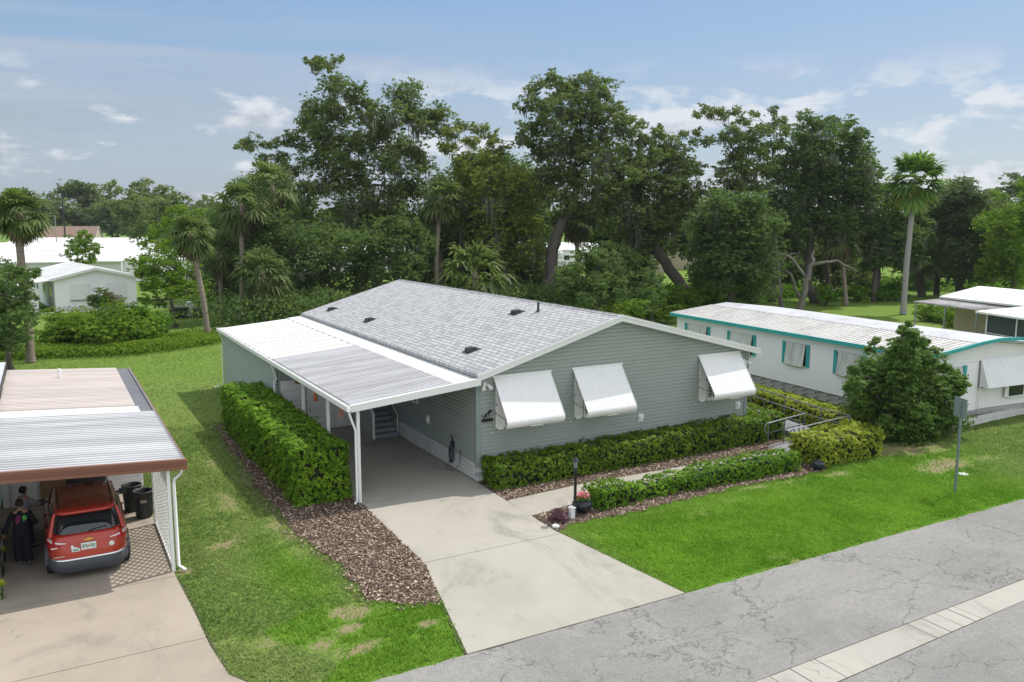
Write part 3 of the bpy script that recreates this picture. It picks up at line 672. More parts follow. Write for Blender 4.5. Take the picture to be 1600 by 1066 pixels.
def clamshell(x0, x1, zt=3.50, zb=2.09, out_=1.0):
    prof = [(-.02, zt), (-.06, zt), (-out_+.02, zb+.10)]
    prof = [(-.03-(out_-.08)*t, zt+(zb+.12-zt)*t) for t in np.linspace(0, 1, 14)]
    y_, z_ = prof[-1]; h_ = math.atan2(zb+.12-zt, -(out_-.08))
    for k in range(12):
        y_ += .028*math.cos(h_); z_ += .028*math.sin(h_); prof.append((y_, z_)); h_ += R(9.5)
    nx_ = int((x1-x0)/.0165); V, F = [], []
    for i in range(nx_+1):
        x = x0+(x1-x0)*i/nx_; ph = (i % 6); o_ = .007 if ph < 2 else (.002 if ph in (2, 5) else -.002)
        for (y, z) in prof: V.append((x, y-o_*.8, z+o_*.6))
    m_ = len(prof)
    F = [(i*m_+k, i*m_+k+1, (i+1)*m_+k+1, (i+1)*m_+k) for i in range(nx_) for k in range(m_-1)]
    mb = MB(); mb.add(V, F)
    # header, edge trims
    mb.box((x0-.05, -.06, zt-.02), (x1+.05, -.001, zt+.045))
    for x in (x0, x1): mb.tube([(x, y, z) for y, z in prof], .018, 6)
    mb.tube([(x0, prof[-1][0], prof[-1][1]), (x1, prof[-1][0], prof[-1][1])], .016, 6)
    a = mb.build('window_awning', M['awning'], house)
    for x in (x0+.04, x1-.04): sm = MB(); sm.tube([(x, -.02, 2.3), (x, -out_+.12, zb+.10)], .012, 6); sm.build('support_arm', M['grey_metal'], a)
    tb = MB(); xm = (x0+x1)/2+.1; tb.box((xm-.25, prof[-1][0]-.01, prof[-1][1]-.035), (xm+.2, prof[-1][0]+.03, prof[-1][1]+.01)); 
    tb.build('latch', M['white_clean'], a)
    for x in (x0-.1, x1-.3): tb = MB(); tb.lathe([(0, .03), (.028, .02), (.028, 0), (0, 0)], (x, -.045, 1.62), 10); tb.build('anchor', M['white_clean'], a)
for (x0, x1) in ((.62, 2.80), (3.74, 5.80), (9.45, 11.53)):
    window_front(x0+.47, x1-.45); shutter(x0+.07, x0+.42, 1.70, 3.42); shutter(x1-.40, x1-.06, 1.70, 3.42); clamshell(x0, x1)
# vent covers on the front and carport side, lights, plaque
def vent_cover(p, nx_):
    mb = MB(); x, y, z = p
    if nx_ == 'y':
        mb.box((x-.11, y-.055, z-.14), (x+.11, y-.015, z+.14)); mb.box((x-.07, y-.10, z-.06), (x+.07, y-.05, z+.09)); mb.box((x-.075, y-.13, z-.02), (x+.075, y-.10, z+.10))
    else:
        mb.box((x-.05, y-.11, z-.15), (x-.015, y+.11, z+.15)); mb.box((x-.10, y-.07, z-.08), (x-.05, y+.07, z+.09))
    mb.build('vent_cover', M['white_clean'], house)
vent_cover((6.73, 0, 1.42), 'y'); vent_cover((11.55, 0, 1.36), 'y'); vent_cover((0, 3.93, 1.32), 'x')
def floodlight(x, z):
    mb = MB(); mb.lathe([(0, 0), (.07, 0), (.07, .05), (0, .05)], (x, -.06, z), 12)
    mb.box((x-.06, -.06, z-.06), (x+.06, -.015, z+.08))
    for s in (-1, 1):
        mb.tube([(x, -.06, z), (x+s*.09, -.14, z-.02)], .02, 8); mb.tube([(x+s*.07, -.12, z+.02), (x+s*.12, -.22, z-.06), (x+s*.145, -.28, z-.10)], [.035, .06, .075], 12)
    mb.build('floodlight', M['white_clean'], house)
floodlight(.27, 3.27); floodlight(11.80, 3.10)
def plaque():
    x0, z0 = .16, 2.02
    mb = MB(); mb.box((x0, -.045, z0), (x0+.42, -.03, z0+.105))
    t = lambda pts, r: mb.tube([(x0+a*.42, -.038, z0+b*.42) for a, b in pts], [q_*.42 for q_ in r], 8)
    t([(.30, .24), (.22, .38), (.32, .56), (.52, .68), (.66, .70)], [.03, .06, .075, .07, .05])   # crouching back
    t([(.30, .42), (.42, .50), (.50, .30), (.46, .24)], [.05, .05, .03, .03])
    t([(.60, .66), (.66, .46), (.72, .26)], [.05, .03, .025])
    t([(.24, .36), (.12, .34), (.04, .44), (.03, .56), (.07, .62)], [.03, .022, .02, .025, .035])     # curled tail
    t([(.66, .72), (.80, .76)], [.085, .07]); t([(.62, .82), (.74, .92), (.84, .84)], [.05, .06, .04])   # head under a cap
    t([(.72, .70), (.88, .80), (.94, .95)], [.03, .025, .03])
    p_ = mb.build('wall_plaque', M['dark'], base=(x0, -.04, z0)); tag(p_, 'black metal house plaque with a crouching animal silhouette', 'plaque')
plaque()
# carport side window (white frame) and door
mb = MB(); y0, y1, z0, z1 = 4.88, 6.5, 1.70, 3.0
for a, b in (((-.05, y0, z0), (0, y1, z0+.09)), ((-.05, y0, z1-.09), (0, y1, z1)), ((-.05, y0, z0+.09), (0, y0+.10, z1-.09)), ((-.05, y1-.10, z0+.09), (0, y1, z1-.09)), ((-.05, (y0+y1)/2-.03, z0+.09), (0, (y0+y1)/2+.03, z1-.09))): mb.box(a, b)
w = mb.build('window', M['white_clean'], house); mb = MB(); mb.box((-.03, y0+.08, z0+.08), (-.022, y1-.08, z1-.08)); mb.build('pane', M['glass'], w)

# ------------------------------------------------------------------ carport with storage room
CW = 4.38
cp = thing('carport', 'white metal carport roof over the driveway beside the sage house', 'carport', (-4, 0, 0))
zL, zH = 3.08, 3.46
def corr(mb, x0, z0, x1, z1, y0, y1, pitch=.16, amp=.028, shape='trap', gap=0):
    nu = 2
    ys_ = []; k = 0; y = y0
    prof = [(0, 0), (.22, 0), (.34, 1), (.66, 1), (.78, 0)] if shape == 'trap' else [(t, .5-.5*math.cos(2*PI*t)) for t in (0, .17, .33, .5, .67, .83)]
    V = []
    while y < y1:
        for t, h in prof:
            yy = y+t*pitch
            if yy > y1: break
            V.append((yy, h*amp))
        y += pitch
    V.append((y1, 0)); vs = []
    for yy, h in V: vs += [(x0, yy, z0+h), (x1, yy, z1+h)]
    mb.add(vs, [(2*i, 2*i+1, 2*i+3, 2*i+2) for i in range(len(V)-1)])
    mb.hexa([(x0, y0, z0-.03), (x1, y0, z1-.03), (x1, y1, z1-.03), (x0, y1, z0-.03)], [(x0, y0, z0-.004), (x1, y0, z1-.004), (x1, y1, z1-.004), (x0, y1, z0-.004)])
zat = lambda x: zL+(zH-zL)*(x+CW)/(CW-.05)
mb = MB(); corr(mb, -CW+.06, zat(-CW+.06), -.82, zat(-.82), -.22, 9.62, .205, .045)
crf = mb.build('roof', corrmat('weathered_carport_panel', (.54, .54, .55), (.33, .33, .34), (.04, .04, .05), -.22, .205, 1.0, .5, .36), cp)
mb = MB(); mb.hexa([(-.84, -.25, zat(-.84)-.02), (-.0, -.25, zat(0)-.01), (-.0, 20.9, zat(0)-.01), (-.84, 20.9, zat(-.84)-.02)], [(-.84, -.25, zat(-.84)+.035), (-.0, -.25, zat(0)+.045), (-.0, 20.9, zat(0)+.045), (-.84, 20.9, zat(-.84)+.035)])
mb.build('roof_panel', M['pan'], crf)
mb = MB(); corr(mb, -CW+.06, zat(-CW+.06), -.85, zat(-.85), 9.63, 20.9, .9, .02)
mb.build('roof_panel', corrmat('white_pan_panel', (.68, .68, .66), (.54, .53, .49), (.28, .27, .24), 9.63, .9, .9, .5, .14), crf)
mb = MB()
mb.hexa([(-CW, -.33, zL-.16), (.0, -.33, zH-.13), (.0, -.235, zH-.13), (-CW, -.235, zL-.16)], [(-CW, -.33, zL+.05), (.0, -.33, zH+.10), (.0, -.235, zH+.10), (-CW, -.235, zL+.05)])
mb.box((-CW-.10, -.33, zL-.12), (-CW-.085, 21.0, zL+.03)); mb.box((-CW-.10, -.33, zL-.13), (-CW+.05, 21.0, zL-.115)); mb.box((-CW+.03, -.23, zL-.12), (-CW+.05, 21.0, zL+.0))
for k in range(26): mb.box((-CW-.09, .2+k*.8, zL+.0), (-CW+.05, .23+k*.8, zL+.012))
mb.box((-CW-.1, 20.98, zL-.12), (-.05, 21.02, zL+.02))
mb.build('gutter', M['white_clean'], cp)
for y in (-.12, 2.95, 6.0):
    mb = MB(); mb.box((-4.13, y-.045, .02), (-4.04, y+.045, zL-.05)); mb.build('post', M['white_clean'], cp)
mb = MB(); mb.box((-4.14, -.18, zL-.16), (-4.0, 9.3, zL-.035)); mb.build('beam', M['white_clean'], cp)
for y in (-.22, 9.5, 20.75):
    mb = MB(); mb.tube([(-4.38, y, zL-.12), (-4.38, y, zL-.22), (-4.20, y+.0, zL-.75), (-4.20-(.1 if y > 0 else 0), y, zL-.9), (-4.20-(.08 if y > 0 else 0), y, .15), (-4.30 if y < 15 else -4.75, y-.05, .06)], .042, 4)
    mb.build('downspout', M['white_clean'], cp)
# storage room
st = thing('storage_room', 'green sided storage room at the back of the carport', 'shed', (-2, 9.4, 0))
mb = MB(); mb.box((-4.16, 9.47, 0), (-.06, 20.8, 3.02))
siding_rows(mb, (-4.17, 9.44), (0, 1), (-1, 0), 11.38, .02, lambda s: 3.0, 3.0, .125); siding_rows(mb, (-4.17, 9.44), (1, 0), (0, -1), 4.15, .02, lambda s: 3.0, 3.0, .125)
mb.build('wall', M['siding'], st)
def panel_door(x0, x1, y, z0, z1, parent, rows=5, cols=2):
    f = MB(); f.box((x0, y-.03, z0), (x1, y, z1))
    for i in range(cols):
        for j in range(rows):
            a = x0+(x1-x0)*i/cols+.06; b = x0+(x1-x0)*(i+1)/cols-.06; c = z0+(z1-z0)*j/rows+.05; e = z0+(z1-z0)*(j+1)/rows-.05
            f.hexa([(a, y-.031, c), (b, y-.031, c), (b, y-.031, e), (a, y-.031, e)], [(a+.03, y-.045, c+.03), (b-.03, y-.045, c+.03), (b-.03, y-.045, e-.03), (a+.03, y-.045, e-.03)])
    f.box((x0-.06, y-.05, z0), (x0, y, z1+.06)); f.box((x1, y-.05, z0), (x1+.06, y, z1+.06)); f.box((x0, y-.05, z1), (x1, y, z1+.06))
    return f.build('door', M['white_metal'], parent)
d = panel_door(-4.02, -3.15, 9.43, .04, 2.15, st, 5, 1); d = panel_door(-2.98, -1.22, 9.43, .04, 2.2, st, 5, 3)
mb = MB(); mb.tube([(-3.24, 9.38, 1.0), (-3.24, 9.33, 1.0)], .03, 8); mb.build('handle', M['grey_metal'], d)
# steps
sp = thing('porch_steps', 'grey painted steps rising under the carport to the side door', 'steps', (-.6, 7.5, 0))
mb = MB(); nst = 7; y0 = 6.85; run = .27; rise = .165
for k in range(nst):
    mb.box((-1.08, y0+k*run, .03), (-.05, y0+(k+1)*run if k < nst-1 else 9.40, .03+(k+1)*rise-.035))
    mb.box((-1.08, y0+k*run-.03, .03+(k+1)*rise-.032), (-.05, y0+(k+1)*run if k < nst-1 else 9.40, .03+(k+1)*rise))
mb.build('tread', M['step'], sp)
mb = MB(); zt_ = .03+nst*rise
mb.hexa([(-1.13, y0-.02, .03), (-1.13, y0+nst*run, .03), (-1.13, 9.4, .03), (-1.13, 9.4, zt_+.9), (-1.13, y0+nst*run, zt_+.9), (-1.13, y0-.02, 1.0)], [(-1.09, y0-.02, .03), (-1.09, y0+nst*run, .03), (-1.09, 9.4, .03), (-1.09, 9.4, zt_+.9), (-1.09, y0+nst*run, zt_+.9), (-1.09, y0-.02, 1.0)])
mb.build('side_panel', M['siding'], sp)
mb = MB(); mb.box((-1.16, y0-.07, .03), (-1.08, y0, 1.08)); mb.hexa([(-1.17, y0-.06, 1.0), (-1.07, y0-.06, 1.0), (-1.07, y0+nst*run, zt_+.9), (-1.17, y0+nst*run, zt_+.9)], [(-1.17, y0-.06, 1.06), (-1.07, y0-.06, 1.06), (-1.07, y0+nst*run, zt_+.96), (-1.17, y0+nst*run, zt_+.96)])
mb.tube([(-.10, y0, .9), (-.10, y0+nst*run, zt_+.85)], .02, 8); mb.tube([(-.1, y0, .2), (-.1, y0, .9)], .02, 8)
mb.build('handrail', M['white_clean'], sp)
# ornaments under the carport edge
def chime(u, v, kind, lab):
    p = gp(u, v, 2.3); s = (-4.25-CAM[0])/(p[0]-CAM[0]); p = CAM+(p-CAM)*s; x, y, z = p
    mb = MB(); mb.tube([(x, y, z), (x, y, z+.45)], .004, 4)
    if kind == 0:
        mb.lathe([(0, .16), (.09, .12), (.10, .10), (0, .10)], (x, y, z+.1), 12)
        mb.lathe([(.05, .12), (.07, .0), (.07, -.26), (0, -.3)], (x, y, z+.08), 10)
    elif kind == 1:
        mb.box((x-.12, y-.12, z-.12), (x+.12, y+.12, z+.06)); mb.hexa([(x-.16, y-.16, z+.06), (x+.16, y-.16, z+.06), (x+.16, y+.16, z+.06), (x-.16, y+.16, z+.06)], [(x-.01, y-.16, z+.18), (x+.01, y-.16, z+.18), (x+.01, y+.16, z+.18), (x-.01, y+.16, z+.18)])
    else:
        for k in range(5): a = k*2*PI/5; mb.tube([(x+.05*math.cos(a), y+.05*math.sin(a), z+.08), (x+.05*math.cos(a), y+.05*math.sin(a), z-.18-.03*k)], .012, 6)
        mb.lathe([(0, .12), (.08, .09), (.08, .07), (0, .07)], (x, y, z), 10)
    m_ = [newmat('orange_chime', (.45, .13, .04), .5)[0], newmat('birdhouse_wood', (.22, .12, .06), .8)[0], newmat('copper_teal_chime', (.42, .15, .08), .5)[0]][kind]
    o = mb.build(['lantern_chime', 'birdhouse', 'wind_chime'][kind], m_, base=(x, y, z)); tag(o, lab, ['wind chime', 'birdhouse', 'wind chime'][kind])
chime(493, 618, 0, 'orange cylinder wind chime hanging between the white carport posts')
chime(466, 594, 1, 'brown wooden birdhouse hanging from the carport edge')
chime(533, 640, 2, 'copper tube wind chime hanging near the front carport post')
# hose, spigot
hs = thing('garden_hose', 'coiled dark hose on a wall hanger beside the carport wall', 'hose', (-.1, 1.75, 0))
mb = MB(); pts = []
for k in range(150):
    a = k*2*PI/24; rr = .20+.012*math.sin(k*.7); pts.append((-.07-.0006*k, 1.75+rr*.62*math.cos(a), .55+rr*1.5*math.sin(a)))
mb.tube(pts, .013, 6); mb.tube([(-.12, 1.9, .3), (-.15, 2.0, .06), (-.3, 1.8, .05), (-.2, 1.45, .05), (-.08, 1.2, .3), (-.05, 1.15, .78)], .012, 6); mb.build('hose', newmat('hose_rubber', (.05, .055, .07), .5)[0], hs)
mb = MB(); mb.box((-.10, 1.65, .80), (-.022, 1.85, 1.0)); mb.tube([(-.06, 1.75, 1.0), (-.10, 1.73, 1.18), (-.16, 1.70, 1.22)], .025, 8); mb.build('hanger', M['dark'], hs)
sg = MB(); sg.tube([(-.02, 1.15, .8), (-.10, 1.15, .8), (-.12, 1.15, .72)], .02, 8); sg.lathe([(0, .03), (.035, .03), (.035, .02), (0, .02)], (-.08, 1.15, .82), 8); o = sg.build('spigot', M['grey_metal'], base=(-.05, 1.15, .8)); tag(o, 'small metal water tap on the wall beside the hose', 'tap')
# ------------------------------------------------------------------ leaves
def leaf_quads(C, Nn, size, var, asp=.55):
    n = len(C); Nn = Nn/np.maximum(np.linalg.norm(Nn, axis=1, keepdims=True), 1e-6)
    t = rng.normal(size=(n, 3)); t -= (t*Nn).sum(1, keepdims=True)*Nn; t /= np.maximum(np.linalg.norm(t, axis=1, keepdims=True), 1e-6)
    b = np.cross(Nn, t); s = np.asarray(size)[:, None]*.5
    dr = Nn*s*rng.uniform(-.3, .1, (n, 1))
    V = np.stack([C-t*s+dr, C+b*s*asp, C+t*s+dr, C-b*s*asp], 1).reshape(-1, 3)
    return V, np.repeat(var, 4)
def hedge(name, path, hw, h, mat, label, cat='hedge', leaf=.085, dens=1.0, rough=.07, round_=.16, group=None, top=None, z0=.02):
    """path: list of (x,y[,h]) centre line; leaves all over a clipped box, a twiggy core inside"""
    pts = [(p[0], p[1], p[2] if len(p) > 2 else h, p[3] if len(p) > 3 else hw) for p in path]; Vs, vv = [], []
    core = MB(); rings = []
    for i, (x, y, hh, w) in enumerate(pts):
        a = pts[max(i-1, 0)]; b = pts[min(i+1, len(pts)-1)]; d = Vector((b[0]-a[0], b[1]-a[1])).normalized(); q = Vector((-d.y, d.x))
        e = .13; xx, yy = x, y
        if i == 0: xx += d.x*e; yy += d.y*e
        if i == len(pts)-1: xx -= d.x*e; yy -= d.y*e
        w2 = w-e; z1 = hh-e
        rings.append([(xx+q.x*w2, yy+q.y*w2, z0), (xx+q.x*w2, yy+q.y*w2, z1-round_*.7), (xx+q.x*(w2-round_*.7), yy+q.y*(w2-round_*.7), z1), (xx-q.x*(w2-round_*.7), yy-q.y*(w2-round_*.7), z1), (xx-q.x*w2, yy-q.y*w2, z1-round_*.7), (xx-q.x*w2, yy-q.y*w2, z0)])
    core.cur = 1; core.loft(rings, smooth=False)
    def emit(x, y, z, n_):
        K = 7; m = len(x)//K; x, y, z, n_ = x[:m], y[:m], z[:m], n_[:m]; bn = fbm(x*1.3+y*.9, z*1.7+y, .5)
        off = (bn-.5)*rough*2.4-np.abs(rng.normal(0, .030, m))+.02+np.where(rng.random(m) < .06, rng.exponential(.05, m), 0)
        C = np.stack([x, y, z], 1)+n_*off[:, None]+rng.normal(0, .012, (m, 3)); C[:, 2] = np.maximum(C[:, 2], .05)
        v0 = np.clip(rng.beta(1.3, 1.9, m)*.85+(fbm(x+3*z, y, .6)-.35)*.8, 0, 1)
        ax = n_+rng.normal(0, .30, (m, 3))+np.array([0, 0, .35]); ax /= np.linalg.norm(ax, axis=1, keepdims=True)      # one shoot, seven leaves round it
        for k in range(K):
            d = rng.normal(size=(m, 3)); d -= (d*ax).sum(1, keepdims=True)*ax*.75; d /= np.linalg.norm(d, axis=1, keepdims=True); s_ = leaf*rng.uniform(.65, 1.25, m)
            c = C+d*(s_*.42)[:, None]-ax*(leaf*.25*k/K); Nn = ax*1.0-d*.25+rng.normal(0, .25, (m, 3)); t = d; nn = Nn-(Nn*t).sum(1, keepdims=True)*t; nn /= np.linalg.norm(nn, axis=1, keepdims=True); b_ = np.cross(nn, t)
            hs = (s_*.5)[:, None]; V = np.stack([c-t*hs, c+b_*hs*.5, c+t*hs-ax*hs*.3, c-b_*hs*.5], 1).reshape(-1, 3); Vs.append(V); vv.append(np.repeat(np.clip(v0+rng.normal(0, .10, m), 0, 1), 4))
    for i in range(len(pts)-1):
        x0, y0, h0, w0 = pts[i]; x1, y1, h1, w1 = pts[i+1]; ln = math.hypot(x1-x0, y1-y0); dx, dy = (x1-x0)/ln, (y1-y0)/ln; qx, qy = -dy, dx
        P_ = (h0+h1)+(w0+w1); n = int(ln*P_*dens*1.9/(leaf*leaf*.3)); s = rng.random(n); u = rng.random(n)
        hh = h0+(h1-h0)*s; ww = w0+(w1-w0)*s; per = 2*hh+2*ww; t = u*per
        side = np.where(t < hh, 0, np.where(t < hh+2*ww, 1, 2))
        lat = np.where(side == 0, ww, np.where(side == 1, ww-(t-hh), -ww)); z = np.where(side == 0, t, np.where(side == 1, hh, per-t))
        nl = np.where(side == 0, 1., np.where(side == 1, 0, -1.)); nz = np.where(side == 1, 1., 0.)
        # rounding near the edges
        el = np.clip((np.abs(lat)-(ww-round_))/round_, 0, 1); ez_ = np.clip((z-(hh-round_))/round_, 0, 1)
        k = np.minimum(el, ez_); 
        z = z-np.where(side == 1, round_*.45*el**2, 0); lat = lat-np.sign(lat)*np.where(side != 1, round_*.45*ez_**2, 0)
        nz2 = np.where(side == 1, 1, ez_*.9); nl2 = np.where(side == 1, el*np.sign(lat)*.9, nl)
        x = x0+dx*ln*s+qx*lat; y = y0+dy*ln*s+qy*lat
        n_ = np.stack([qx*nl2, qy*nl2, nz2], 1); n_ /= np.linalg.norm(n_, axis=1, keepdims=True); emit(x, y, z, n_)
    for i, j, sg in ((0, 1, -1), (len(pts)-1, len(pts)-2, -1)):
        x0, y0, h0, w0 = pts[i]; x1, y1 = pts[j][:2]; ln = math.hypot(x1-x0, y1-y0); dx, dy = (x0-x1)/ln, (y0-y1)/ln
        n = int(h0*2*w0*dens*1.9/(leaf*leaf*.3)); lat = rng.uniform(-w0, w0, n); z = rng.uniform(0, h0, n)
        el = np.clip((np.abs(lat)-(w0-round_))/round_, 0, 1); ez_ = np.clip((z-(h0-round_))/round_, 0, 1); ins = round_*.45*np.maximum(el, ez_)**2
        n_ = np.stack([dx-dy*el*np.sign(lat)*.7, dy+dx*el*np.sign(lat)*.7, ez_*.8], 1); n_ /= np.linalg.norm(n_, axis=1, keepdims=True)
        emit(x0-dy*lat-dx*ins, y0+dx*lat-dy*ins, z, n_)
    V = np.concatenate(Vs); vv = np.concatenate(vv); F = np.arange(len(V)).reshape(-1, 4)
    cv = np.array(core.v); nb = len(V); cf = []
    for f in core.f:
        f = list(f)
        for k in range(1, len(f)-1, 2): cf.append([f[0], f[k], f[k+1], f[min(k+2, len(f)-1)]])
    cf = np.array(cf)+nb; cf = cf[[len(set(c)) == 4 for c in cf]]
    F2 = np.concatenate([F, cf]); fm = np.concatenate([np.zeros(len(F), int), np.ones(len(cf), int)])
    c0 = pts[len(pts)//2]
    o = mesh_arrays(name, np.concatenate([V, cv]), F2, [mat, M['core']], {'v': np.concatenate([vv, np.zeros(len(cv))])}, base=(c0[0], c0[1], 0), fmat=fm)
    print(name, len(F)); return tag(o, label, cat, group)
hedge('hedge', [(-5.06, .40), (-5.10, 3.5), (-5.12, 7), (-5.12, 9.5), (-5.10, 11.9)], .84, 1.80, M['hedgeA'], 'tall bright green clipped hedge beside the carport posts', leaf=.10, rough=.13, round_=.26, dens=1.7)
hedge('hedge', [(.12, -.60, .92, .55), (2, -.66, .86, .52), (4, -.62, .92, .54), (6.2, -.60, .96, .54), (8.6, -.6, .98, .52), (10.4, -.55, 1.0, .5), (12.2, -.55, .98, .55)], .5, .9, M['hedgeB'], 'long dark green hedge against the front wall under the awnings', leaf=.086, rough=.14, dens=1.15)
hedge('hedge', [(12.75, -.95), (12.8, .6), (12.8, 2.4), (12.8, 4.5)], .52, 1.0, M['hedgeB'], 'dark green hedge rounding the right front corner of the house beside the ramp', leaf=.086, rough=.14, dens=1.15)
hedge('hedge', [(1.95, -3.88, .62, .50), (3.0, -3.86, .64, .46), (3.55, -3.82, .5, .34), (4.8, -3.82, .52, .33), (6.0, -3.85, .60, .42), (7.6, -3.84, .66, .44), (9.2, -3.9, .66, .44), (10.35, -3.95, .62, .42)], .45, .6, M['hedgeD'], 'low green hedge between the front walk and the lawn', leaf=.078, rough=.13, round_=.16, dens=1.15)
hedge('hedge', [(11.15, -3.78, .98, .72), (12.8, -3.75, 1.0, .78), (14.5, -3.7, 1.0, .8)], .8, 1.0, M['hedgeC'], 'yellow green clipped hedge at the corner of the lawn in front of the ramp', leaf=.10, rough=.12, round_=.22, dens=1.2)
hedge('hedge', [(15.6, -2.5, .95, .6), (16.0, .5, .95, .6), (16.4, 4, .95, .6), (16.8, 8, .95, .6)], .6, .95, M['hedgeC'], 'yellow green hedge running along the far side of the wheelchair ramp', leaf=.10, rough=.11)

# ------------------------------------------------------------------ ramp
rp = thing('wheelchair_ramp', 'grey wheelchair ramp with pipe handrails beside the house', 'ramp', (13.9, 0, 0))
deck = dirty('ramp_deck', (.20, .205, .21), (.13, .13, .135), .8)
mb = MB(); mb.hexa([(11.6, -2.72, .0), (13.6, -2.72, .0), (13.6, -1.55, .0), (11.6, -1.55, 0)], [(11.6, -2.72, .04), (13.6, -2.72, .18), (13.6, -1.55, .18), (11.6, -1.55, .04)])
mb.box((13.61, -2.72, 0), (14.85, -1.3, .181)); mb.hexa([(13.65, -1.29, 0), (14.85, -1.29, 0), (14.85, 8, 0), (13.65, 8, 0)], [(13.65, -1.29, .18), (14.85, -1.29, .18), (14.85, 8, .80), (13.65, 8, .80)])
mb.build('deck', deck, rp)
def rail(pts, z, posts, name='handrail'):
    mb = MB(); mb.tube([(x, y, zz+z) for x, y, zz in pts], .024, 8); mb.tube([(x, y, zz+z*.55) for x, y, zz in pts], .020, 8)
    for i in posts:
        x, y, zz = pts[i]; mb.tube([(x, y, 0), (x, y, zz+z)], .022, 8)
    mb.build(name, M['grey_metal'], rp)
rail([(13.66, -1.3, .19), (13.66, .6, .32), (13.66, 2.5, .44), (13.66, 5, .6), (13.66, 8, .8)], .92, (0, 1, 2, 3, 4))
rail([(14.86, -2.7, .19), (14.86, -1.3, .19), (14.86, .6, .32), (14.86, 2.5, .44), (14.86, 5, .6), (14.86, 8, .8)], .92, (0, 1, 2, 3, 4, 5))
def loop(x0, x1, y, za, zb):
    mb = MB(); a = .92; pts = [(x1, y, zb+a), (x0+.2, y, za+a)]
    for t in np.linspace(90, 270, 9): pts.append((x0+.2+.2*math.cos(R(t)), y, za+a-.2+.2*math.sin(R(t))))
    pts += [(x0+.2, y, za+a-.4), (x1, y, zb+a-.4)]; mb.tube(pts, .024, 8)
    for x in (x0+.22, (x0+x1)/2, x1): mb.tube([(x, y, 0), (x, y, za+(zb-za)*(x-x0)/(x1-x0)+a)], .022, 8)
    mb.build('handrail', M['grey_metal'], rp)
loop(11.45, 13.6, -1.58, .04, .18); loop(11.6, 14.8, -2.70, .04, .18)

# ------------------------------------------------------------------ garden pieces
lp = thing('lamp_post', 'black post lantern beside the front walk', 'lamp post', (.95, -4.42, 0))
mb = MB(); x, y = .95, -4.42; mb.lathe([(.0, 0), (.07, 0), (.07, .06), (.045, .10), (.042, 1.42), (.06, 1.44), (.06, 1.47), (.035, 1.5), (0, 1.5)], (x, y, 0), 14); mb.build('post', M['dark'], lp)
mb = MB()
for k in range(6):
    a = k*PI/3; mb.tube([(x+.05*math.cos(a), y+.05*math.sin(a), 1.5), (x+.085*math.cos(a), y+.085*math.sin(a), 1.72)], .007, 5)
mb.lathe([(.12, 1.715), (.11, 1.74), (.05, 1.80), (.02, 1.83), (.02, 1.86), (0, 1.88)], (x, y, 0), 12); mb.lathe([(0, 1.5), (.055, 1.5), (.055, 1.52), (0, 1.52)], (x, y, 0), 12); l_ = mb.build('lantern', M['dark'], lp)
mb = MB(); mb.lathe([(.042, 1.52), (.075, 1.715)], (x, y, 0), 6); gm, gnt, gb = newmat('lantern_glass', (.75, .78, .78), .1); gb.inputs['Transmission Weight'].default_value = .6; mb.build('pane', gm, l_)
mb = MB(); mb.box((.76, -4.50, .0), (.90, -4.38, .34)); mb.box((.745, -4.52, .34), (.915, -4.36, .37)); mb.tube([(.83, -4.4, .36), (.80, -4.25, .5), (.72, -4.15, .3), (.75, -4.1, .05)], .008, 6)
o = mb.build('utility_box', M['white_metal'], base=(.83, -4.44, 0)); tag(o, 'small white electrical box at the foot of the lamp post', 'utility box')
pt = thing('flower_pot', 'round black pot of pink flowers beside the lamp post', 'flower pot', (1.38, -4.15, 0))
mb = MB(); mb.lathe([(0, .02), (.15, .02), (.17, .04), (.27, .14), (.31, .25), (.28, .36), (.235, .41), (.25, .44), (.27, .46), (.24, .46), (.22, .40), (0, .40)], (1.38, -4.15, 0), 28); mb.build('pot', newmat('black_glazed_pot', (.015, .017, .025), .18)[0], pt)
n = 520; a = rng.uniform(0, 2*PI, n); r_ = .22*np.sqrt(rng.random(n)); C = np.stack([1.38+r_*np.cos(a), -4.15+r_*np.sin(a), .44+.14*rng.random(n)*(1-r_/.3)], 1)
V, q = leaf_quads(C, rng.normal(size=(n, 3))+[0, 0, 1], np.full(n, .05), rng.random(n)); mesh_arrays('foliage', V, np.arange(len(V)).reshape(-1, 4), M['hedgeB'], {'v': q}, pt)
n = 130; a = rng.uniform(0, 2*PI, n); r_ = .23*np.sqrt(rng.random(n)); C = np.stack([1.38+r_*np.cos(a), -4.15+r_*np.sin(a), .52+.10*rng.random(n)], 1)
V, q = leaf_quads(C, rng.normal(size=(n, 3))*.5+[0, 0, 1], np.full(n, .055), rng.random(n), .9); mesh_arrays('flowers', V, np.arange(len(V)).reshape(-1, 4), M['pinkf'], None, pt)
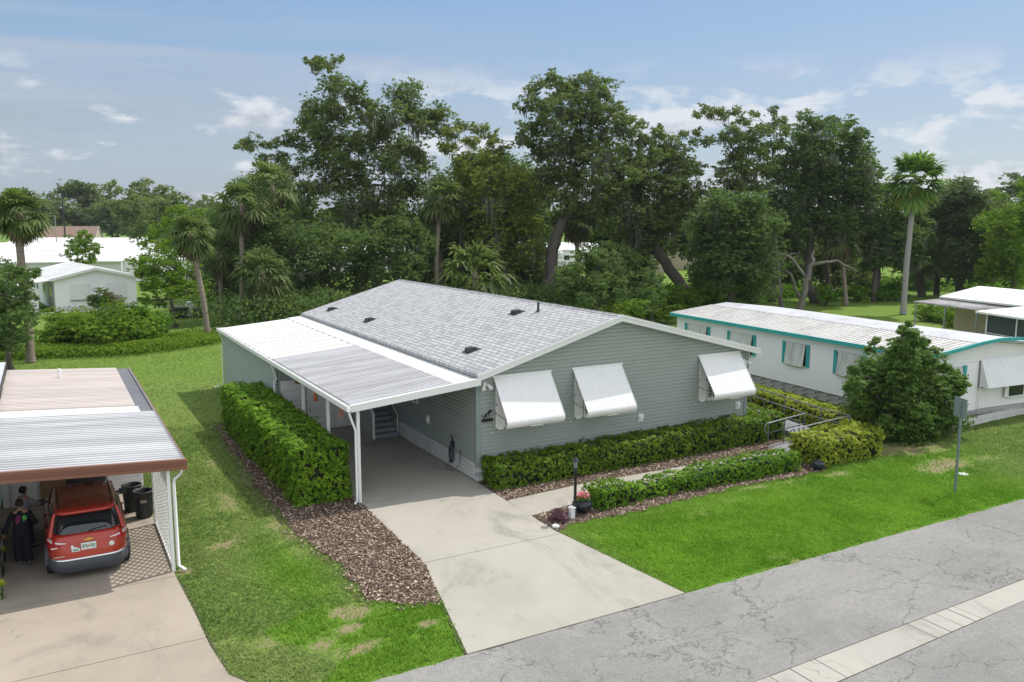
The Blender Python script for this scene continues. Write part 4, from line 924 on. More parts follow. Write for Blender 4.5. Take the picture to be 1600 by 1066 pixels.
def shrublet(name, x, y, r, h, n, mat, size, label, cat, asp=.35, stems=8):
    sh = thing(name, label, cat, (x, y, 0)); a = rng.uniform(0, 2*PI, n); t = rng.random(n); rr = r*np.sqrt(rng.random(n))*(.4+.6*np.sin(t*PI*.85))
    C = np.stack([x+rr*np.cos(a), y+rr*np.sin(a), h*(.08+.92*t)*(1-.3*rr/r)], 1); Nn = np.stack([np.cos(a)*.5, np.sin(a)*.5, np.ones(n)], 1)+rng.normal(0, .5, (n, 3))
    V, q = leaf_quads(C, Nn, size*rng.uniform(.6, 1.3, n), rng.random(n), asp); mesh_arrays('foliage', V, np.arange(len(V)).reshape(-1, 4), mat, {'v': q}, sh)
    mb = MB()
    for k in range(stems):
        b = random.uniform(0, 2*PI); q_ = random.uniform(.3, .7)*r; mb.tube([(x+.03*math.cos(b), y+.03*math.sin(b), 0), (x+q_*math.cos(b), y+q_*math.sin(b), h*.7)], [.012+.01*h, .006], 5)
    mb.build('stem', M['bark'], sh); return sh
shrublet('purple_plant', .38, -4.42, .32, .42, 320, M['purple'], .11, 'small purple leaved plant in mulch beside the driveway', 'plant')
mb = MB(); mb.lathe([(0, .0), (.11, .0), (.11, .07), (.085, .09), (.06, .05), (0, .05)], (.03, -4.83, .02), 18); o = mb.build('path_light', newmat('clear_plastic', (.55, .57, .55), .15)[0], base=(.03, -4.83, 0)); tag(o, 'small round glass path light at the edge of the driveway', 'path light')
mb = MB(); mb.lathe([(0, .02), (.12, .02), (.2, .12), (.22, .24), (.19, .32), (.17, .32), (.15, .26), (0, .26)], (10.95, -4.6, 0), 20); o = mb.build('ceramic_pot', newmat('dark_blue_pot', (.02, .025, .04), .2)[0], base=(10.95, -4.6, 0)); tag(o, 'small dark glazed pot between the low green hedge and the yellow hedge', 'pot')
# sign seen from behind
sg_ = thing('road_sign', 'tall grey green post with sign plate turned away, standing on the lawn', 'sign', (12.91, -8.34, 0))
mb = MB(); lean = lambda z: (12.91-.0*z, -8.34, z)
mb.hexa([(12.865, -8.36, -.1), (12.955, -8.36, -.1), (12.955, -8.32, -.1), (12.865, -8.32, -.1)], [(12.865, -8.36, 2.95), (12.955, -8.36, 2.95), (12.955, -8.32, 2.95), (12.865, -8.32, 2.95)])
for k in range(20): mb.tube([(12.91, -8.365, .2+k*.14), (12.91, -8.361, .2+k*.14)], .012, 6)
mb.build('post', dirty('sign_post_paint', (.16, .21, .21), (.10, .14, .14), .6), sg_)
mb = MB(); c = (12.93, -8.30); th = R(68); dx, dy = math.cos(th)*.30, math.sin(th)*.30; nxn, nyn = -math.sin(th)*.012, math.cos(th)*.012
q0 = [(c[0]-dx, c[1]-dy, 2.42), (c[0]+dx, c[1]+dy, 2.42), (c[0]+dx, c[1]+dy, 3.05), (c[0]-dx, c[1]-dy, 3.05)]
mb.hexa(q0, [(x+nxn, y+nyn, z) for x, y, z in q0]); mb.build('sign_plate', dirty('sign_back', (.22, .255, .25), (.15, .18, .175), .5), sg_)
mb = MB(); q1 = [(x*1+(-nxn)*.4, y-nyn*.4, z) for x, y, z in [(c[0]-dx*.9, c[1]-dy*.9, 2.46), (c[0]+dx*.9, c[1]+dy*.9, 2.46), (c[0]+dx*.9, c[1]+dy*.9, 3.01), (c[0]-dx*.9, c[1]-dy*.9, 3.01)]]
mb.add(q1, [(0, 1, 2, 3)]); mb.build('sign_face', newmat('sign_yellow', (.65, .42, .03), .4)[0], sg_)
mb = MB(); mb.lathe([(0, .03), (.15, .03), (.17, .0)], (14.9, -7.35, 0), 18); o = mb.build('valve_cover', M['whblock'], base=(14.9, -7.35, 0)); tag(o, 'pale round utility cover in bare soil behind the sign', 'utility cover')

# ------------------------------------------------------------------ trees
def limb(mb, a, b, r0, r1, wob_=.12, n=6, sag=0., seed=None):
    a, b = Vector(a), Vector(b); ln = (b-a).length; pts, rs = [], []
    ph = [random.uniform(-1, 1) for _ in range(6)]; s_ = Vector((ph[0], ph[1], ph[2]*.5))*ln*wob_; s2 = Vector((ph[3], ph[4], ph[5]*.5))*ln*wob_*.5
    for k in range(n+1):
        t = k/n; p = a.lerp(b, t)+s_*math.sin(PI*t)+s2*math.sin(2*PI*t)+Vector((0, 0, sag*ln*math.sin(PI*t))); pts.append(p); rs.append(r0+(r1-r0)*t)
    mb.tube(pts, rs, 7, caps=False); return pts
def crown_leaves(cl, leaf, dens, flat=.75, sub=13, up=.5):
    Vs, vv = [], []
    for (c, r) in cl:
        k = max(5, int(sub*min(1.6, (r/1.8)**1.2))); d = rng.normal(size=(k, 3)); d /= np.linalg.norm(d, axis=1, keepdims=True); d[:, 2] *= flat
        sc = np.array(c)+d*(r*rng.uniform(.30, .92, (k, 1))); sr_ = r*rng.uniform(.22, .48, k)
        ntot = dens*30*r*r/(leaf*leaf); w = sr_**2/np.sum(sr_**2)
        cvar = rng.uniform(-.15, .15)
        for i in range(k):
            K = 8; m = max(2, int(ntot*w[i]/K)); q = rng.normal(size=(m, 3)); q /= np.linalg.norm(q, axis=1, keepdims=True)
            rad = sr_[i]*(.30+.85*rng.random(m)**.55); S = sc[i]+q*rad[:, None]*np.array([1.15, 1.15, .75]); vs_ = .42+cvar+rng.normal(0, .12)+rng.normal(0, .17, m)
            C = np.repeat(S, K, 0)+rng.normal(0, leaf*.42, (m*K, 3))*np.array([1, 1, .55])       # sprays of leaves, gaps between
            Nn = np.repeat(q*.6+np.array([0, 0, up])+rng.normal(0, .35, (m, 3)), K, 0)+rng.normal(0, .38, (m*K, 3))
            v = np.clip(np.repeat(vs_, K)+rng.normal(0, .10, m*K), 0, 1)
            V, vq = leaf_quads(C, Nn, leaf*rng.uniform(.6, 1.3, m*K), v, .6); Vs.append(V); vv.append(vq)
    return np.concatenate(Vs), np.concatenate(vv)
TOT = [0]
def tree(name, label, cat, base, px, trunk_r, mat, leaf=.25, dens=1.0, moss=0, fork=.35, spread=.9, group=None, trunk_pts=None, kids=None, flat=.8, sub=13, bark='bark', dD=0, moss_len=1.5):
    """px: (u, v, radius px) of the leaf masses as seen; each gets its own depth about the trunk"""
    bx, by = base; D = fd((bx, by, 0))+dD; cl = []; extra = []
    H = max(at(u, v, D)[2] for u, v, r in px)
    for (u, v, r) in px:
        rm = r*(1.2 if r < 18 else 1.42)*D/FPX; c = at(u, v, D+random.uniform(-1, 1)*spread*3.2); cl.append((c, rm))
        for _ in range(3): a_ = random.uniform(0, 2*PI); q_ = random.uniform(.4, .95)*r; c2 = at(u+q_*math.cos(a_), v+q_*.8*math.sin(a_), D+random.uniform(-1, 1)*spread*3.6); extra.append((c2, rm*.62))
    tr = thing(name, label, cat, (bx, by, 0), group); mb = MB()
    cm = np.mean([c for c, r in cl], 0)
    if trunk_pts: tp = [Vector((bx, by, 0))]+[Vector(at(u, v, D)) for u, v in trunk_pts]
    else: top = Vector((bx*.6+cm[0]*.4, by*.6+cm[1]*.4, H*fork)); tp = [Vector((bx, by, 0)), Vector((bx, by, H*fork*.5))+Vector((random.uniform(-.3, .3), random.uniform(-.3, .3), 0)), top]
    rs = [trunk_r*1.45]+[trunk_r*(1-.35*k/len(tp)) for k in range(1, len(tp))]
    fine, fr = [], []
    for i in range(len(tp)-1):
        for k in range(4): fine.append(tp[i].lerp(tp[i+1], k/4)+Vector((random.uniform(-1, 1), random.uniform(-1, 1), 0))*trunk_r*(.22 if (i or k) else 0)); fr.append(rs[i]+(rs[i+1]-rs[i])*k/4)
    fine.append(tp[-1]); fr.append(rs[-1]); mb.tube(fine, fr, 10, caps=False)
    mb.build('trunk', M[bark], tr)
    nodes = [(tp[-1], rs[-1]*.85)]; 
    if len(tp) > 2: nodes.append((tp[-2].lerp(tp[-1], .5), rs[-2]*.7))
    bm_ = MB()
    for c, r in sorted(cl, key=lambda q: (Vector(q[0])-tp[-1]).length):
        c = Vector(c); best = min(nodes, key=lambda nd: (nd[0]-c).length+max(0, nd[0].z-c.z)*.6-nd[1]*3)
        r0 = best[1]*.72; d = (best[0]-c).length; r1 = max(r0*.55-.004*d, .035); pts = limb(bm_, best[0], c, r0, r1, .13, 6, .03)
        nodes += [(pts[3], r0*.8), (pts[-1], r1)]
        for _ in range(int(3+r)):
            q = Vector(rng.normal(size=3)); q.normalize(); limb(bm_, c, c+q*r*.85, r1*.7, .012, .15, 3)
    bm_.build('branches', M[bark], tr)
    V, vq = crown_leaves(cl+extra, leaf*.86, dens*.60, flat, sub); F = np.arange(len(V)).reshape(-1, 4); TOT[0] += len(F)
    mesh_arrays('crown', V, F, mat, {'v': vq}, tr)
    if moss:
        Vs, vv = [], []
        for c, r in cl:
            k = int(moss*r*r*2.0)+2; 
            for _ in range(k):
                q_ = rng.normal(size=3); q_ /= np.linalg.norm(q_); p = np.array(c)+q_*rng.uniform(.1, .72)*r*np.array([1, 1, .6]); p[2] -= r*.1
                m = rng.integers(8, 20); L_ = moss_len*rng.uniform(.35, 1.1)*min(1.3, r*.6)
                o_ = rng.normal(0, .18, (m, 3))*np.array([1, 1, .5]); l = L_*rng.uniform(.4, 1, m); w = rng.uniform(.02, .07, m); th = rng.uniform(0, PI, m)
                dx = np.stack([np.cos(th)*w, np.sin(th)*w, np.zeros(m)], 1); t0 = p+o_; dr = rng.normal(0, .08, (m, 3)); dr[:, 2] = -l
                Vs.append(np.stack([t0-dx, t0+dx, t0+dr*.6+dx*.9, t0+dr-dx*.2], 1).reshape(-1, 3)); vv.append(np.repeat(rng.random(m), 4))
        V = np.concatenate(Vs); mesh_arrays('hanging_moss', V, np.arange(len(V)).reshape(-1, 4), M['moss'], {'v': np.concatenate(vv)}, tr)
    return tr
def bush(name, label, cat, pos, r, h, mat, leaf=.14, dens=1., group=None, sub=16, lobes=5):
    x, y = pos; b = thing(name, label, cat, (x, y, 0), group); cl = []
    for k in range(lobes):
        a = k*2*PI/lobes+random.uniform(-.4, .4); q = .45*r; cl.append(((x+q*math.cos(a), y+q*math.sin(a), h*random.uniform(.38, .55)), min(r, h)*.52))
    cl.append(((x, y, h*.68), min(r, h)*.5)); V, vq = crown_leaves(cl, leaf, dens, .85, sub); V[:, 2] = np.maximum(V[:, 2], .02)
    V[:, 0] = x+(V[:, 0]-x)*(r/max(.01, min(r, h)*.52+.45*r)); V[:, 1] = y+(V[:, 1]-y)*(r/max(.01, min(r, h)*.52+.45*r)); V[:, 2] *= h/(h*.68+min(r, h)*.36)
    mesh_arrays('foliage', V, np.arange(len(V)).reshape(-1, 4), mat, {'v': vq}, b); TOT[0] += len(V)//4
    mb = MB()
    for k in range(6): c = cl[k % len(cl)][0]; mb.tube([(x, y, 0), (c[0], c[1], c[2])], [.05, .015], 5)
    mb.build('stem', M['bark'], b); return b
def palm(name, label, pts, R_, nf, mat, dead=18, trunk=.19, group=None, bark='palmbark', droop=.5, skirt=True, yellow=0, seg=18, width=.052, elmin=-55):
    """pts: trunk line in metres"""
    p = thing(name, label, 'palm tree', tuple(np.array(pts[0])*[1, 1, 0]), group); mb = MB(); P_ = [Vector(a) for a in pts]; fine, fr = [], []
    n = 14
    for k in range(n+1):
        t = k/n*(len(P_)-1); i = min(int(t), len(P_)-2); q = P_[i].lerp(P_[i+1], t-i); fine.append(q); fr.append(trunk*(1.35 if k == 0 else 1.08-.18*k/n+(.04 if k % 2 else 0)))
    mb.tube(fine, fr, 12); mb.build('trunk', M[bark], p)
    top = np.array(P_[-1])
    def fronds(cnt, el0, el1, R0, mt, nm, dr, rnd):
        V = []; var = []; g = 0
        for k in range(cnt):
            az = k*2.39996+rng.normal(0, .25); u = (k+.5)/cnt; el = R(el0+(el1-el0)*u+rng.normal(0, 7)); RR = R0*rng.uniform(.85, 1.1)
            d = np.array([math.cos(az)*math.cos(el), math.sin(az)*math.cos(el), math.sin(el)]); s_ = np.array([-math.sin(az), math.cos(az), 0]); nn = np.cross(d, s_)
            if nn[2] < 0: nn = -nn
            c = top+d*RR*.48-np.array([0, 0, dr*RR*.06]); vb = rng.random()
            # petiole
            w = s_*.018
            V.append([top-w, top+w, c+w, c-w]); var.append(.8)
            roll = rng.normal(0, .3); s2 = s_*math.cos(roll)+nn*math.sin(roll); n2 = np.cross(d, s2)
            for j in range(seg):
                a = R(-118+236*(j+.5)/seg); dd = d*math.cos(a)+s2*math.sin(a)+n2*(.10*(1 if j % 2 else -1)); dd /= np.linalg.norm(dd)
                ll = RR*.56*(1-.30*abs(a)/R(118))*rng.uniform(.9, 1.08); m_ = c+dd*ll*.55-np.array([0, 0, 1])*ll*dr*.10; e = m_+(dd*(1-dr*.55)-np.array([0, 0, 1])*dr*.8)*ll*.48
                q = np.cross(dd, nn); q = q/(np.linalg.norm(q)+1e-6)*width*RR*.62; v_ = np.clip(vb*.7+rng.random()*.4, 0, 1)
                V.append([c-q*.35, c+q*.35, m_+q, m_-q]); V.append([m_-q, m_+q, e+q*.12, e-q*.12]); var += [v_, v_]
        V = np.array(V).reshape(-1, 3); TOT[0] += len(V)//4
        mesh_arrays(nm, V, np.arange(len(V)).reshape(-1, 4), mt, {'v': np.repeat(var, 4)}, p)
    fronds(nf, 82, elmin, R_, mat, 'fronds', droop, 1)
    if yellow: fronds(yellow, -38, -72, R_*.78, M['palmyellow'], 'yellow_fronds', .9, 1)
    if dead: fronds(dead, -50, -86, R_*.80, M['palmdead'], 'dead_fronds', 1.0, 1)
    return p
# ------------------------------------------------------------------ neighbour's carport, left
nc = thing('neighbour_carport', 'neighbouring carport with ribbed grey and faded pink roof and brown fascia', 'carport', (-11.5, 0, 0))
zn = lambda x: 2.80+(-9.36-x)*.062
mb = MB(); corr(mb, -13.55, zn(-13.55), -9.42, zn(-9.42), -2.80, 3.25, .215, .05)
nr = mb.build('roof', corrmat('streaked_panel', (.60, .605, .61), (.36, .365, .375), (.05, .05, .055), -2.80, .215, 1.0, .5, .38), nc)
mb = MB(); corr(mb, -13.5, zn(-13.5)+.01, -9.85, zn(-9.85)+.01, 4.15, 11.9, .235, .045); mb.build('roof_panel', corrmat('faded_pink_panel', (.62, .55, .50), (.46, .41, .385), (.10, .075, .07), 4.15, .235, 1.0, .5, .36), nr)
mb = MB(); corr(mb, -13.5, zn(-13.5)+.02, -9.78, zn(-9.78)+.02, 3.2, 4.14, .6, .006); mb.build('roof_panel', M['pan'], nr)
mb = MB(); corr(mb, -9.84, zn(-9.84)-.01, -9.45, zn(-9.45)-.01, 3.25, 11.9, .21, .03); mb.box((-9.43, -2.8, zn(-9.4)-.1), (-9.38, 11.95, zn(-9.4)+.05)); mb.build('roof_panel', dirty('dark_gutter', (.17, .175, .19), (.08, .08, .09), .5), nr)
mb = MB()
for (dy, za, zb) in ((0, -.20, .06), (-.03, -.02, .055), (-.03, -.20, -.12)):
    mb.hexa([(-16.5, -2.87+dy, zn(-13.6)+za), (-13.5, -2.87+dy, zn(-13.5)+za), (-9.33, -2.87+dy, zn(-9.33)+za), (-9.33, -2.81, zn(-9.33)+za), (-13.5, -2.81, zn(-13.5)+za), (-16.5, -2.81, zn(-13.6)+za)], [(-16.5, -2.87+dy, zn(-13.6)+zb), (-13.5, -2.87+dy, zn(-13.5)+zb), (-9.33, -2.87+dy, zn(-9.33)+zb), (-9.33, -2.81, zn(-9.33)+zb), (-13.5, -2.81, zn(-13.5)+zb), (-16.5, -2.81, zn(-13.6)+zb)])
mb.box((-9.375, -2.8, zn(-9.4)-.16), (-9.34, 11.95, zn(-9.4)+.02)); mb.build('fascia', M['brown'], nc)
for y in (-2.70, 1.0, 4.6):
    mb = MB(); mb.box((-9.80, y-.04, .02), (-9.72, y+.04, zn(-9.8)-.05)); mb.build('post', M['white_clean'], nc)
mb = MB(); mb.tube([(-9.42, -2.62, 2.62), (-9.46, -2.62, 2.45), (-9.62, -2.66, 2.33), (-9.64, -2.68, 2.2), (-9.64, -2.70, .15), (-9.50, -2.85, .05)], .042, 6); mb.build('downspout', M['white_clean'], nc)
mb = MB(); y0, y1, z0, z1 = -2.66, .96, .10, 2.55; sp_ = .26
k = y0-(z1-z0)
while k < y1:
    for s in (1, -1):
        a = [(k, z0), (k+(z1-z0), z1)] if s == 1 else [(k, z1), (k+(z1-z0), z0)]
        (ya, za), (yb, zb) = a; t0 = max(0, (y0-ya)/(yb-ya)); t1 = min(1, (y1-ya)/(yb-ya))
        if t1-t0 < .02: continue
        p, q = (ya+(yb-ya)*t0, za+(zb-za)*t0), (ya+(yb-ya)*t1, za+(zb-za)*t1); x = -9.765 if s == 1 else -9.752; n_ = .025
        mb.hexa([(x, p[0], p[1]-n_), (x+.009, p[0], p[1]-n_), (x+.009, p[0], p[1]+n_), (x, p[0], p[1]+n_)], [(x, q[0], q[1]-n_), (x+.009, q[0], q[1]-n_), (x+.009, q[0], q[1]+n_), (x, q[0], q[1]+n_)])
    k += sp_
for zz_ in (z0-.03, z1): mb.box((-9.775, y0, zz_), (-9.735, y1, zz_+.04))
mb.build('lattice', M['white_clean'], nc)
# rear wall of the carport: door, panels, curtains
mb = MB(); siding_rows(mb, (-10.75, 4.55), (1, 0), (0, -1), 1.0, .03, lambda s: 2.75, 2.75, .16); mb.box((-13.6, 4.57, .03), (-9.75, 4.65, 2.8)); mb.build('rear_wall', M['white_wall'], nc)
mb = MB(); mb.box((-12.6, 4.50, .03), (-11.9, 4.56, 2.7)); mb.build('wood_panel', newmat('tan_panel', (.30, .19, .10), .7)[0], nc)
def curtain(x0, x1, y, z0, z1, mt, par):
    mb = MB(); n = int((x1-x0)/.035); V = []
    for i in range(n+1):
        x = x0+(x1-x0)*i/n; o_ = .05*math.sin(i*1.3)+.02*math.sin(i*.47); V += [(x, y+o_, z0), (x, y+o_*.6, z1)]
    mb.add(V, [(2*i, 2*i+2, 2*i+3, 2*i+1) for i in range(n)], True); return mb.build('curtain', mt, par)
cm_ = dirty('mauve_curtain', (.28, .20, .24), (.16, .11, .14), .9, 2, 8, .7)
curtain(-12.0, -11.45, 4.3, .9, 2.7, cm_, nc); curtain(-11.15, -10.72, 4.2, .9, 2.7, cm_, nc)
mb = MB(); mb.box((-11.9, 4.46, .03), (-10.8, 4.55, 2.7)); mb.build('screen', M['darkplastic'], nc)
mb = MB(); mb.tube([(-12.9, 8.7, 2.7), (-12.9, 8.7, 3.42)], .07, 12); 
p = gp(93, 588, 3.0); mb = MB(); mb.tube([(p[0], p[1]-.3, 2.8), (p[0], p[1]-.3, 3.32)], .06, 12); mb.build('vent_pipe', M['white_clean'], nr)
# neighbour's own house at the far left edge
nh = thing('neighbour_house', 'neighbouring pale house with flat grey streaked roof at the left edge', 'house', (-16, 4, 0))
mb = MB(); corr(mb, -20, 3.45, -13.55, 3.28, -2.6, 12.6, .2, .03); mb.build('roof', M['corr2'], nh)
mb = MB(); mb.box((-13.56, -2.6, 3.10), (-13.52, 12.6, 3.29)); mb.build('gutter', M['darkplastic'], nh)
mb = MB(); mb.box((-20, -2.4, .03), (-13.72, 12.4, 3.2)); siding_rows(mb, (-13.715, -2.4), (0, 1), (1, 0), 14.8, .03, lambda s: 3.1, 3.1, .16); mb.build('wall', M['mint_wall'], nh)
d = MB(); d.box((-13.35, 4.50, .05), (-12.75, 4.56, 2.15)); d_ = d.build('door', M['white_clean'], nh); m_ = MB(); m_.lathe([(0, 0), (.10, 0), (.12, .02), (0, .02)], (0, 0, 0), 12)
mb = MB(); mb.tube([(-13.05+.1*math.cos(t), 4.47, 1.75+.1*math.sin(t)) for t in np.linspace(0, 2*PI, 13)], .035, 6); mb.build('wreath', newmat('dark_red_wreath', (.12, .02, .02), .8)[0], d_)

# ------------------------------------------------------------------ trash bins
def bin_(x, y, label, rot=0):
    b = thing('trash_bin', label, 'trash bin', (x, y, 0), 'black trash bins at the back of the carport')
    mb = MB(); prof = [(0, .03), (.20, .03), (.215, .05), (.235, .45), (.262, .78), (.285, .79), (.285, .83), (.25, .83), (.235, .80), (.22, .4), (.2, .08), (0, .08)]; mb.lathe(prof, (x, y, 0), 24)
    for k in range(10):
        a = k*2*PI/10; mb.tube([(x+.222*math.cos(a), y+.222*math.sin(a), .1), (x+.255*math.cos(a), y+.255*math.sin(a), .72)], .008, 4)
    mb.build('bin_body', M['darkplastic'], b)
    mb = MB()
    for s in (0, PI): a = rot+s; c, q = math.cos(a), math.sin(a); mb.tube([(x+.27*c-.07*q, y+.27*q+.07*c, .70), (x+.32*c-.06*q, y+.32*q+.06*c, .71), (x+.32*c+.06*q, y+.32*q-.06*c, .71), (x+.27*c+.07*q, y+.27*q-.07*c, .70)], .014, 5)
    mb.build('handle', M['darkplastic'], b); return b
bin_(-10.22, 2.55, 'black round trash bin standing farther back beside the car'); bb = bin_(-9.98+.0, 1.78, 'black round trash bin standing nearest the white carport post')
mb = MB(); mb.box((-10.08, 1.535, .52), (-9.92, 1.56, .60)); mb.build('sticker', M['beige_paint'], bb)

# ------------------------------------------------------------------ car
red, rnt, rb = newmat('red_car_paint', (.42, .028, .010), .25, .2, .5); rb.inputs['Coat Weight'].default_value = .8; rb.inputs['Coat Roughness'].default_value = .06
tint = newmat('tinted_glass', (.012, .016, .02), .04, 0, .9)[0]; clad = newmat('grey_cladding', (.055, .062, .075), .55)[0]
chrome = newmat('chrome', (.75, .75, .75), .15, 1)[0]; lampr = newmat('tail_lamp_red', (.42, .006, .012), .1, 0, .7)[0]; lampw = newmat('tail_lamp_clear', (.75, .68, .68), .12, 0, .7)[0]
CX, CY = -11.56, -2.18
car = thing('parked_car', 'red sport utility car parked under the neighbouring carport, seen from behind', 'car', (CX, CY, 0))
def outline(hw, y0, y1, z, e=5.5, n=56, sag=0.):
    o = []; yc, hy = (y0+y1)/2, (y1-y0)/2
    for k in range(n):
        t = 2*PI*k/n; c, s = math.cos(t), math.sin(t)
        o.append((CX+hw*math.copysign(abs(c)**(2/e), c), CY+yc+hy*math.copysign(abs(s)**(2/e), s), z))
    return o
mb = MB(); mb.loft([outline(*a) for a in [(.90, .04, 4.52, .34), (.915, .03, 4.58, .48), (.918, .045, 4.58, .60), (.922, .06, 4.56, .72), (.925, .085, 4.53, .82), (.918, .10, 4.48, .93), (.90, .12, 4.36, 1.02), (.865, .155, 4.1, 1.09), (.83, .20, 3.8, 1.125)]])
body = mb.build('body', red, car)
mb = MB(); mb.loft([outline(*a) for a in [(.86, .06, 4.5, .22), (.925, .0, 4.6, .30), (.935, -.02, 4.62, .42), (.928, -.01, 4.6, .53), (.915, .03, 4.57, .545)]]); mb.build('bumper', clad, car)
mb = MB(); mb.loft([outline(*a) for a in [(.926, -.014, 4.58, .545), (.93, -.018, 4.58, .565), (.922, .01, 4.56, .585)]]); mb.build('trim_strip', chrome, body)
mb = MB(); mb.loft([outline(*a) for a in [(.815, .215, 3.72, 1.11, 5), (.80, .27, 3.5, 1.2, 5), (.735, .44, 3.0, 1.42, 5), (.685, .56, 2.72, 1.56, 5), (.66, .6, 2.65, 1.585, 5)]]); gl = mb.build('glazing', tint, car)
mb = MB(); mb.loft([outline(*a) for a in [(.70, .40, 2.80, 1.555, 6), (.705, .385, 2.84, 1.585, 6), (.695, .40, 2.80, 1.625, 6), (.62, .52, 2.62, 1.655, 6), (.40, .75, 2.3, 1.668, 6)]]); rf = mb.build('roof', red, car)
mb = MB()
for k in (-.36, -.22, -.08, .08, .22, .36): mb.tube([(CX+k, CY+.75, 1.664-.02*abs(k)*2), (CX+k, CY+2.3, 1.666-.02*abs(k)*2)], .009, 5)
mb.build('roof_rib', red, rf)
for s in (-1, 1): mb = MB(); mb.tube([(CX+s*.60, CY+.65, 1.66), (CX+s*.60, CY+.75, 1.70), (CX+s*.62, CY+2.5, 1.69), (CX+s*.62, CY+2.62, 1.63)], .014, 6); mb.build('roof_rail', M['darkplastic'], rf)
mb = MB(); mb.loft([[(CX-.03, CY+.62, 1.66), (CX+.03, CY+.62, 1.66), (CX+.03, CY+.80, 1.66), (CX-.03, CY+.80, 1.66)], [(CX-.008, CY+.60, 1.715), (CX+.008, CY+.60, 1.715), (CX+.008, CY+.66, 1.715), (CX-.008, CY+.66, 1.715)]]); mb.build('antenna', M['dark'], rf)
for s in (-1, 1):
    mb = MB(); mb.tube([(CX+s*.80, CY+.30, 1.08), (CX+s*.765, CY+.42, 1.25), (CX+s*.70, CY+.56, 1.50), (CX+s*.665, CY+.58, 1.57)], [.062, .052, .042, .04], 8)
    mb.build('pillar', red, car); mb = MB(); mb.tube([(CX+s*.79, CY+3.5, 1.12), (CX+s*.70, CY+2.8, 1.56)], .028, 8); mb.build('pillar', red, car)
mb = MB()
for s in (-1, 1): mb.tube([(CX+s*.815, CY+.5, 1.14), (CX+s*.825, CY+3.4, 1.13)], .012, 6)
for s in (-1, 1): mb.tube([(CX+s*.765, CY+1.9, 1.15), (CX+s*.70, CY+1.85, 1.55)], .022, 6)
mb.build('window_trim', chrome, gl)
for s in (-1, 1):      # tail lamps hugging the corners
    lm = MB(); pts = []
    def surf(a, z): # point on the rear corner, a across
        hw, y0 = np.interp(z, [.72, .82, .93, 1.02, 1.09], [.922, .925, .918, .90, .865]), np.interp(z, [.72, .82, .93, 1.02, 1.09], [.06, .085, .10, .12, .155])
        y1 = 4.5; yc, hy = (y0+y1)/2, (y1-y0)/2; c = min(1, a/hw)
        cc = c**(5.5/2); ss = math.sqrt(max(0, 1-cc*cc)); return (CX+s*a*1.004, CY+yc-hy*ss**(2/5.5)-.012, z)
    A = np.linspace(.42, .915, 16); top = lambda a: .955+.125*(a-.42)/.5; bot = lambda a: .93-.10*(a-.42)/.5
    V = []
    for a in A: V += [surf(a, bot(a)), surf(a, (bot(a)+top(a))/2), surf(a, top(a))]
    lm.add(V, [f for i in range(len(A)-1) for f in ((3*i, 3*i+3, 3*i+4, 3*i+1), (3*i+1, 3*i+4, 3*i+5, 3*i+2))], True); tl = lm.build('tail_light', lampr, car)
    lm = MB(); V = []
    for a in np.linspace(.47, .70, 8): z_ = .5*(top(a)+bot(a)); p, q = surf(a, z_+.0), surf(a, z_+.012+.035*(a-.42)/.3); V += [(p[0], p[1]-.008, p[2]), (q[0], q[1]-.008, q[2])]
    lm.add(V, [(2*i, 2*i+2, 2*i+3, 2*i+1) for i in range(7)]); b_ = len(V); V = []
    for a in np.linspace(.76, .86, 5): z_ = .5*(top(a)+bot(a)); p, q = surf(a, z_-.0), surf(a, z_+.065); V += [(p[0], p[1]-.008, p[2]), (q[0], q[1]-.008, q[2])]
    lm.add(V, [(2*i, 2*i+2, 2*i+3, 2*i+1) for i in range(4)]); lm.build('lens', lampw, tl)
mb = MB(); mb.box((CX-.165+.0, CY+.028, .755), (CX+.165, CY+.045, .93)); pl_ = mb.build('licence_plate', newmat('plate_white', (.72, .76, .72), .4)[0], car, bevel=.01)
mb = MB()
for i, x in enumerate((-.125, -.085, -.045, .045, .085, .125)):
    w_ = .013; mb.box((CX+x-w_, CY+.024, .80), (CX+x-w_*.3, CY+.029, .885)); mb.box((CX+x-w_, CY+.024, [.875, .835, .8][i % 3]), (CX+x+w_, CY+.029, [.885, .845, .81][i % 3])); mb.box((CX+x+w_*.3, CY+.024, [.80, .84][i % 2]), (CX+x+w_, CY+.029, .885))
mb.build('lettering', newmat('plate_green', (.02, .16, .10), .5)[0], pl_)
mb = MB(); mb.lathe([(0, 0), (.016, .01), (.02, .03), (.012, .05), (0, .055)], (CX-.002, CY+.026, .815), 8); mb.build('emblem', newmat('plate_orange', (.55, .14, .03), .5)[0], pl_)
gold = newmat('gold_emblem', (.75, .48, .12), .25, .8)[0]
mb = MB(); sk = .022; q0 = [(-.11, -.018), (-.045, -.018), (-.045, -.036), (.045, -.036), (.045, -.018), (.11, -.018), (.10+.02, .018), (.045+.012, .018), (.045+.012, .036), (-.045+.012, .036), (-.045+.012, .018), (-.11+.022, .018)]
mb.hexa([(CX+x, CY+.085, 1.0+z) for x, z in q0], [(CX+x, CY+.055, 1.0+z) for x, z in q0]); mb.build('emblem', gold, car)
mb = MB(); mb.lathe([(0, 0), (.062, 0), (.062, .012), (0, .012)], (0, 0, 0), 20); mb.v = [(CX+.50+x, CY+.062-z, .80+y) for x, y, z in mb.v]; mb.build('sticker', M['whitef'], car)
mb = MB(); q0 = [(-.36, .74), (-.19, .74), (-.19, .80), (-.25, .84), (-.31, .86), (-.33, .91), (-.38, .90), (-.375, .85)]; mb.hexa([(CX+x, CY+.05, z) for x, z in q0], [(CX+x, CY+.036, z) for x, z in q0]); stk = mb.build('sticker', M['whitef'], car)
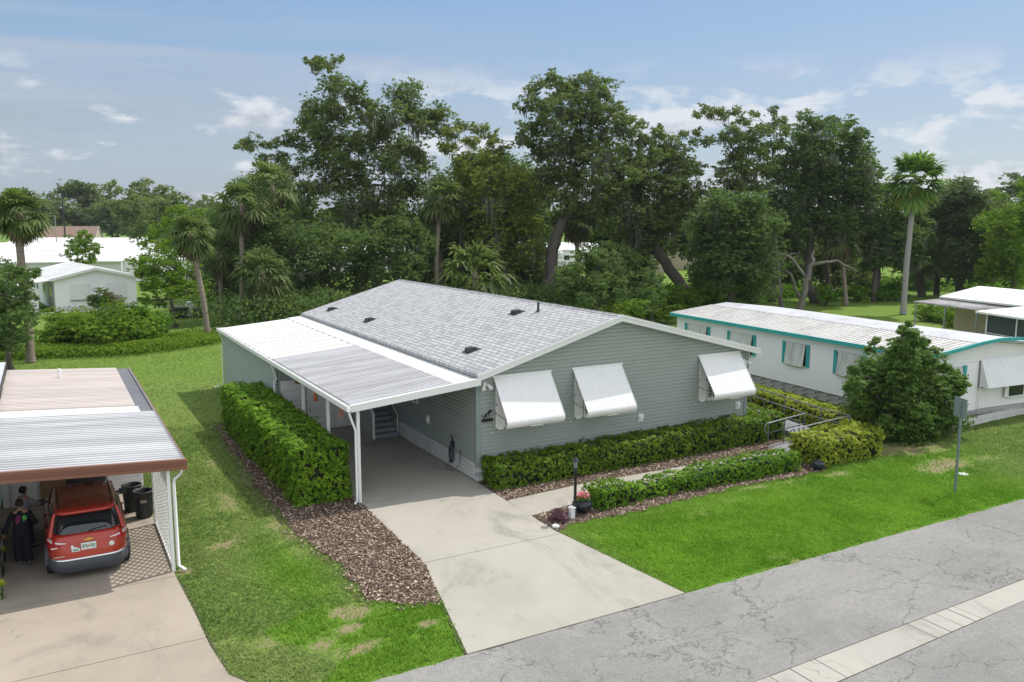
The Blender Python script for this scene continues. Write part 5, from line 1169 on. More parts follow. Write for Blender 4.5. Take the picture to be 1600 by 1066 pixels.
mb = MB(); mb.box((CX-.34, CY+.030, .765), (CX-.22, CY+.035, .80)); mb.build('print', newmat('sticker_teal', (.05, .25, .28), .5)[0], stk)
mb = MB(); 
for k in range(7): mb.box((CX-.74+k*.032, CY+.035, .655), (CX-.718+k*.032, CY+.052, .678))
mb.box((CX-.80, CY+.058, .875), (CX-.66, CY+.075, .905)); mb.build('badge', chrome, car)
mb = MB(); mb.tube([(CX+.02, CY+.20, 1.15), (CX+.15, CY+.235, 1.175), (CX+.42, CY+.26, 1.20)], [.018, .01, .008], 6); mb.build('wiper', M['dark'], car)
for s in (-1, 1):
    mb = MB(); mb.tube([(CX+s*.84, CY+3.05, 1.16), (CX+s*.93, CY+3.03, 1.20)], .03, 8); mb.loft([[(CX+s*.90, CY+3.02-b, 1.12+a) for a, b in ((0, 0), (.15, 0), (.15, .05), (0, .08))][::1], [(CX+s*1.10, CY+3.0-b, 1.13+a) for a, b in ((0, 0), (.13, 0), (.13, .05), (0, .08))]], smooth=False); mb.build('mirror', M['darkplastic'], car)
    for yy in (.92, 3.62):
        w = MB(); c = (CX+s*.82, CY+yy, .35); ring = [(.0, -.11), (.30, -.11), (.345, -.09), (.35, 0), (.345, .09), (.30, .11), (.22, .115)]
        w.v = []; w.lathe([(r_, z_) for r_, z_ in ring], (0, 0, 0), 28); w.v = [(c[0]+s*z, c[1]+x, c[2]+y) for x, y, z in w.v]; wh = w.build('wheel', newmat('tyre', (.02, .02, .02), .85)[0] if 'tyre' not in bpy.data.materials else bpy.data.materials['tyre'], car)
        w = MB(); w.lathe([(0, .105), (.22, .11), (.225, .12), (.20, .125), (.05, .10), (0, .11)], (0, 0, 0), 24)
        for k in range(5):
            a = k*2*PI/5; w.box((-.02, .03, .10), (.02, .21, .128)); w.v[-8:] = [(x*math.cos(a)-y*math.sin(a), x*math.sin(a)+y*math.cos(a), z) for x, y, z in w.v[-8:]]
        w.v = [(c[0]+s*z, c[1]+x, c[2]+y) for x, y, z in w.v]; w.build('rim', M['grey_metal'], wh)
    ar = MB(); 
    for yy in (.92, 3.62):
        V = []
        for t in np.linspace(0, PI, 13): V += [(CX+s*.93, CY+yy+.37*math.cos(t), .36+.37*math.sin(t)), (CX+s*.935, CY+yy+.44*math.cos(t), .36+.44*math.sin(t)), ]
        ar.add(V+[(x-s*.06, y, z) for x, y, z in V], [(2*i, 2*i+2, 2*i+3, 2*i+1) for i in range(12)]+[(2*i+26, 2*i, 2*i+1, 2*i+27) for i in range(0)]+[(2*i+1, 2*i+3, 2*i+29, 2*i+27) for i in range(12)])
    ar.build('wheel_arch', clad, car)
    dh = MB()
    for yy in (1.35, 2.45): dh.tube([(CX+s*.925, CY+yy, .98), (CX+s*.95, CY+yy+.03, .98), (CX+s*.95, CY+yy+.17, .98), (CX+s*.925, CY+yy+.2, .98)], .013, 6)
    dh.build('handle', chrome, car)

# ------------------------------------------------------------------ people
skin = newmat('skin', (.42, .24, .16), .55)[0]; skin.node_tree.nodes['Principled BSDF'].inputs['Subsurface Weight'].default_value = .1
def skinmesh(name, verts, edges, rad, m, parent, off, rz, sub=2):
    c, s = math.cos(rz), math.sin(rz); me = bpy.data.meshes.new(name)
    me.from_pydata([(x*c-y*s, x*s+y*c, z) for x, y, z in verts], edges, []); me.update(); me.materials.append(m)
    o = link(name, me, parent); 
    if parent is None: o.location = off
    md = o.modifiers.new('skin', 'SKIN'); md.use_smooth_shade = True
    for i, r_ in enumerate(rad):
        sv = me.skin_vertices[0].data[i]; sv.radius = (r_, r_) if not isinstance(r_, tuple) else r_
    me.skin_vertices[0].data[0].use_root = True
    sb = o.modifiers.new('sub', 'SUBSURF'); sb.levels = sub; sb.render_levels = sub
    return o
def person(label, loc, rz, arms, stride, shirt, trousers, hair, H=1.66, long_sleeve=True, loose=True):
    """faces +y before turning; arms: for each side elbow and wrist"""
    root = thing('person', label, 'person', loc); k = H/1.66
    v, e, r = [], [], []
    def add(p, rad, par=None):
        v.append(tuple(np.array(p)*k)); r.append(rad if isinstance(rad, tuple) else rad*k); i = len(v)-1
        if par is not None: e.append((par, i))
        return i
    pel = add((0, 0, .92), .125); wst = add((0, 0, 1.06), .11, pel); ch = add((0, .0, 1.24), .125, wst); nb = add((0, -.01, 1.375), .07, ch); nk = add((0, .01, 1.44), .048, nb)
    jaw = add((0, .03, 1.50), .058, nk); hd = add((0, .02, 1.565), .084, jaw); add((0, .01, 1.625), .055, hd)
    hands = []
    for s, (el, wr) in zip((-1, 1), arms):
        sh = add((s*.165, -.01, 1.345), .056, nb); eb = add(el, .040, sh); w = add(wr, .026, eb)
        d = np.array(wr)-np.array(el); d = d/np.linalg.norm(d); side = np.cross(d, (0, 0, 1.)); side = side/(np.linalg.norm(side)+1e-6); pn = np.cross(side, d)
        pm = add(np.array(wr)+d*.07, .028, w)
        for q, (f_, ln) in enumerate(((-.027, .065), (-.009, .078), (.009, .073), (.027, .058))):
            a = add(np.array(wr)+d*.105+side*f_, .0095, pm); b = add(np.array(wr)+d*(.105+ln*.55)+side*f_*1.15-pn*.010, .0088, a); add(np.array(wr)+d*(.105+ln*.95)+side*f_*1.2-pn*.032, .0078, b)
        a = add(np.array(wr)+d*.045+side*-.035, .011, w); add(np.array(wr)+d*.085+side*-.055, .009, a)
    legs = []
    for s, (ky, fy, fz) in zip((-1, 1), stride):
        hp = add((s*.085, 0, .86), .088, pel); kn = add((s*.09, ky, .47), .056, hp); an = add((s*.09, fy-.0, .085+fz), .036, kn); add((s*.10, fy+.13, .035+fz*.6), .032, an); legs.append((s, ky, fy, fz))
    skinmesh('body', v, e, r, skin, root, loc, rz)
    c_, s_ = math.cos(rz), math.sin(rz)
    T = lambda p: (loc[0]+(p[0]*c_-p[1]*s_)*k, loc[1]+(p[0]*s_+p[1]*c_)*k, loc[2]+p[2]*k)
    def ell(cx, cy, z, a, b, n=20, fold=0.): return [(cx+a*math.cos(2*PI*i/n)*(1+fold*math.sin(i*2.5)), cy+b*math.sin(2*PI*i/n)*(1+fold*math.sin(i*2.5)), z) for i in range(n)]
    mb = MB(); mb.T = T; hem = .78 if loose else .90
    mb.loft([ell(0, 0, hem, .20, .15, fold=.05), ell(0, 0, .95, .185, .145, fold=.03), ell(0, 0, 1.08, .165, .13), ell(0, 0, 1.22, .18, .135), ell(0, 0, 1.33, .165, .11), ell(0, 0, 1.39, .115, .085), ell(0, .005, 1.43, .065, .062)], cap=False)
    for s, (el, wr) in zip((-1, 1), arms):
        el, wr = np.array(el), np.array(wr); w2 = wr if long_sleeve else el+(wr-el)*.05
        mb.tube([(s*.13, 0, 1.35), tuple((np.array((s*.165, 0, 1.34))*.5+el*.5)), tuple(el), tuple(w2)], [.072, .066, .062, .085 if (loose and long_sleeve) else .055], 12, caps=False)
    top = mb.build('shirt', shirt, root)
    mb = MB(); mb.T = T
    for s, ky, fy, fz in legs:
        x = s*.085; wd = 1.3 if loose else 1.0
        mb.loft([ell(x*.9, 0, .96, .115, .13, 16), ell(x, 0, .82, .108, .12, 16), ell(x*1.03, ky, .48, .085*wd, .09*wd, 16, .03), ell(x*1.05, fy, .12+fz, .078*wd*1.1, .085*wd*1.1, 16, .05)], cap=False)
    mb.build('trousers', trousers, root)
    mb = MB(); mb.T = T
    for s, ky, fy, fz in legs:
        x = s*.095; z = fz; mb.loft([[(x-.038, fy-.07, z), (x+.038, fy-.07, z), (x+.045, fy+.18, z), (x-.045, fy+.18, z)], [(x-.042, fy-.072, z+.025), (x+.042, fy-.072, z+.025), (x+.048, fy+.185, z+.025), (x-.048, fy+.185, z+.025)], [(x-.035, fy-.06, z+.07), (x+.035, fy-.06, z+.07), (x+.03, fy+.10, z+.055), (x-.03, fy+.10, z+.055)]], smooth=False)
    mb.build('shoes', M['dark'], root)
    mb = MB(); mb.T = T; mb.loft([ell(0, .00, 1.50, .055, .05, 16), ell(0, -.02, 1.54, .088, .085, 16), ell(0, -.01, 1.60, .096, .102, 16), ell(0, 0, 1.655, .08, .088, 16), ell(0, 0, 1.685, .04, .045, 16), ell(0, 0, 1.69, .005, .005, 16)], cap=False)
    if loose: mb.loft([ell(0, -.085, 1.62, .01, .01, 10), ell(0, -.11, 1.60, .05, .04, 10), ell(0, -.12, 1.565, .055, .045, 10), ell(0, -.11, 1.53, .04, .035, 10), ell(0, -.1, 1.51, .01, .01, 10)], cap=False)
    mb.build('hair', hair, root)
    mb = MB(); mb.T = T; mb.loft([ell(0, .108, 1.545, .014, .02, 8), ell(0, .105, 1.57, .010, .012, 8), ell(0, .095, 1.595, .006, .006, 8)])
    for s in (-1, 1): mb.loft([ell(s*.084, .02, 1.53, .008, .014, 8), ell(s*.092, .015, 1.56, .01, .02, 8), ell(s*.088, .01, 1.585, .006, .012, 8)])
    mb.build('face', skin, root)
    return root, top, T
blackc = dirty('black_cloth', (.012, .014, .022), (.02, .022, .032), .9); hairb = newmat('dark_brown_hair', (.035, .018, .012), .6)[0]; hairk = newmat('black_hair', (.012, .01, .01), .5)[0]
p1, top1, T1 = person('person in loose black clothes with a bright printed back, walking away beside the red car', (-12.98, -.42, .026), R(6), [((-.29, -.04, 1.10), (-.36, .06, .88)), ((.27, .03, 1.10), (.31, .20, .98))], [(.05, .10, .0), (.0, -.14, .03)], blackc, blackc, hairb, 1.67)
mb = MB(); mb.T = T1
for (cx, cz, w, h, y) in ((-.075, 1.19, .055, .085, -.142), (-.05, 1.27, .04, .045, -.142), (-.10, 1.12, .03, .04, -.146)):
    mb.add([(cx+w*math.cos(t)*(1+.25*math.sin(3*t)), y+.35*cx*cx*4, cz+h*math.sin(t)) for t in np.linspace(0, 2*PI, 12, endpoint=False)], [tuple(range(12))])
mb.build('magenta_print', newmat('magenta_print', (.20, .02, .10), .8)[0], top1)
mb = MB(); mb.T = T1
for (cx, cz, w, h, y) in ((.07, 1.25, .045, .05, -.142), (.10, 1.21, .03, .035, -.138), (.06, 1.19, .02, .05, -.142)):
    mb.add([(cx+w*math.cos(t)*(1+.3*math.sin(4*t)), y+.35*cx*cx*4, cz+h*math.sin(t)) for t in np.linspace(0, 2*PI, 12, endpoint=False)], [tuple(range(12))])
mb.build('green_print', newmat('green_print', (.10, .45, .08), .8)[0], top1)
greyt = dirty('light_grey_shirt', (.42, .45, .50), (.34, .37, .42), .9); jeans = newmat('dark_jeans', (.03, .035, .05), .9)[0]
person('person in a light grey shirt reaching towards the car door', (-12.92, .75, .026), R(-50), [((-.26, .12, 1.12), (-.22, .30, 1.05)), ((.24, .22, 1.18), (.22, .46, 1.14))], [(.02, .0, 0), (.02, .06, 0)], greyt, jeans, hairk, 1.66, False, False)
# things at the left edge of that driveway
for (u, v, lab) in ((8, 862, 'upper yellow green rosette plant beside the neighbouring driveway'), (8, 915, 'lower yellow green rosette plant beside the neighbouring driveway')):
    p = gp(u, v, .55 if v < 900 else .35); x, y, z = p; x -= .08
    pl = thing('rosette_plant', lab, 'plant', (x, y, 0), 'yellow rosette plants')
    mb = MB(); mb.tube([(x, y, 0), (x+.02, y, z-.02)], .02, 6)
    for k in range(8): a = k*.8; mb.tube([(x, y, z*.15*k*.5+.05), (x+.12*math.cos(a), y+.12*math.sin(a), z*.15*k*.5+.1)], [.01, .004], 4)
    mb.build('stem', M['hedgeB'], pl); V = []
    for k in range(26):
        a = k*2.4; el = R(15+55*k/26); d = np.array([math.cos(a)*math.cos(el), math.sin(a)*math.cos(el), math.sin(el)]); s_ = np.array([-math.sin(a), math.cos(a), 0])*.028; c = np.array([x, y, z])
        V.append([c, c+d*.09-s_, c+d*.17, c+d*.09+s_])
    mesh_arrays('rosette', np.array(V).reshape(-1, 3), np.arange(26*4).reshape(-1, 4), M['yellowf'], {'v': rng.random(26*4)}, pl)
bk = thing('bicycle', 'dark bicycle leaning at the left edge of the neighbouring driveway', 'bicycle', (-13.45, -.6, 0))
for yy in (-.95, .05):
    mb = MB(); mb.tube([(-13.42, yy+.32*math.cos(t), .35+.32*math.sin(t)) for t in np.linspace(0, 2*PI, 25)], .018, 6)
    for k in range(10): t = k*PI/5; mb.tube([(-13.42, yy, .35), (-13.42, yy+.31*math.cos(t), .35+.31*math.sin(t))], .003, 4)
    mb.build('wheel', M['dark'], bk)
mb = MB(); 
for a, b in (((-.95, .35), (-.75, .82)), ((-.75, .82), (-.15, .82)), ((-.15, .9), (.05, .35)), ((-.35, .32), (-.75, .82)), ((-.35, .32), (-.15, .78)), ((-.95, .35), (-.35, .32))): mb.tube([(-13.42, a[0], a[1]), (-13.42, b[0], b[1])], .017, 6)
mb.build('frame', M['grey_metal'], bk); mb = MB(); mb.tube([(-13.66, -.2, .98), (-13.42, -.15, .95), (-13.18, -.2, .98)], .014, 6); mb.build('handlebar', M['grey_metal'], bk)
mb = MB(); mb.tube([(-13.42, -.88, .9), (-13.42, -.62, .92)], [.06, .025], 8); mb.build('saddle', M['dark'], bk)
# ------------------------------------------------------------------ white and teal home, right
th = R(-5); NLx, NLy = 19.42, -2.81; c5, s5 = math.cos(R(5)), math.sin(R(5))
TT = lambda p: (NLx+p[0]*c5+p[1]*s5, NLy-p[0]*s5+p[1]*c5, p[2])     # local: x across, y along, turned 5 degrees
wt = thing('mobile_home', 'long white home with teal trim and weathered ribbed roof beyond the ramp', 'mobile home', (NLx+4, NLy+8, 0))
LT, WT, ZE = 17.6, 7.6, 3.02
def tb(): m = MB(); m.T = TT; return m
def srows(mb, P0, d, nrm, length, z0, z1, course=.15):
    z = z0
    while z < z1-.01:
        zz = min(z+course, z1); P = lambda s, zq, o: (P0[0]+d[0]*s+nrm[0]*o, P0[1]+d[1]*s+nrm[1]*o, zq)
        a, b, c, e = P(0, z, .02), P(length, z, .02), P(length, zz, .002), P(0, zz, .002); mb.add([a, b, c, e, P(0, z, .001), P(length, z, .001)], [(0, 1, 2, 3), (4, 5, 1, 0)]); z = zz
mb = tb(); mb.hexa([(.25, .3, .5), (WT+.2, .3, .5), (WT+.2, .3, ZE), (WT/2+.2, .3, ZE+.42), (.25, .3, ZE)], [(.25, LT+.3, .5), (WT+.2, LT+.3, .5), (WT+.2, LT+.3, ZE), (WT/2+.2, LT+.3, ZE+.42), (.25, LT+.3, ZE)])
srows(mb, (.235, .3), (0, 1), (-1, 0), LT, .48, ZE-.05, .155); srows(mb, (.25, .285), (1, 0), (0, -1), 3.1, .48, ZE-.35, .155)
mb.build('wall', M['white_wall'], wt)
mb = tb(); mb.hexa([(.25, .27, ZE-.36), (WT+.2, .27, ZE-.36), (WT+.2, .27, ZE), (WT/2+.2, .27, ZE+.40), (.25, .27, ZE)], [(.25, .29, ZE-.36), (WT+.2, .29, ZE-.36), (WT+.2, .29, ZE), (WT/2+.2, .29, ZE+.40), (.25, .29, ZE)])
mb.box((.2, .24, ZE-.40), (WT+.2, .27, ZE-.35)); mb.build('gable_panel', M['white_clean'], wt)
# roof: ribs run down each slope
mb = tb(); hwd = WT/2+.2
def slope(x0, z0, x1, z1, pitch=.30):
    V = []; y = -.02; 
    while y < LT+.6:
        for t, h in ((0, 0), (.82, 0), (.86, .035), (.96, .035)): V.append((y+t*pitch, h))
        y += pitch
    vs = []
    for yy, h in V: vs += [(x0, yy, z0+h), (x1, yy, z1+h)]
    mb.add(vs, [(2*i, 2*i+1, 2*i+3, 2*i+2) for i in range(len(V)-1)])
slope(-.02, ZE+.06, hwd-.9, ZE+.06+.45*.78); 
mb.build('roof', dirty('weathered_rib_roof', (.55, .54, .52), (.33, .315, .295), .55, .8, 3, .85, stretch=(1, 2.5, 1)), wt)
mb = tb(); za, zb = ZE+.06+.45*.78, ZE+.52
mb.hexa([(hwd-.95, -.02, za-.08), (hwd+.1, -.02, zb-.08), (WT+.45, -.02, ZE-.0), (WT+.45, LT+.6, ZE-.0), (hwd+.1, LT+.6, zb-.08), (hwd-.95, LT+.6, za-.08)], [(hwd-.95, -.02, za+.02), (hwd+.1, -.02, zb+.02), (WT+.45, -.02, ZE+.1), (WT+.45, LT+.6, ZE+.1), (hwd+.1, LT+.6, zb+.02), (hwd-.95, LT+.6, za+.02)])
for k in range(30): mb.box((hwd-.9, .3+k*.6, za+.02), (WT+.4, .34+k*.6, za+.03)) if 0 else None
mb.build('roof_panel', dirty('grey_coated_roof', (.47, .48, .50), (.28, .29, .31), .6, .7, 3, .9), wt)
mb = tb(); mb.box((WT+.44, -.02, ZE-.05), (WT+.55, LT+.6, ZE+.14)); mb.build('gutter', M['dark'], wt) if 0 else None
mb = tb(); mb.box((-.10, -.05, ZE-.10), (-.03, LT+.62, ZE+.08)); mb.box((-.10, LT+.58, ZE-.08), (WT+.5, LT+.62, ZE+.08))
prf = [(-.1, ZE-.06, ZE+.10), (hwd-1, ZE+.36, ZE+.50), (hwd+.1, ZE+.46, ZE+.60), (hwd+1.4, ZE+.43, ZE+.57), (WT+.5, ZE+.13, ZE+.28)]
for (xa, la, ha), (xb, lb, hb) in zip(prf, prf[1:]): mb.hexa([(xa, -.10, la), (xb, -.10, lb), (xb, -.03, lb), (xa, -.03, la)], [(xa, -.10, ha), (xb, -.10, hb), (xb, -.03, hb), (xa, -.03, ha)])
mb.hexa([(-.1, -.06, ZE-.06), (hwd-1, -.06, ZE+.36), (hwd-1, -.04, ZE+.36), (-.1, -.04, ZE-.06)], [(-.1, -.06, ZE-.04), (hwd-1, -.06, ZE+.38), (hwd-1, -.04, ZE+.38), (-.1, -.04, ZE-.04)])
mb.build('fascia', M['teal'], wt)
mb = tb()
for k in range(4):
    for i in range(46):
        y = .35+i*.385+(.19 if k % 2 else 0); 
        if (i+k) % 2 == 0: mb.box((.26, y, .02+k*.115), (.32, y+.30, .02+k*.115+.10))
    for i in range(19):
        x = .3+i*.40+(.2 if k % 2 else 0); mb.box((x, .30, .02+k*.115), (x+.38, .36, .02+k*.115+.105))
mb.box((.33, .37, 0), (WT+.2, LT+.3, .5)); mb.build('skirting', M['block'], wt)
def side_window(y0, y1, zb_, zt_, out_=.13):
    g = tb(); g.box((.20, y0, zb_), (.24, y1, zt_)); w = g.build('window', M['glass'], wt)
    a = tb(); n = int((y1-y0-.1)/.05); V = []
    for i in range(n+1):
        yy = y0+.05+(y1-y0-.1)*i/n; o_ = .012*(i % 2); V += [(.19-o_, yy, zt_+.02), (.19-out_-o_, yy, zb_-.05), (.19-out_+.05-o_, yy, zb_-.09)]
    a.add(V, [f for i in range(n) for f in ((3*i, 3*i+3, 3*i+4, 3*i+1), (3*i+1, 3*i+4, 3*i+5, 3*i+2))]); a.box((.17, y0, zt_), (.22, y1, zt_+.05)); a.build('window_awning', M['oldawn'], w)
    for (a0, a1) in ((y0-.24, y0-.02), (y1+.02, y1+.24)):
        s = tb(); s.box((.185, a0, zb_-.05), (.22, a1, zt_+.05))
        for k in range(12): z = zb_+(zt_-zb_)*k/12; s.hexa([(.185, a0+.03, z+.02), (.185, a1-.03, z+.02), (.185, a1-.03, z+.05), (.185, a0+.03, z+.05)], [(.172, a0+.03, z+.015), (.172, a1-.03, z+.015), (.180, a1-.03, z+.05), (.180, a0+.03, z+.05)])
        s.build('shutter', M['teal'], w)
def loc5(u, v):      # local y on the side wall
    d = _F+_Rt*(u-800)/FPX+_U*(533-v)/FPX
    # plane local x=.2
    px_, py_ = NLx+.2*c5, NLy-.2*s5; t = ((px_-CAM[0])*c5-(py_-CAM[1])*s5)/(d[0]*c5-d[1]*s5); p = CAM+d*t
    return (p[0]-NLx)*s5+(p[1]-NLy)*c5, p[2]
for (ul, ur, vt, vb) in ((1074, 1104, 504, 560), (1141, 1175, 516, 565), (1228, 1258, 538, 577), (1309, 1345, 553, 590)):
    a, zt_ = loc5(ul, vt); b, zb_ = loc5(ur, vb); side_window(min(a, b), max(a, b), 1.52, 2.55)
# front: awning over windows, siding panels below
g = tb(); g.box((3.45, .20, 1.42), (5.0, .26, 2.1)); g.box((5.3, .20, .9), (7.5, .26, 2.1)); w = g.build('window', M['glass'], wt)
g = tb()
for a, b in (((3.42, .17, 1.37), (5.05, .2, 1.43)), ((4.2, .17, 1.43), (4.26, .2, 2.1)), ((5.05, .17, .9), (5.3, .2, 2.2)), ((6.3, .17, .92), (6.36, .2, 2.1)), ((5.3, .17, .86), (7.5, .2, .92)), ((3.38, .17, .5), (3.42, .2, 2.7))): g.box(a, b)
g.build('frame', M['white_clean'], w)
a = tb(); V = []; n = 60
for i in range(n+1):
    x = 3.40+4.2*i/n; o_ = .02*(i % 2); V += [(x, .20-o_, 2.68), (x, -.22-o_, 1.50)]
a.add(V, [(2*i, 2*i+2, 2*i+3, 2*i+1) for i in range(n)]); 
for x in (3.40, 7.6): a.add([(x, .2, 2.68), (x, .2, 1.50), (x, -.22, 1.50)], [(0, 1, 2)])
a.build('window_awning', M['white_metal'], wt)
a = tb(); n = 26; V = []
for i in range(n+1): x = 1.15+1.15*i/n; o_ = .01*(i % 2); V += [(x, .24-o_, 2.48), (x, .05-o_, 1.42)]
a.add(V, [(2*i, 2*i+2, 2*i+3, 2*i+1) for i in range(n)]); a.build('window_awning', M['oldawn'], wt)
a = tb(); a.hexa([(2.38, .24, 1.42), (2.50, .24, 1.42), (2.55, .24, 2.5), (2.34, .24, 2.5)], [(2.38, .20, 1.42), (2.50, .20, 1.42), (2.55, .20, 2.5), (2.34, .20, 2.5)]); a.build('shutter', M['teal'], wt)
pw = thing('planter_wall', 'low white block planter wall in front of the teal trimmed home', 'planter wall', (23.5, -3.4, 0))
mb = MB(); x = 20.4
for k in range(2):
    for i in range(24):
        a = 20.2+i*.42+(.21 if k else 0); yy = -3.50-(a-20.2)*.0; f = .3*math.sin((a-20)*.28)
        mb.box((a, yy+f-.0, .0+k*.155), (a+.405, yy+f+.20, .0+k*.155+.145))
mb.build('blocks', M['whblock'], pw)
mb = MB(); mb.add([(20.3, -3.2, .22), (30.2, -2.9, .22), (30, -2.4, .24), (20.3, -2.1, .24)], [(0, 1, 2, 3)]); mb.build('soil', M['mulch'], pw)
mb = MB()
for k in range(90):
    a = 20.6+rng.random()*9; b = -3.2+rng.random()*.8; t = rng.random()*6.3; mb.tube([(a, b, .23), (a+.12*math.cos(t), b+.08*math.sin(t), .30+.16*rng.random())], [.012, .004], 4)
mb.build('dry_plants', M['redleaf'], pw)
mb = MB(); mb.box((26.2, -3.0, .2), (27.2, -2.55, .5)); 

# ------------------------------------------------------------------ far right house
def home(name, label, cat, pos, ang, w, l, h, rise, roofm, wallm, win=3, over=.25, fascia='white_clean', group=None):
    """front gable faces -y before turning; l runs back"""
    c, s = math.cos(ang), math.sin(ang); T = lambda p: (pos[0]+p[0]*c-p[1]*s, pos[1]+p[0]*s+p[1]*c, p[2])
    o = thing(name, label, cat, (pos[0], pos[1], 0), group); m = MB(); m.T = T
    m.hexa([(-w/2, 0, 0), (w/2, 0, 0), (w/2, 0, h), (0, 0, h+rise*.96), (-w/2, 0, h)], [(-w/2, l, 0), (w/2, l, 0), (w/2, l, h), (0, l, h+rise*.96), (-w/2, l, h)]); m.build('wall', wallm, o)
    m = MB(); m.T = T; e = over
    for sx in (-1, 1): m.hexa([(sx*(w/2+e), -e, h-.02), (0, -e, h+rise), (0, l+e, h+rise), (sx*(w/2+e), l+e, h-.02)], [(sx*(w/2+e), -e, h+.08), (0, -e, h+rise+.10), (0, l+e, h+rise+.10), (sx*(w/2+e), l+e, h+.08)])
    n = int(l/.6)
    for k in range(n):
        for sx in (-1, 1): y = k*.6; m.hexa([(sx*(w/2+e), y, h+.081), (0, y, h+rise+.101), (0, y+.05, h+rise+.101), (sx*(w/2+e), y+.05, h+.081)], [(sx*(w/2+e), y, h+.11), (0, y, h+rise+.13), (0, y+.05, h+rise+.13), (sx*(w/2+e), y+.05, h+.11)])
    r = m.build('roof', roofm, o); m = MB(); m.T = T
    for sx in (-1, 1):
        m.hexa([(sx*(w/2+e+.02), -e-.02, h-.14), (0, -e-.02, h+rise-.12), (0, -e-.045, h+rise-.12), (sx*(w/2+e+.02), -e-.045, h-.14)], [(sx*(w/2+e+.02), -e-.02, h+.10), (0, -e-.02, h+rise+.12), (0, -e-.045, h+rise+.12), (sx*(w/2+e+.02), -e-.045, h+.10)]); m.box((sx*(w/2+e+.02), -e, h-.10), (sx*(w/2+e+.05), l+e, h+.06))
    m.build('fascia', M[fascia], r)
    for k in range(win):
        x = -w/2+w*(k+.5)/win
        f = MB(); f.T = T; f.box((x-.62, -.05, 1.25), (x+.62, -.005, 2.25)); wn = f.build('window', M['white_clean'], o); g = MB(); g.T = T; g.box((x-.55, -.062, 1.32), (x+.55, -.052, 2.18)); g.build('pane', M['glass'], wn)
    for k in range(3):
        y = l*(k+.5)/3
        for sx in (-1, 1):
            f = MB(); f.T = T; f.box((sx*(w/2+.005), y-.6, 1.25), (sx*(w/2+.05), y+.6, 2.25)); wn = f.build('window', M['white_clean'], o); g = MB(); g.T = T; g.box((sx*(w/2+.052), y-.53, 1.32), (sx*(w/2+.062), y+.53, 2.18)); g.build('pane', M['glass'], wn)
    return o, T
rh = thing('bungalow', 'house with broad bright white roofs and a dark screened porch at the right edge', 'house', (46, 10, 0))
P0 = gp(1530, 447, 3.9); A = gp(1468, 463, 3.25); B = gp(1585, 476, 3.3); 
def q3(mb, pts, t=.12): mb.hexa([(p[0], p[1], p[2]-t) for p in pts], [tuple(p) for p in pts])
e1 = np.array(B)-np.array(A); e1 = e1/np.linalg.norm(e1); A2 = np.array(A)+e1*26; R2 = np.array(P0)+e1*24
mb = MB(); q3(mb, [A, A2, R2, P0]); bk_ = P0+(P0-A)*.9; bk_[2] = 3.25; bk2 = bk_+e1*24; q3(mb, [P0, R2, bk2, bk_])
L1 = gp(1524, 486, 3.05); L2 = gp(1600, 497, 3.05); L3 = gp(1590, 478, 3.3); d1 = (L2-L1)/np.linalg.norm(L2-L1); pv = np.array([-d1[1], d1[0], 0])
q3(mb, [L1, L1+d1*14, L1+d1*14+pv*5.5+[0, 0, .35], L1+pv*5.5+[0, 0, .35]]); mb.build('roof', M['white_clean'], rh)
C1 = gp(1427, 471, 2.75); cpv = A-C1; q_ = gp(1528, 484, 2.75)
mb = MB(); q3(mb, [C1, q_, np.array([*(np.array(A)+e1*11)[:2], 3.08]), np.array([A[0], A[1], 3.08])], .08); mb.build('porch_roof', dirty('rusty_grey_roof', (.36, .36, .38), (.16, .11, .08), .7, .5, 2.5, .95), rh)
mb = MB()
def wallbox(a, b, z0, z1, t=.1):
    a, b = np.array(a[:2]), np.array(b[:2]); d = (b-a)/np.linalg.norm(b-a); n_ = np.array([-d[1], d[0]])*t
    mb.hexa([(*a, z0), (*b, z0), (*(b+n_), z0), (*(a+n_), z0)], [(*a, z1), (*b, z1), (*(b+n_), z1), (*(a+n_), z1)])
ins = lambda p, k=.4: p
wallbox(np.array(A)+pv*.9+e1*.5, np.array(A2)+pv*.9, 0, 3.1, .2); a_ = np.array(A)+pv*1.1+e1*.5; wallbox(a_, a_+(bk_-A)*.8, 0, 3.1, .2); mb.build('wall', M['beige_paint'], rh)
mb = MB(); S1 = L1+d1*.5+pv*.5; wallbox(S1, S1+d1*13, .0, 2.95, .05); 
wallbox(S1, S1+pv*4.5, 0, 2.95, .05); sc_ = mb.build('screen', newmat('screen_mesh', (.045, .06, .07), .6)[0], rh)
mb = MB()
for k in range(6):
    a = S1+d1*(2.4*k)-pv*.05; mb.tube([(a[0], a[1], 0), (a[0], a[1], 2.95)], .05, 4)
for z in (.9, 1.75, 2.9): a, b = S1-pv*.06, S1+d1*13-pv*.06; mb.tube([(a[0], a[1], z), (b[0], b[1], z)], .03, 4)
mb.build('frame', M['white_clean'], rh)
mb = MB(); 
for t in (.03, .5, .97): p = C1+(q_-C1)*t+(A-C1)*.05; mb.tube([(p[0], p[1], 0), (p[0], p[1], 2.7)], .06, 6)
mb.build('post', M['siding_trim'], rh)

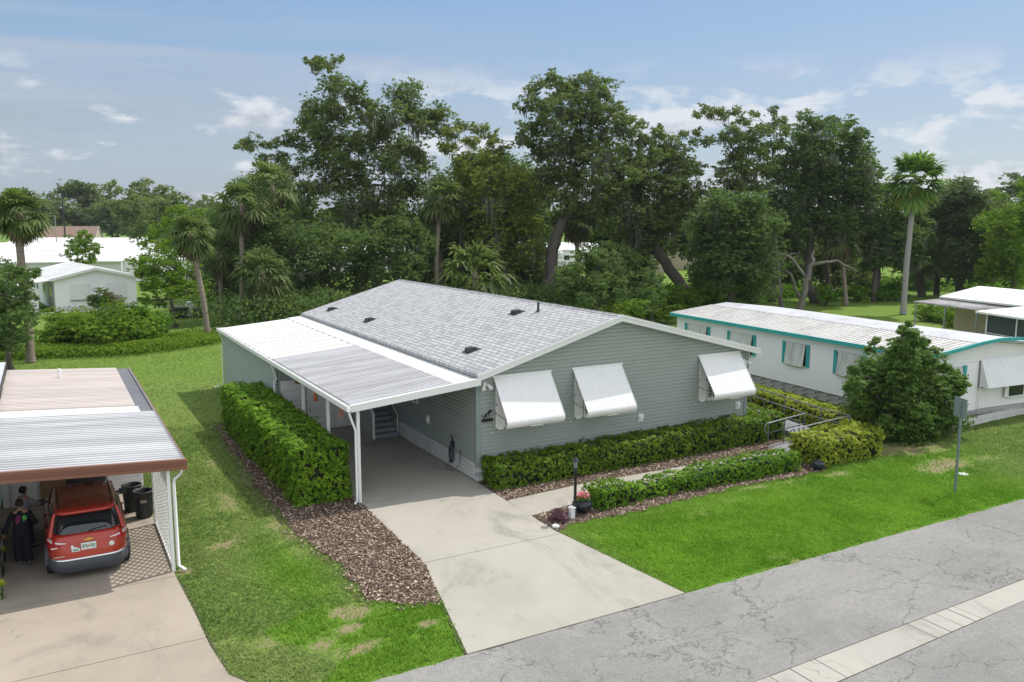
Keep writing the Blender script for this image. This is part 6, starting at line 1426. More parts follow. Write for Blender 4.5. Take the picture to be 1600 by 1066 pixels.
# ------------------------------------------------------------------ homes beyond the trees
# white gabled home, back left
wl = gp(88, 487); wr = gp(215, 480); ang = math.atan2(wr[1]-wl[1], wr[0]-wl[0]); wd = float(np.linalg.norm(wr-wl))
bw, T = home('mobile_home', 'white gabled home with two large shuttered windows beyond the bushes', 'mobile home', tuple(((wl+wr)/2)[:2]), ang, wd, 16, 3.05, .95, M['bright_roof'], M['bright_wall'], win=0, over=.35)
for k, (xa, xb) in enumerate(((-.32, -.09), (.12, .36))):
    m = MB(); m.T = T; m.box((xa*wd, -.10, 1.05), (xb*wd, -.01, 2.6)); w = m.build('shutter', M['white_metal'], bw); m = MB(); m.T = T; m.box((xa*wd-.05, -.16, .95), (xb*wd+.05, -.02, 1.05)); m.build('sill', M['siding_trim'], w)
m = MB(); m.T = T
for k in range(34):
    for j in range(3):
        if (k+j) % 2: m.box((-wd/2+k*wd/34, -.09, .05+j*.16), (-wd/2+(k+.8)*wd/34, -.02, .18+j*.16))
m.build('skirting', M['whblock'], bw)
m = MB(); m.T = T; m.box((-wd/2-3.6, .3, 0), (-wd/2-1.4, 6, 2.4)); m.hexa([(-wd/2-4.2, -.2, 2.42), (-wd/2-.1, -.2, 3.0), (-wd/2-.1, 9, 3.0), (-wd/2-4.2, 9, 2.42)], [(-wd/2-4.2, -.2, 2.5), (-wd/2-.1, -.2, 3.1), (-wd/2-.1, 9, 3.1), (-wd/2-4.2, 9, 2.5)]); m.build('side_room', M['white_wall'], bw)
pth = MB(); pth.T = T; pth.hexa([(-wd/2-5, -1.9, 0), (wd/2+4, -1.5, 0), (wd/2+4, -.9, 0), (-wd/2-5, -1.1, 0)], [(-wd/2-5, -1.9, .04), (wd/2+4, -1.5, .04), (wd/2+4, -.9, .04), (-wd/2-5, -1.1, .04)]); o = pth.build('footpath', M['conc']); tag(o, kind='structure')
def roofhome(uc, vpk, D, w, l, h, rise, ang, roofm, wallm, label, win=3):
    p = at(uc, vpk, D)
    if w > 17:      # long side and roof slope towards the road
        a_ = R(ang); q_ = np.array([math.cos(a_), math.sin(a_)]); p = (p[0]-q_[0]*w/2, p[1]-q_[1]*w/2); w, l, ang, rise = l*1.15, w, ang-90, rise*1.35; win = 2
    return home('mobile_home', label, 'mobile home', (p[0], p[1]), R(ang), w, l, h, rise, M[roofm], M[wallm], win=win)
# position by the direction of the photo column and by forward distance
roofhome(60, 400, 118, 22, 8, 3.0, 1.0, -9, 'bright_roof', 'mint_wall', 'long white roofed home with pale green wall behind the sabal palm at the left edge', 4)
roofhome(175, 400, 125, 9, 14, 3.2, .9, -20, 'bright_roof', 'bright_wall', 'white home with ribbed roof panels just behind the small light green tree')
roofhome(20, 400, 165, 24, 10, 3.0, 1.0, -14, 'bright_roof', 'bright_wall', 'distant white roofed home in the second row at the left edge')
roofhome(235, 390, 150, 26, 9, 3.3, .8, -10, 'bright_roof', 'bright_wall', 'long bright white roofed home beyond the second sabal palm', 5)
roofhome(95, 390, 210, 20, 12, 3.0, 1.1, -25, 'bright_roof', 'bright_wall', 'far white roofed home beneath the dark utility pole')
roofhome(195, 390, 200, 22, 12, 3.2, 1.1, 8, 'bright_roof', 'bright_wall', 'far white roofed home in front of the brown roofed house')
roofhome(330, 410, 128, 24, 9, 3.1, .9, -12, 'bright_roof', 'bright_wall', 'white home half hidden behind the palms left of centre', 4)
roofhome(440, 410, 140, 20, 9, 3.1, .9, -12, 'bright_roof', 'mint_wall', 'white roofed home hidden behind the tallest oak')
roofhome(560, 410, 150, 24, 9, 3.1, .9, -14, 'bright_roof', 'bright_wall', 'white home glimpsed beneath the tall oak crown')
roofhome(690, 410, 128, 10, 12, 2.9, .8, -30, 'bright_roof', 'mint_wall', 'small pale home glimpsed between trunks left of centre')
roofhome(775, 410, 150, 22, 10, 3.1, .9, -25, 'bright_roof', 'bright_wall', 'white home glimpsed behind the olive crowned oak')
roofhome(880, 410, 165, 24, 10, 3.2, .9, -26, 'bright_roof', 'bright_wall', 'white home glimpsed behind the dark central trunk')
roofhome(985, 410, 140, 13, 12, 3.3, .9, -30, 'bright_roof', 'beige_paint', 'beige home with white roof glimpsed behind the leaning trunk')
roofhome(1078, 410, 150, 13, 12, 5.4, 1.0, -30, 'bright_roof', 'beige_paint', 'tall beige home with white roof right of the leaning trunk')
roofhome(1180, 410, 190, 26, 12, 3.3, 1.0, -30, 'bright_roof', 'bright_wall', 'white home glimpsed low through the thin mossy oak')
roofhome(1340, 410, 210, 26, 12, 3.3, 1.0, -35, 'bright_roof', 'bright_wall', 'far white home glimpsed under the dense right hand oak')
roofhome(1500, 410, 240, 26, 12, 3.3, 1.0, -40, 'bright_roof', 'bright_wall', 'far white home beyond the trees behind the tall thin palm')
# brown roofed house
p = at(155, 380, 270); bh, T = home('farmhouse', 'distant house with a brown shingle roof and a small front gable', 'house', (p[0], p[1]), R(85-8), 12, 17, 3.6, 3.4, M['brownroof'], M['beige_paint'], win=2); 
# blue recycling bin by the beige home, small green boxes back left
p = gp(1084, 441); mb = MB(); x, y = p[0], p[1]; mb.loft([[(x-.35, y-.35, 0), (x+.35, y-.35, 0), (x+.35, y+.35, 0), (x-.35, y+.35, 0)], [(x-.45, y-.45, 1.1), (x+.45, y-.45, 1.1), (x+.45, y+.45, 1.1), (x-.45, y+.45, 1.1)]], smooth=False); mb.loft([[(x-.48, y-.5, 1.1), (x+.48, y-.5, 1.1), (x+.48, y+.5, 1.1), (x-.48, y+.5, 1.1)], [(x-.4, y-.45, 1.25), (x+.4, y-.45, 1.2), (x+.4, y+.4, 1.28), (x-.4, y+.4, 1.28)]], smooth=False)
o = mb.build('recycling_bin', newmat('blue_plastic', (.01, .04, .25), .5)[0], base=(x, y, 0)); tag(o, 'blue wheeled bin standing by the beige home beyond the leaning trunk', 'bin')
for i, (u, v, lab, mt, w, h) in enumerate(((280, 497, 'dark metal cabinet on the grass beside the second sabal palm', 'darkplastic', 1.5, .9), (297, 495, 'pale green cabinet on the grass beside the second sabal palm', 'mint_wall', .6, 1.3), (312, 496, 'low dark air conditioner unit on the grass near the second sabal palm', 'darkplastic', 1.0, .8))):
    p = gp(u, v); x, y = p[0], p[1]; mb = MB(); mb.box((x-w/2, y-.4, .05), (x+w/2, y+.4, h)); mb.box((x-w/2-.03, y-.43, h), (x+w/2+.03, y+.43, h+.06))
    for k in range(6): mb.box((x-w/2+.08, y-.42, .15+k*h/8), (x+w/2-.08, y-.40, .18+k*h/8))
    o = mb.build('utility_cabinet', M[mt], base=(x, y, 0)); tag(o, lab, 'utility cabinet')
# poles
def pole(u, vb, vt, D, r_, label, arms=1):
    a = at(u, vb, D); b = at(u, vt, D); o = thing('utility_pole', label, 'utility pole', (a[0], a[1], 0)); mb = MB(); mb.tube([(a[0], a[1], 0), (a[0], a[1], b[2])], [r_, r_*.7], 8); mb.build('pole', M['dark'] if arms else M['palmgrey'], o)
    if arms:
        mb = MB(); mb.box((a[0]-1.2, a[1]-.08, b[2]-.7), (a[0]+1.2, a[1]+.08, b[2]-.55)); 
        for x in (-1.1, -.4, .4, 1.1): mb.tube([(a[0]+x, a[1], b[2]-.55), (a[0]+x, a[1], b[2]-.3)], .05, 6)
        mb.build('crossarm', M['dark'], o)
    return (a[0], a[1], b[2])
tp = pole(102, 372, 303, 220, .22, 'tall dark utility pole above the far left roofs'); tp2 = pole(88, 372, 336, 200, .13, 'shorter pale pole beside the dark utility pole', 0)
tp3 = pole(345, 400, 318, 230, .16, 'far utility pole behind the left palms')
tp0 = pole(-60, 372, 300, 215, .22, 'utility pole just beyond the left edge')
mb = MB()
for (dz, dx) in ((-.3, -1.1), (-.3, 1.1), (-2.6, 0)):
    for A_, B_ in ((tp0, tp), (tp, tp3)):
        mb.tube([(A_[0]+(B_[0]-A_[0])*t+dx, A_[1]+(B_[1]-A_[1])*t, A_[2]+(B_[2]-A_[2])*t+dz-4*t*(1-t)*.9) for t in np.linspace(0, 1, 14)], .035, 4, caps=False)
o = mb.build('power_line', M['dark'], base=tp); tag(o, 'thin dark power lines strung between the utility poles', 'power line')

# ------------------------------------------------------------------ round tree on the lawn
def round_tree():
    x, y = 16.75, -3.0; t = thing('bushy_tree', 'dense dark green bushy tree low to the ground beside the yellow hedge', 'tree', (x, y, 0)); random.seed(21)
    mb = MB(); mb.tube([(x, y, 0), (x+.05, y, 1.2), (x, y, 3.2)], [.16, .11, .03], 8); mb.build('trunk', M['bark'], t)
    D = fd((x, y, 0)); px = [(1415, 655, 62), (1370, 640, 44), (1460, 645, 44), (1350, 600, 30), (1395, 590, 48), (1440, 590, 46), (1485, 605, 26), (1415, 550, 32), (1395, 565, 20), (1438, 565, 20), (1417, 518, 14), (1418, 508, 8), (1350, 572, 15), (1335, 603, 16), (1500, 590, 14), (1480, 572, 16), (1425, 525, 15), (1400, 535, 15), (1370, 535, 11), (1443, 535, 12), (1360, 545, 10), (1410, 520, 9), (1330, 580, 12), (1340, 625, 14), (1505, 600, 10), (1465, 548, 10), (1345, 655, 16), (1490, 640, 16), (1385, 665, 22), (1450, 668, 24)]
    px += [(u+6, v-14-r*.5, r*.35) for u, v, r in px if v < 600 and r > 20]
    cl = []; br = MB()
    for u, v, r in px:
        rm = r*D/FPX; dd = D+random.uniform(-1, 1)*max(0, 1.6-rm*.6)*(1.1 if r < 50 else 0); c = at(u, v, dd); c[2] = max(c[2], .35); cl.append((c, rm)); br.tube([(x, y, max(.3, c[2]*.5)), tuple((np.array((x, y, c[2]*.75))+c)/2), tuple(c)], [.035, .02, .006], 5)
    for u, v, r in px[:9]:     # the side away from the road
        rm = r*D/FPX; c = at(u, v, D+1.5); c[2] = max(c[2], .4); cl.append((c, rm*.9))
    br.build('branches', M['bark'], t)
    V, q = crown_leaves(cl, .105, 2.3, .95, 30, .7); V[:, 2] = np.maximum(V[:, 2], .03); mesh_arrays('crown', V, np.arange(len(V)).reshape(-1, 4), leafmat('bushy_leaves', (.070, .145, .030), (.195, .31, .070), .35), {'v': q}, t); TOT[0] += len(V)//4
round_tree()
p = gp(1183, 600, 1.5); b_ = gp(1180, 590, 1.6)
def potpalm():
    x, y = 12.95, 3.2; palm('areca_palm', 'green palm peeping past the right corner of the house', [(x, y, 0), (x, y, 2.1)], 1.25, 16, M['palm'], dead=0, trunk=.06, seg=14, elmin=-10)
potpalm()
# ------------------------------------------------------------------ trees and palms behind
random.seed(11)
def g2(u, v): p = gp(u, v); return (float(p[0]), float(p[1]))
def base_at(u, D): p = at(u, 480, D); return (float(p[0]), float(p[1]))
LS = .26
tree('oak_tree', 'tallest oak with an open crown and bare tip left of centre', 'tree', base_at(592, 84), [(512, 97, 17), (492, 102, 14), (528, 92, 10), (483, 96, 7), (520, 128, 18), (545, 140, 18), (560, 152, 16), (500, 165, 22), (480, 190, 20), (505, 200, 24), (465, 215, 20), (530, 170, 24), (575, 172, 22), (600, 185, 24), (628, 150, 24), (640, 175, 22), (655, 195, 24), (680, 185, 20), (692, 205, 12), (612, 215, 26), (570, 220, 26), (535, 230, 30), (495, 245, 26), (648, 235, 22), (660, 262, 18), (600, 255, 28), (560, 275, 30), (520, 285, 28), (630, 290, 24), (655, 300, 16), (595, 310, 30), (550, 325, 30), (620, 340, 24), (575, 350, 26), (395, 222, 15), (378, 228, 10), (420, 225, 14), (435, 245, 16), (410, 250, 14), (455, 262, 16), (445, 285, 16), (475, 300, 20), (470, 330, 20), (500, 350, 22)],
     .55, M['oak'], LS, .92, .5, trunk_pts=[(588, 430), (578, 370), (575, 320)], sub=15)
tree('oak_tree', 'broad dark oak spreading low under the tallest oak', 'tree', base_at(520, 74), [(430, 350, 30), (460, 375, 30), (400, 370, 26), (440, 410, 34), (390, 420, 26), (480, 415, 34), (530, 400, 32), (520, 370, 28), (570, 395, 30), (620, 390, 30), (610, 420, 32), (560, 435, 28), (500, 445, 26), (450, 450, 26), (640, 420, 24), (655, 380, 20), (410, 455, 20), (590, 360, 22), (630, 352, 20)],
     .35, M['oak_deep'], .24, 1.1, .15, fork=.3, sub=15)
tree('oak_tree', 'olive green oak with a rounded mass left of the central trunk', 'tree', base_at(790, 82), [(722, 195, 12), (708, 208, 14), (735, 222, 14), (750, 200, 12), (700, 232, 16), (768, 215, 14), (780, 235, 16), (722, 250, 14), (750, 250, 18), (735, 280, 26), (770, 275, 26), (720, 305, 26), (760, 310, 32), (800, 285, 26), (820, 310, 24), (790, 330, 32), (740, 340, 30), (710, 350, 22), (770, 365, 30), (815, 355, 26), (740, 385, 26), (790, 395, 26), (828, 385, 20)],
     .42, M['oak_olive'], LS, 1.0, .9, trunk_pts=[(792, 440), (786, 400), (775, 350)], sub=14, moss_len=1.9)
tree('oak_tree', 'tall central oak with a thick dark forked trunk', 'tree', base_at(862, 80), [(842, 128, 14), (860, 120, 12), (825, 145, 14), (870, 140, 18), (900, 125, 16), (925, 125, 14), (945, 142, 18), (905, 150, 20), (880, 165, 20), (850, 165, 18), (820, 168, 14), (930, 170, 22), (960, 165, 16), (965, 190, 18), (900, 190, 22), (870, 195, 22), (838, 195, 18), (815, 215, 16), (945, 205, 22), (910, 225, 24), (875, 225, 24), (845, 232, 20), (980, 205, 14), (998, 192, 12), (975, 230, 20), (1000, 215, 12), (940, 245, 26), (900, 262, 28), (862, 262, 26), (965, 265, 26), (930, 285, 28), (890, 300, 28), (855, 295, 22), (960, 305, 26), (920, 325, 26), (885, 340, 20), (945, 340, 22), (990, 255, 18)],
     .70, M['oak'], LS, .95, 1.0, trunk_pts=[(860, 440), (862, 390), (880, 345)], sub=14)
tree('oak_tree', 'leaning oak whose bare trunk slants up to the left', 'tree', g2(1082, 482), [(1010, 222, 16), (1030, 210, 14), (1045, 225, 18), (1020, 245, 20), (1060, 245, 18), (1080, 262, 16), (1045, 265, 24), (1005, 270, 22), (1075, 285, 20), (1030, 295, 26), (995, 305, 24), (1065, 310, 22), (1090, 300, 10), (1020, 330, 26), (985, 335, 22), (1050, 335, 22), (1000, 360, 24), (1035, 360, 20), (975, 365, 18), (1010, 385, 16), (1070, 335, 16)],
     .62, M['oak'], LS, 1.0, .9, trunk_pts=[(1066, 450), (1040, 410), (1016, 378), (1008, 355)], sub=14)
tree('oak_tree', 'thin crowned oak hung with grey moss right of centre', 'tree', base_at(1172, 84), [(1098, 168, 10), (1112, 178, 11), (1090, 180, 7), (1130, 180, 12), (1145, 172, 10), (1165, 185, 12), (1180, 178, 9), (1210, 172, 8), (1215, 190, 14), (1198, 200, 16), (1225, 205, 12), (1175, 210, 16), (1150, 205, 14), (1130, 215, 14), (1105, 218, 11), (1085, 218, 9), (1068, 212, 8), (1090, 205, 7), (1160, 232, 18), (1190, 230, 18), (1215, 228, 14), (1140, 245, 16), (1170, 260, 20), (1200, 258, 18), (1128, 265, 14), (1150, 285, 22), (1185, 290, 20), (1125, 300, 20)],
     .38, M['oak'], .24, .85, 1.3, trunk_pts=[(1180, 440), (1178, 370), (1165, 300), (1160, 262)], sub=11)
tree('oak_tree', 'deep green oak filling the low ground below the thin mossy oak', 'tree', base_at(1140, 76), [(1120, 325, 24), (1150, 320, 28), (1105, 345, 22), (1180, 335, 28), (1135, 355, 32), (1170, 370, 32), (1105, 375, 26), (1200, 360, 26), (1140, 395, 32), (1180, 405, 30), (1105, 405, 18), (1150, 430, 28), (1190, 440, 24), (1125, 435, 18), (1170, 455, 24)],
     .35, M['oak_deep'], .24, 1.15, .3, sub=15, trunk_pts=[(1142, 460), (1146, 420), (1150, 380)])
tree('oak_tree', 'dense high oak left of the tall thin palm', 'tree', base_at(1278, 88), [(1262, 182, 13), (1275, 192, 14), (1300, 188, 10), (1325, 190, 13), (1312, 203, 16), (1340, 205, 14), (1288, 212, 22), (1255, 210, 18), (1250, 235, 22), (1230, 250, 20), (1280, 245, 28), (1315, 235, 26), (1340, 240, 20), (1352, 262, 18), (1220, 275, 22), (1255, 278, 28), (1295, 280, 30), (1330, 275, 26), (1360, 285, 18), (1240, 310, 28), (1280, 318, 30), (1320, 312, 28), (1350, 312, 22), (1220, 325, 22), (1260, 350, 26), (1300, 352, 26), (1340, 348, 24), (1225, 362, 22), (1372, 270, 10)],
     .50, M['oak_deep'], LS, 1.1, .8, trunk_pts=[(1262, 445), (1265, 390), (1275, 330)], sub=15)
tree('oak_tree', 'dark oak with drooping limbs directly behind the tall thin palm', 'tree', base_at(1370, 92), [(1375, 300, 20), (1400, 305, 22), (1385, 335, 24), (1415, 340, 24), (1360, 345, 22), (1400, 365, 26), (1370, 375, 24), (1430, 370, 22), (1345, 385, 20), (1390, 395, 22), (1420, 400, 22), (1445, 345, 18), (1440, 400, 18), (1360, 412, 14)],
     .4, M['oak_deep'], LS, 1.05, 1.3, sub=14, trunk_pts=[(1368, 450), (1372, 420), (1385, 370)])
tree('oak_tree', 'broad grey green tree right of the tall thin palm', 'tree', base_at(1500, 96), [(1480, 295, 20), (1505, 292, 20), (1525, 305, 18), (1465, 315, 22), (1495, 322, 28), (1530, 330, 22), (1470, 350, 28), (1505, 360, 32), (1540, 358, 22), (1455, 378, 22), (1480, 395, 28), (1520, 398, 30), (1550, 390, 20), (1460, 415, 20), (1500, 425, 24), (1535, 425, 20)],
     .38, M['fartree'], .26, 1.1, .5, sub=15)
tree('leafy_tree', 'bright green tree at the right edge above the white roof', 'tree', base_at(1580, 86), [(1560, 350, 22), (1585, 340, 22), (1605, 320, 20), (1600, 360, 28), (1570, 385, 26), (1600, 400, 28), (1560, 415, 24), (1590, 430, 24), (1540, 430, 18), (1615, 300, 16), (1598, 290, 8), (1560, 305, 8)],
     .3, M['bright'], .24, .95, 0, sub=15)
tree('bushy_oak', 'low rounded dark tree just above the grey shingle roof', 'tree', base_at(930, 66), [(915, 415, 24), (945, 412, 24), (890, 432, 20), (930, 440, 26), (965, 432, 20), (905, 455, 20), (950, 460, 20), (975, 455, 12), (880, 450, 12), (928, 398, 12)],
     .25, M['oak_deep'], .2, 1.25, 0, sub=16, fork=.25)
tree('hanging_vine_tree', 'small dark vine covered stump tree between the two roofs', 'tree', base_at(1020, 64), [(1012, 425, 12), (1022, 440, 14), (1012, 455, 13), (1025, 468, 12), (1018, 482, 10), (1008, 440, 9), (1030, 452, 8)],
     .12, M['oak_deep'], .17, 1.3, 0, sub=12, fork=.2)
tree('light_green_tree', 'light green vine draped tree between the white home and the second sabal palm', 'tree', base_at(272, 68), [(250, 385, 16), (235, 400, 16), (262, 402, 18), (222, 425, 14), (245, 425, 20), (270, 430, 20), (295, 430, 18), (235, 450, 16), (262, 455, 18), (290, 455, 18), (225, 470, 10), (315, 440, 16), (310, 462, 14), (250, 472, 12), (212, 410, 9)],
     .18, M['bright'], .18, .95, 0, sub=14)
tree('leafy_tree', 'dark leafed tree at the left edge in front of the sabal palm', 'tree', base_at(8, 47), [(15, 430, 22), (35, 432, 16), (50, 430, 8), (10, 460, 28), (40, 462, 16), (58, 425, 6), (15, 500, 28), (42, 492, 12), (5, 530, 24), (30, 525, 14), (28, 480, 16), (-15, 470, 30), (-20, 520, 30)],
     .16, M['oak_deep'], .16, 1.15, 0, sub=16)
tree('small_tree', 'small light green tree standing between the white roofs at left', 'tree', base_at(128, 112), [(120, 375, 13), (135, 372, 12), (112, 390, 12), (130, 392, 16), (148, 390, 12), (125, 408, 10), (142, 405, 9), (128, 362, 7)],
     .16, M['bright'], .26, 1.1, 0, sub=14)
tree('small_tree', 'second slim yellow green tree crown above the palms at left', 'tree', base_at(290, 95), [(270, 335, 14), (250, 345, 12), (290, 330, 14), (310, 335, 14), (275, 355, 16), (300, 358, 16), (245, 362, 12), (325, 345, 12), (235, 378, 14), (262, 380, 16)],
     .18, M['bright'], .26, .95, 0, sub=13)
for (lab, u0, D, px) in (
    ('dark understory oak between the tallest oak and the olive oak', 690, 88, [(665, 395, 20), (690, 380, 22), (705, 410, 20), (680, 430, 22), (650, 440, 20), (710, 440, 18)]),
    ('dark understory oak under the olive oak', 830, 92, [(815, 410, 20), (840, 395, 18), (835, 430, 22), (800, 430, 20), (775, 425, 18), (860, 440, 18)]),
    ('understory tree between the central and leaning oaks', 985, 90, [(975, 400, 18), (995, 410, 16), (970, 430, 20), (990, 445, 16), (960, 390, 14)]),
    ('understory tree under the left dark palms', 365, 84, [(350, 400, 22), (375, 420, 24), (345, 430, 22), (370, 450, 24), (400, 440, 22), (330, 410, 16), (340, 460, 22), (355, 370, 16)]),
    ('broad oak crown behind the two dark palms at left', 395, 92, [(400, 290, 22), (380, 320, 22), (425, 315, 24), (450, 345, 24), (350, 340, 18), (365, 365, 24), (410, 355, 26), (440, 380, 24), (345, 385, 20), (470, 320, 18)]),
    ('oak crown closing the gap left of the central oak', 745, 96, [(700, 330, 22), (690, 300, 16), (830, 320, 24), (845, 350, 24), (830, 270, 14), (700, 370, 24), (675, 340, 16), (740, 400, 24), (780, 410, 22)]),
    ('high olive oak crown between the tallest and the central oaks', 775, 92, [(740, 262, 22), (770, 262, 22), (800, 265, 22), (715, 285, 20), (760, 285, 26), (795, 295, 28), (735, 310, 28), (820, 300, 22), (770, 330, 30), (700, 320, 20), (750, 350, 28), (800, 350, 28), (725, 370, 24), (770, 385, 26)]),
    ('oak crown closing the gap right of the central oak', 975, 97, [(960, 340, 22), (985, 360, 22), (950, 375, 22), (1000, 385, 20), (1030, 385, 18), (975, 300, 18)]),
    ('oak crown filling the middle height behind the leaning oak', 1085, 99, [(1085, 320, 18), (1100, 340, 20), (1085, 360, 20), (1060, 380, 18)]),
    ('oak crown low behind the dense high oak', 1235, 102, [(1215, 340, 24), (1240, 380, 24), (1280, 385, 24), (1320, 385, 22), (1210, 390, 20), (1260, 415, 20)]),
    ('understory tree under the dense right oak', 1320, 100, [(1300, 400, 18), (1330, 405, 20), (1350, 430, 16), (1310, 430, 16), (1280, 420, 14)]),
    ('understory tree under the thin mossy oak, farther back', 1215, 100, [(1210, 400, 20), (1230, 380, 18), (1240, 420, 16), (1200, 430, 18), (1225, 440, 14)]),
    ('understory tree beside the grey green tree at right', 1435, 108, [(1425, 420, 18), (1450, 430, 18), (1440, 400, 18), (1415, 395, 16)]),
    ('leafy tree filling the gap right of the leaning oak', 1105, 88, [(1095, 380, 16), (1110, 360, 18), (1100, 410, 18), (1115, 430, 16), (1095, 440, 14)]),
):
    px = [(a, b, int(c*1.35)) for a, b, c in px]
    tree('understory_tree', lab, 'tree', base_at(u0, D), px, .2, M['oak_deep'] if u0 % 2 else M['oak'], .25, 1.0, .4, sub=14, group='understory trees of the treeline')
# palms
def palm_px(name, label, line, D, Rm, nf, mat, **k):
    pts = [at(u, v, D) for u, v in line]; pts[0][2] = 0; palm(name, label, [tuple(map(float, p)) for p in pts], Rm, nf, mat, **k)
Dp = fd((-13.17, 34.56, 0)); palm_px('sabal_palm', 'sabal palm with a shaggy brown skirt at the left edge', [(48, 566), (44, 500), (36, 440), (30, 375), (29, 332)], Dp, 2.15, 46, M['palm'], dead=30, trunk=.23, droop=.62, seg=20)
Dp = fd((-1.92, 39.9, 0)); palm_px('sabal_palm', 'second sabal palm with a slim curving trunk left of the sage house', [(326, 531), (318, 470), (308, 420), (301, 385), (298, 365)], Dp, 2.2, 46, M['palm'], dead=22, trunk=.19, droop=.62, seg=20)
Dp = fd((57.35, 25.64, 0)); palm_px('fan_palm', 'tall thin fan palm with yellow lower fronds above the teal trimmed home', [(1411, 492), (1416, 420), (1423, 350), (1428, 300), (1430, 280)], Dp, 3.3, 34, M['palmlight'], dead=0, trunk=.24, bark='palmgrey', droop=.42, yellow=12, seg=18, width=.08, elmin=-50)
for (lab, line, D, Rm, mt, dd) in (
    ('dark sabal palm crown left of the tallest oak, lower of two', [(378, 500), (378, 400), (376, 318)], 72, 3.1, 'palmdark', 26),
    ('higher sabal palm crown touching the tallest oak', [(440, 500), (436, 400), (425, 290)], 76, 3.2, 'palm', 20),
    ('short drooping palm in the dark undergrowth beside the sage roof', [(412, 500), (412, 450), (410, 425)], 66, 2.9, 'palmdark', 20),
    ('dark palm between the tallest oak and the olive oak', [(682, 470), (682, 400), (688, 308)], 78, 2.9, 'palmdark', 24),
    ('broad low palm just behind the ridge of the shingle roof', [(742, 480), (742, 450), (742, 425)], 64, 3.6, 'palmdark', 8),
    ('palm with hanging brown fronds beside the central fork', [(900, 480), (902, 400), (900, 345)], 84, 2.6, 'palmdark', 40),
    ('palm half hidden under the dense right oak', [(1322, 480), (1318, 420), (1312, 372)], 86, 3.0, 'palmdark', 30),
    ('small palm top rising at the right edge of the treeline', [(1555, 420), (1555, 360), (1552, 318)], 100, 2.6, 'palm', 12),
    ('pale palmetto beyond the low rounded tree', [(345, 480), (345, 430), (347, 395)], 74, 2.6, 'palmdark', 22),
    ):
    palm_px('sabal_palm', lab, line, D, Rm, 30, M[mt], dead=dd, trunk=.2, droop=.65, seg=16, group='sabal palms in the treeline')
# bare grey trunks and limbs on the right
def snag(label, segs, D, r0):
    t = thing('bare_tree', label, 'tree', tuple(np.array(at(*segs[0][0], D))*[1, 1, 0])); mb = MB()
    for i, line in enumerate(segs):
        pts = [at(u, v, D+.4*i) for u, v in line]
        if i == 0: pts[0][2] = 0
        n = len(pts); rr = r0*(1 if i == 0 else .5); fine = []
        for k in range(n-1):
            for q in range(4): fine.append(Vector(pts[k]).lerp(Vector(pts[k+1]), q/4)+Vector(rng.normal(0, .08, 3)))
        fine.append(Vector(pts[-1])); mb.tube(fine, [rr*(1-.75*k/len(fine)) for k in range(len(fine))], 8)
    mb.build('trunk', dirty('weathered_limb', (.20, .185, .16), (.09, .08, .07), .95, 1, 6, .8) if 'weathered_limb' not in bpy.data.materials else bpy.data.materials['weathered_limb'], t)
snag('pale forked bare trunk with long sideways limbs under the oaks at right', [[(1250, 478), (1260, 440), (1268, 410), (1272, 392)], [(1262, 440), (1240, 405), (1210, 395), (1190, 400)], [(1268, 412), (1310, 408), (1340, 425)], [(1250, 470), (1235, 430), (1215, 400)]], 80, .32)
snag('slim straight pale trunk beside the forked bare trunk', [[(1222, 476), (1218, 440), (1214, 400), (1212, 360)], [(1216, 420), (1230, 400), (1250, 395)]], 82, .22)
for i, (u, v, r_, D, lab) in enumerate(((1206, 470, .4, 90, 'thick dark trunk left of the pale forked trunk'), (1300, 472, .32, 92, 'dark trunk below the dense oak, left of the short palm'), (1365, 470, .28, 90, 'brown straight trunk under the drooping oak'), (1440, 465, .4, 96, 'dark trunk just right of the tall thin palm stem'), (1463, 462, .3, 98, 'second dark trunk right of the tall thin palm stem'), (690, 470, .3, 82, 'slim brown trunk behind the shingle ridge at left'), (640, 460, .25, 84, 'slim dark trunk at the foot of the tallest oak'))):
    p = at(u, v, D); q = at(u+random.uniform(-8, 8), 345, D); t = thing('oak_tree', lab, 'tree', (p[0], p[1], 0), 'trunks in the shade of the treeline'); mb = MB(); limb(mb, (p[0], p[1], 0), q, r_*1.2, r_*.5, .05, 8); mb.build('trunk', M['bark'], t)
    cl = [(at(u+random.uniform(-22, 22), 345+random.uniform(-25, 30), D), 1.5) for _ in range(4)]; V, vq = crown_leaves(cl, .26, 1, .8, 12); mesh_arrays('crown', V, np.arange(len(V)).reshape(-1, 4), M['oak_deep'], {'v': vq}, t)
# bushes
def bpx(u, v, r, h, mat, label, leaf=.15, name='bush', **k):
    x, y = g2(u, v); bush(name, label, 'bush', (x, y), r, h, M[mat], leaf, **k)
bpx(172, 543, 3.4, 3.1, 'bright', 'large round bright green bush in the overgrown strip at left', .15, lobes=7, sub=22)
bpx(210, 538, 2.6, 3.0, 'hedgeD', 'round bush beside the large bright bush, to its right', .15, lobes=6)
bpx(120, 540, 2.4, 2.7, 'bright', 'round bush beside the large bright bush, to its left', .15, lobes=6)
bpx(85, 545, 1.8, 1.6, 'bright', 'low bush beside the foot of the left sabal palm', .15)
bpx(250, 538, 1.8, 1.0, 'bright', 'low yellow green bush at the right end of the overgrown strip', .14)
bpx(158, 488, 1.6, 2.3, 'oak_deep', 'dark green shrub in front of the white gabled home', .16, name='shrub')
bpx(176, 487, 1.2, 2.1, 'redleaf', 'bare brown twiggy shrub in front of the white gabled home', .10, name='shrub', dens=.4)
bpx(77, 433, 3.6, 3.4, 'bright', 'rounded clipped green bush behind the white gabled home', .24)
bpx(120, 432, 2.4, 3.0, 'palmdark', 'dark spiky bush behind the white gabled home', .24)
bpx(10, 450, 3.0, 2.6, 'bright', 'green bush at the left edge beyond the dark tree', .22)
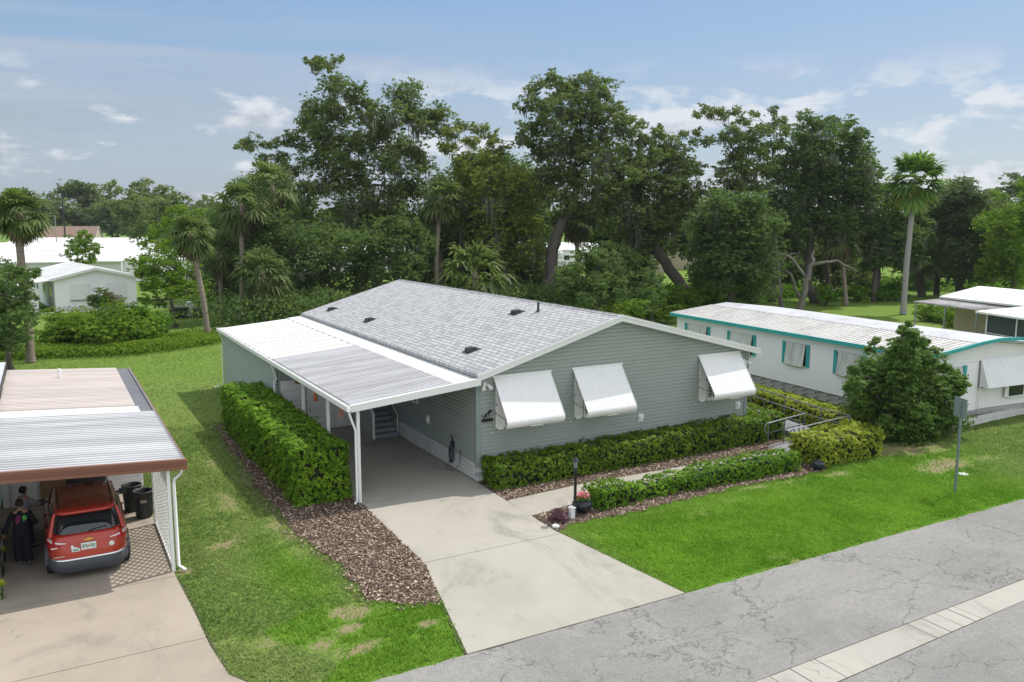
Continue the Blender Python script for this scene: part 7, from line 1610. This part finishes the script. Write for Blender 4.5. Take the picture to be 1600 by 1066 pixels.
for i, (u, v, r, h, lab) in enumerate(((1010, 505, 3.0, 2.2, 'bright bush behind the peak of the sage house gable'), (1050, 492, 3.2, 3.0, 'bright bush left of the leaning trunk foot'), (985, 500, 2.6, 1.9, 'bright bush at the right end of the shingle ridge'), (1105, 478, 3.0, 3.0, 'bright bush right of the leaning trunk foot'), (1125, 470, 2.6, 2.4, 'bright bush behind the left end of the teal trimmed roof'), (1030, 485, 2.8, 2.5, 'tall bright bush behind the small vine covered tree'), (960, 478, 3, 2.4, 'yellow green bush glimpsed beside the low rounded tree'))):
    bpx(u, v, r, h, 'bright', lab, .18, group='bright bushes between the two roofs')
for i, (u, v, r, h, lab) in enumerate(((1345, 470, 3.0, 1.7, 'dark shrub on the lawn under the right oaks'), (1380, 462, 2.4, 2.2, 'bushy shrub on the lawn left of the tall thin palm'), (1290, 478, 1.4, 2.2, 'thin leafy shrub behind the ribbed roof'), (1560, 452, 3.2, 3.4, 'shrub behind the white roof at the right edge'), (1400, 470, 1.5, 1.2, 'low shrub at the foot of the tall thin palm'))):
    bpx(u, v, r, h, 'hedgeD', lab, .18, group='shrubs on the far lawn')
for i, (u, v, r, h, lab) in enumerate(((1455, 502, 1.7, 1.7, 'bright shrub left of the dark screened porch'), (1485, 506, 1.5, 1.4, 'flowering shrub in front of the beige wall of the porch'), (1505, 512, 1.6, 1.3, 'low shrub against the corner of the dark screened porch'))):
    bpx(u, v, r, h, 'bright', lab, .14, group='shrubs by the screened porch')
# rough grass bank and undergrowth
def thicket(name, label, pts, w, h, n, mat, leaf):
    P_ = np.array(pts); Vs, q = [], []; s = rng.random(n)*(len(P_)-1); i = s.astype(int); t = (s-i)[:, None]; c = P_[i]*(1-t)+P_[i+1]*t
    x = c[:, 0]+rng.normal(0, w, n); y = c[:, 1]+rng.normal(0, w, n); hh = h*(.4+.8*fbm(x, y, 3)); z = hh*rng.random(n)**.7+.02
    V, vq = leaf_quads(np.stack([x, y, z], 1), rng.normal(0, .6, (n, 3))+[0, 0, .5], leaf*rng.uniform(.6, 1.4, n), np.clip(fbm(x, y, 2)*.9+rng.normal(0, .18, n), 0, 1), .5)
    o = mesh_arrays(name, V, np.arange(len(V)).reshape(-1, 4), mat, {'v': vq}, base=(P_[0][0], P_[0][1], 0)); tag(o, label, 'undergrowth', kind='stuff'); TOT[0] += n
thicket('undergrowth', 'overgrown bright green weeds along the back of the left lawn', [g2(-30, 560), g2(80, 556), g2(200, 552), g2(290, 540), g2(330, 532)], .8, .75, 26000, M['bright'], .15)
thicket('undergrowth', 'dark tangled undergrowth at the foot of the treeline', [(float(at(u, 480, D)[0]), float(at(u, 480, D)[1])) for u, D in ((345, 64), (450, 68), (560, 70), (680, 74), (800, 76), (920, 78), (1000, 82))], 1.8, 3.4, 34000, M['oak_deep'], .24)
thicket('undergrowth', 'shaded undergrowth below the right hand oaks', [(float(at(u, 470, D)[0]), float(at(u, 470, D)[1])) for u, D in ((1090, 86), (1160, 90), (1230, 96), (1400, 110), (1560, 100), (1700, 96))], 1.6, 1.6, 22000, M['hedgeD'], .24)
# far tree line: one tree of each sort, then copies
random.seed(5)
def fartree(i, mat, H=14, r=5):
    t = thing('broadleaf_tree', 'far tree', 'tree', (0, 0, 0), 'far trees on the horizon'); mb = MB(); mb.tube([(0, 0, 0), (.2, 0, H*.45), (0, .2, H*.8)], [.35, .25, .08], 7); mb.build('trunk', M['bark'], t)
    cl = [((random.uniform(-1, 1)*r*.75, random.uniform(-1, 1)*r*.75, H*random.uniform(.35, .86)), r*random.uniform(.32, .52)) for _ in range(14)]+[((0, 0, H*.9), r*.35)]
    V, q = crown_leaves(cl, .60, 1.15, .8, 12); mesh_arrays('crown', V, np.arange(len(V)).reshape(-1, 4), mat, {'v': q}, t); return t
protos = [fartree(0, M['fartree'], 14, 5.5), fartree(1, M['fartree'], 13, 5), fartree(2, M['oak'], 15, 6), fartree(3, M['oak_olive'], 12, 5), fartree(4, M['oak'], 13, 5.5)]
spots = []
for k in range(17): spots.append((-30+k*24+random.uniform(-8, 8), random.uniform(290, 350), random.uniform(.9, 1.25)))
for k in range(44): spots.append((360+k*29+random.uniform(-10, 10), random.uniform(190, 280), random.uniform(.7, 1.0)))
spots += [(130, 300, 1.7), (148, 310, 1.75), (228, 215, 1.25), (212, 260, 1.35), (250, 190, 1.05), (285, 160, .95), (178, 300, 1.5), (315, 150, .9), (100, 290, 1.2), (60, 280, 1.2), (300, 140, .7), (340, 145, .85), (1560, 150, 1.1), (1600, 140, 1.2), (1530, 170, 1.1), (1470, 175, 1.1)]
def near_word(u):
    for lim, w in ((60, 'behind the crown of the left sabal palm'), (120, 'by the dark utility pole'), (200, 'above the brown roofed house'), (270, 'right of the brown roofed house'), (340, 'above the second sabal palm'), (480, 'behind the two dark palms'), (700, 'behind the tallest oak'), (850, 'behind the olive oak'), (980, 'behind the central oak'), (1100, 'behind the leaning oak'), (1230, 'behind the thin mossy oak'), (1400, 'behind the dense right oak'), (1500, 'behind the tall thin palm'), (9999, 'behind the trees at the right edge')):
        if u < lim: return w
used = set(); TONE = ['grey green ', 'rounded pale ', 'spreading dark ', 'olive ', 'slender dark ']
for k, (u, D, s) in enumerate(sorted(spots)):
    pr_ = protos[k % 5]; o = pr_ if pr_.name not in used else copy_tree(pr_)
    used.add(pr_.name); p = at(u, 400, D); o.location = (p[0], p[1], 0); o.scale = (s, s, s*random.uniform(.92, 1.08)); o.rotation_euler.z = random.uniform(0, 6.28)
    o['label'] = 'far '+('tall ' if s > 1.05 else 'small ' if s < .85 else '')+TONE[k % 5]+'tree on the skyline '+near_word(u)
_seen = {}
for o in col.objects:
    if o.get('group') == 'far trees on the horizon': _seen.setdefault(o['label'], []).append(o)
for lab_, os_ in _seen.items():
    if len(os_) > 1:
        for o, w_ in zip(sorted(os_, key=lambda q: math.atan2(q.location.x-CAM[0], q.location.y-CAM[1])), ('leftmost', 'rightmost') if len(os_) == 2 else ('leftmost', 'middle', 'rightmost', 'far right')): o['label'] = lab_+', '+w_+' such'
print('leaf quads', TOT[0])
# ------------------------------------------------------------------ haze
hzm = bpy.data.materials.new('haze'); hzm.use_nodes = True; t_ = hzm.node_tree; t_.nodes.remove(t_.nodes['Principled BSDF'])
pv_ = t_.nodes.new('ShaderNodeVolumePrincipled'); pv_.inputs['Color'].default_value = (.75, .84, .95, 1); pv_.inputs['Density'].default_value = .00012; pv_.inputs['Anisotropy'].default_value = .2
t_.links.new(pv_.outputs[0], t_.nodes['Material Output'].inputs['Volume'])
HAZE = True
if HAZE:
    mb = MB(); mb.box((-700, -60, -1.2), (700, 700, 40)); o = mb.build('haze', hzm); tag(o, kind='stuff')
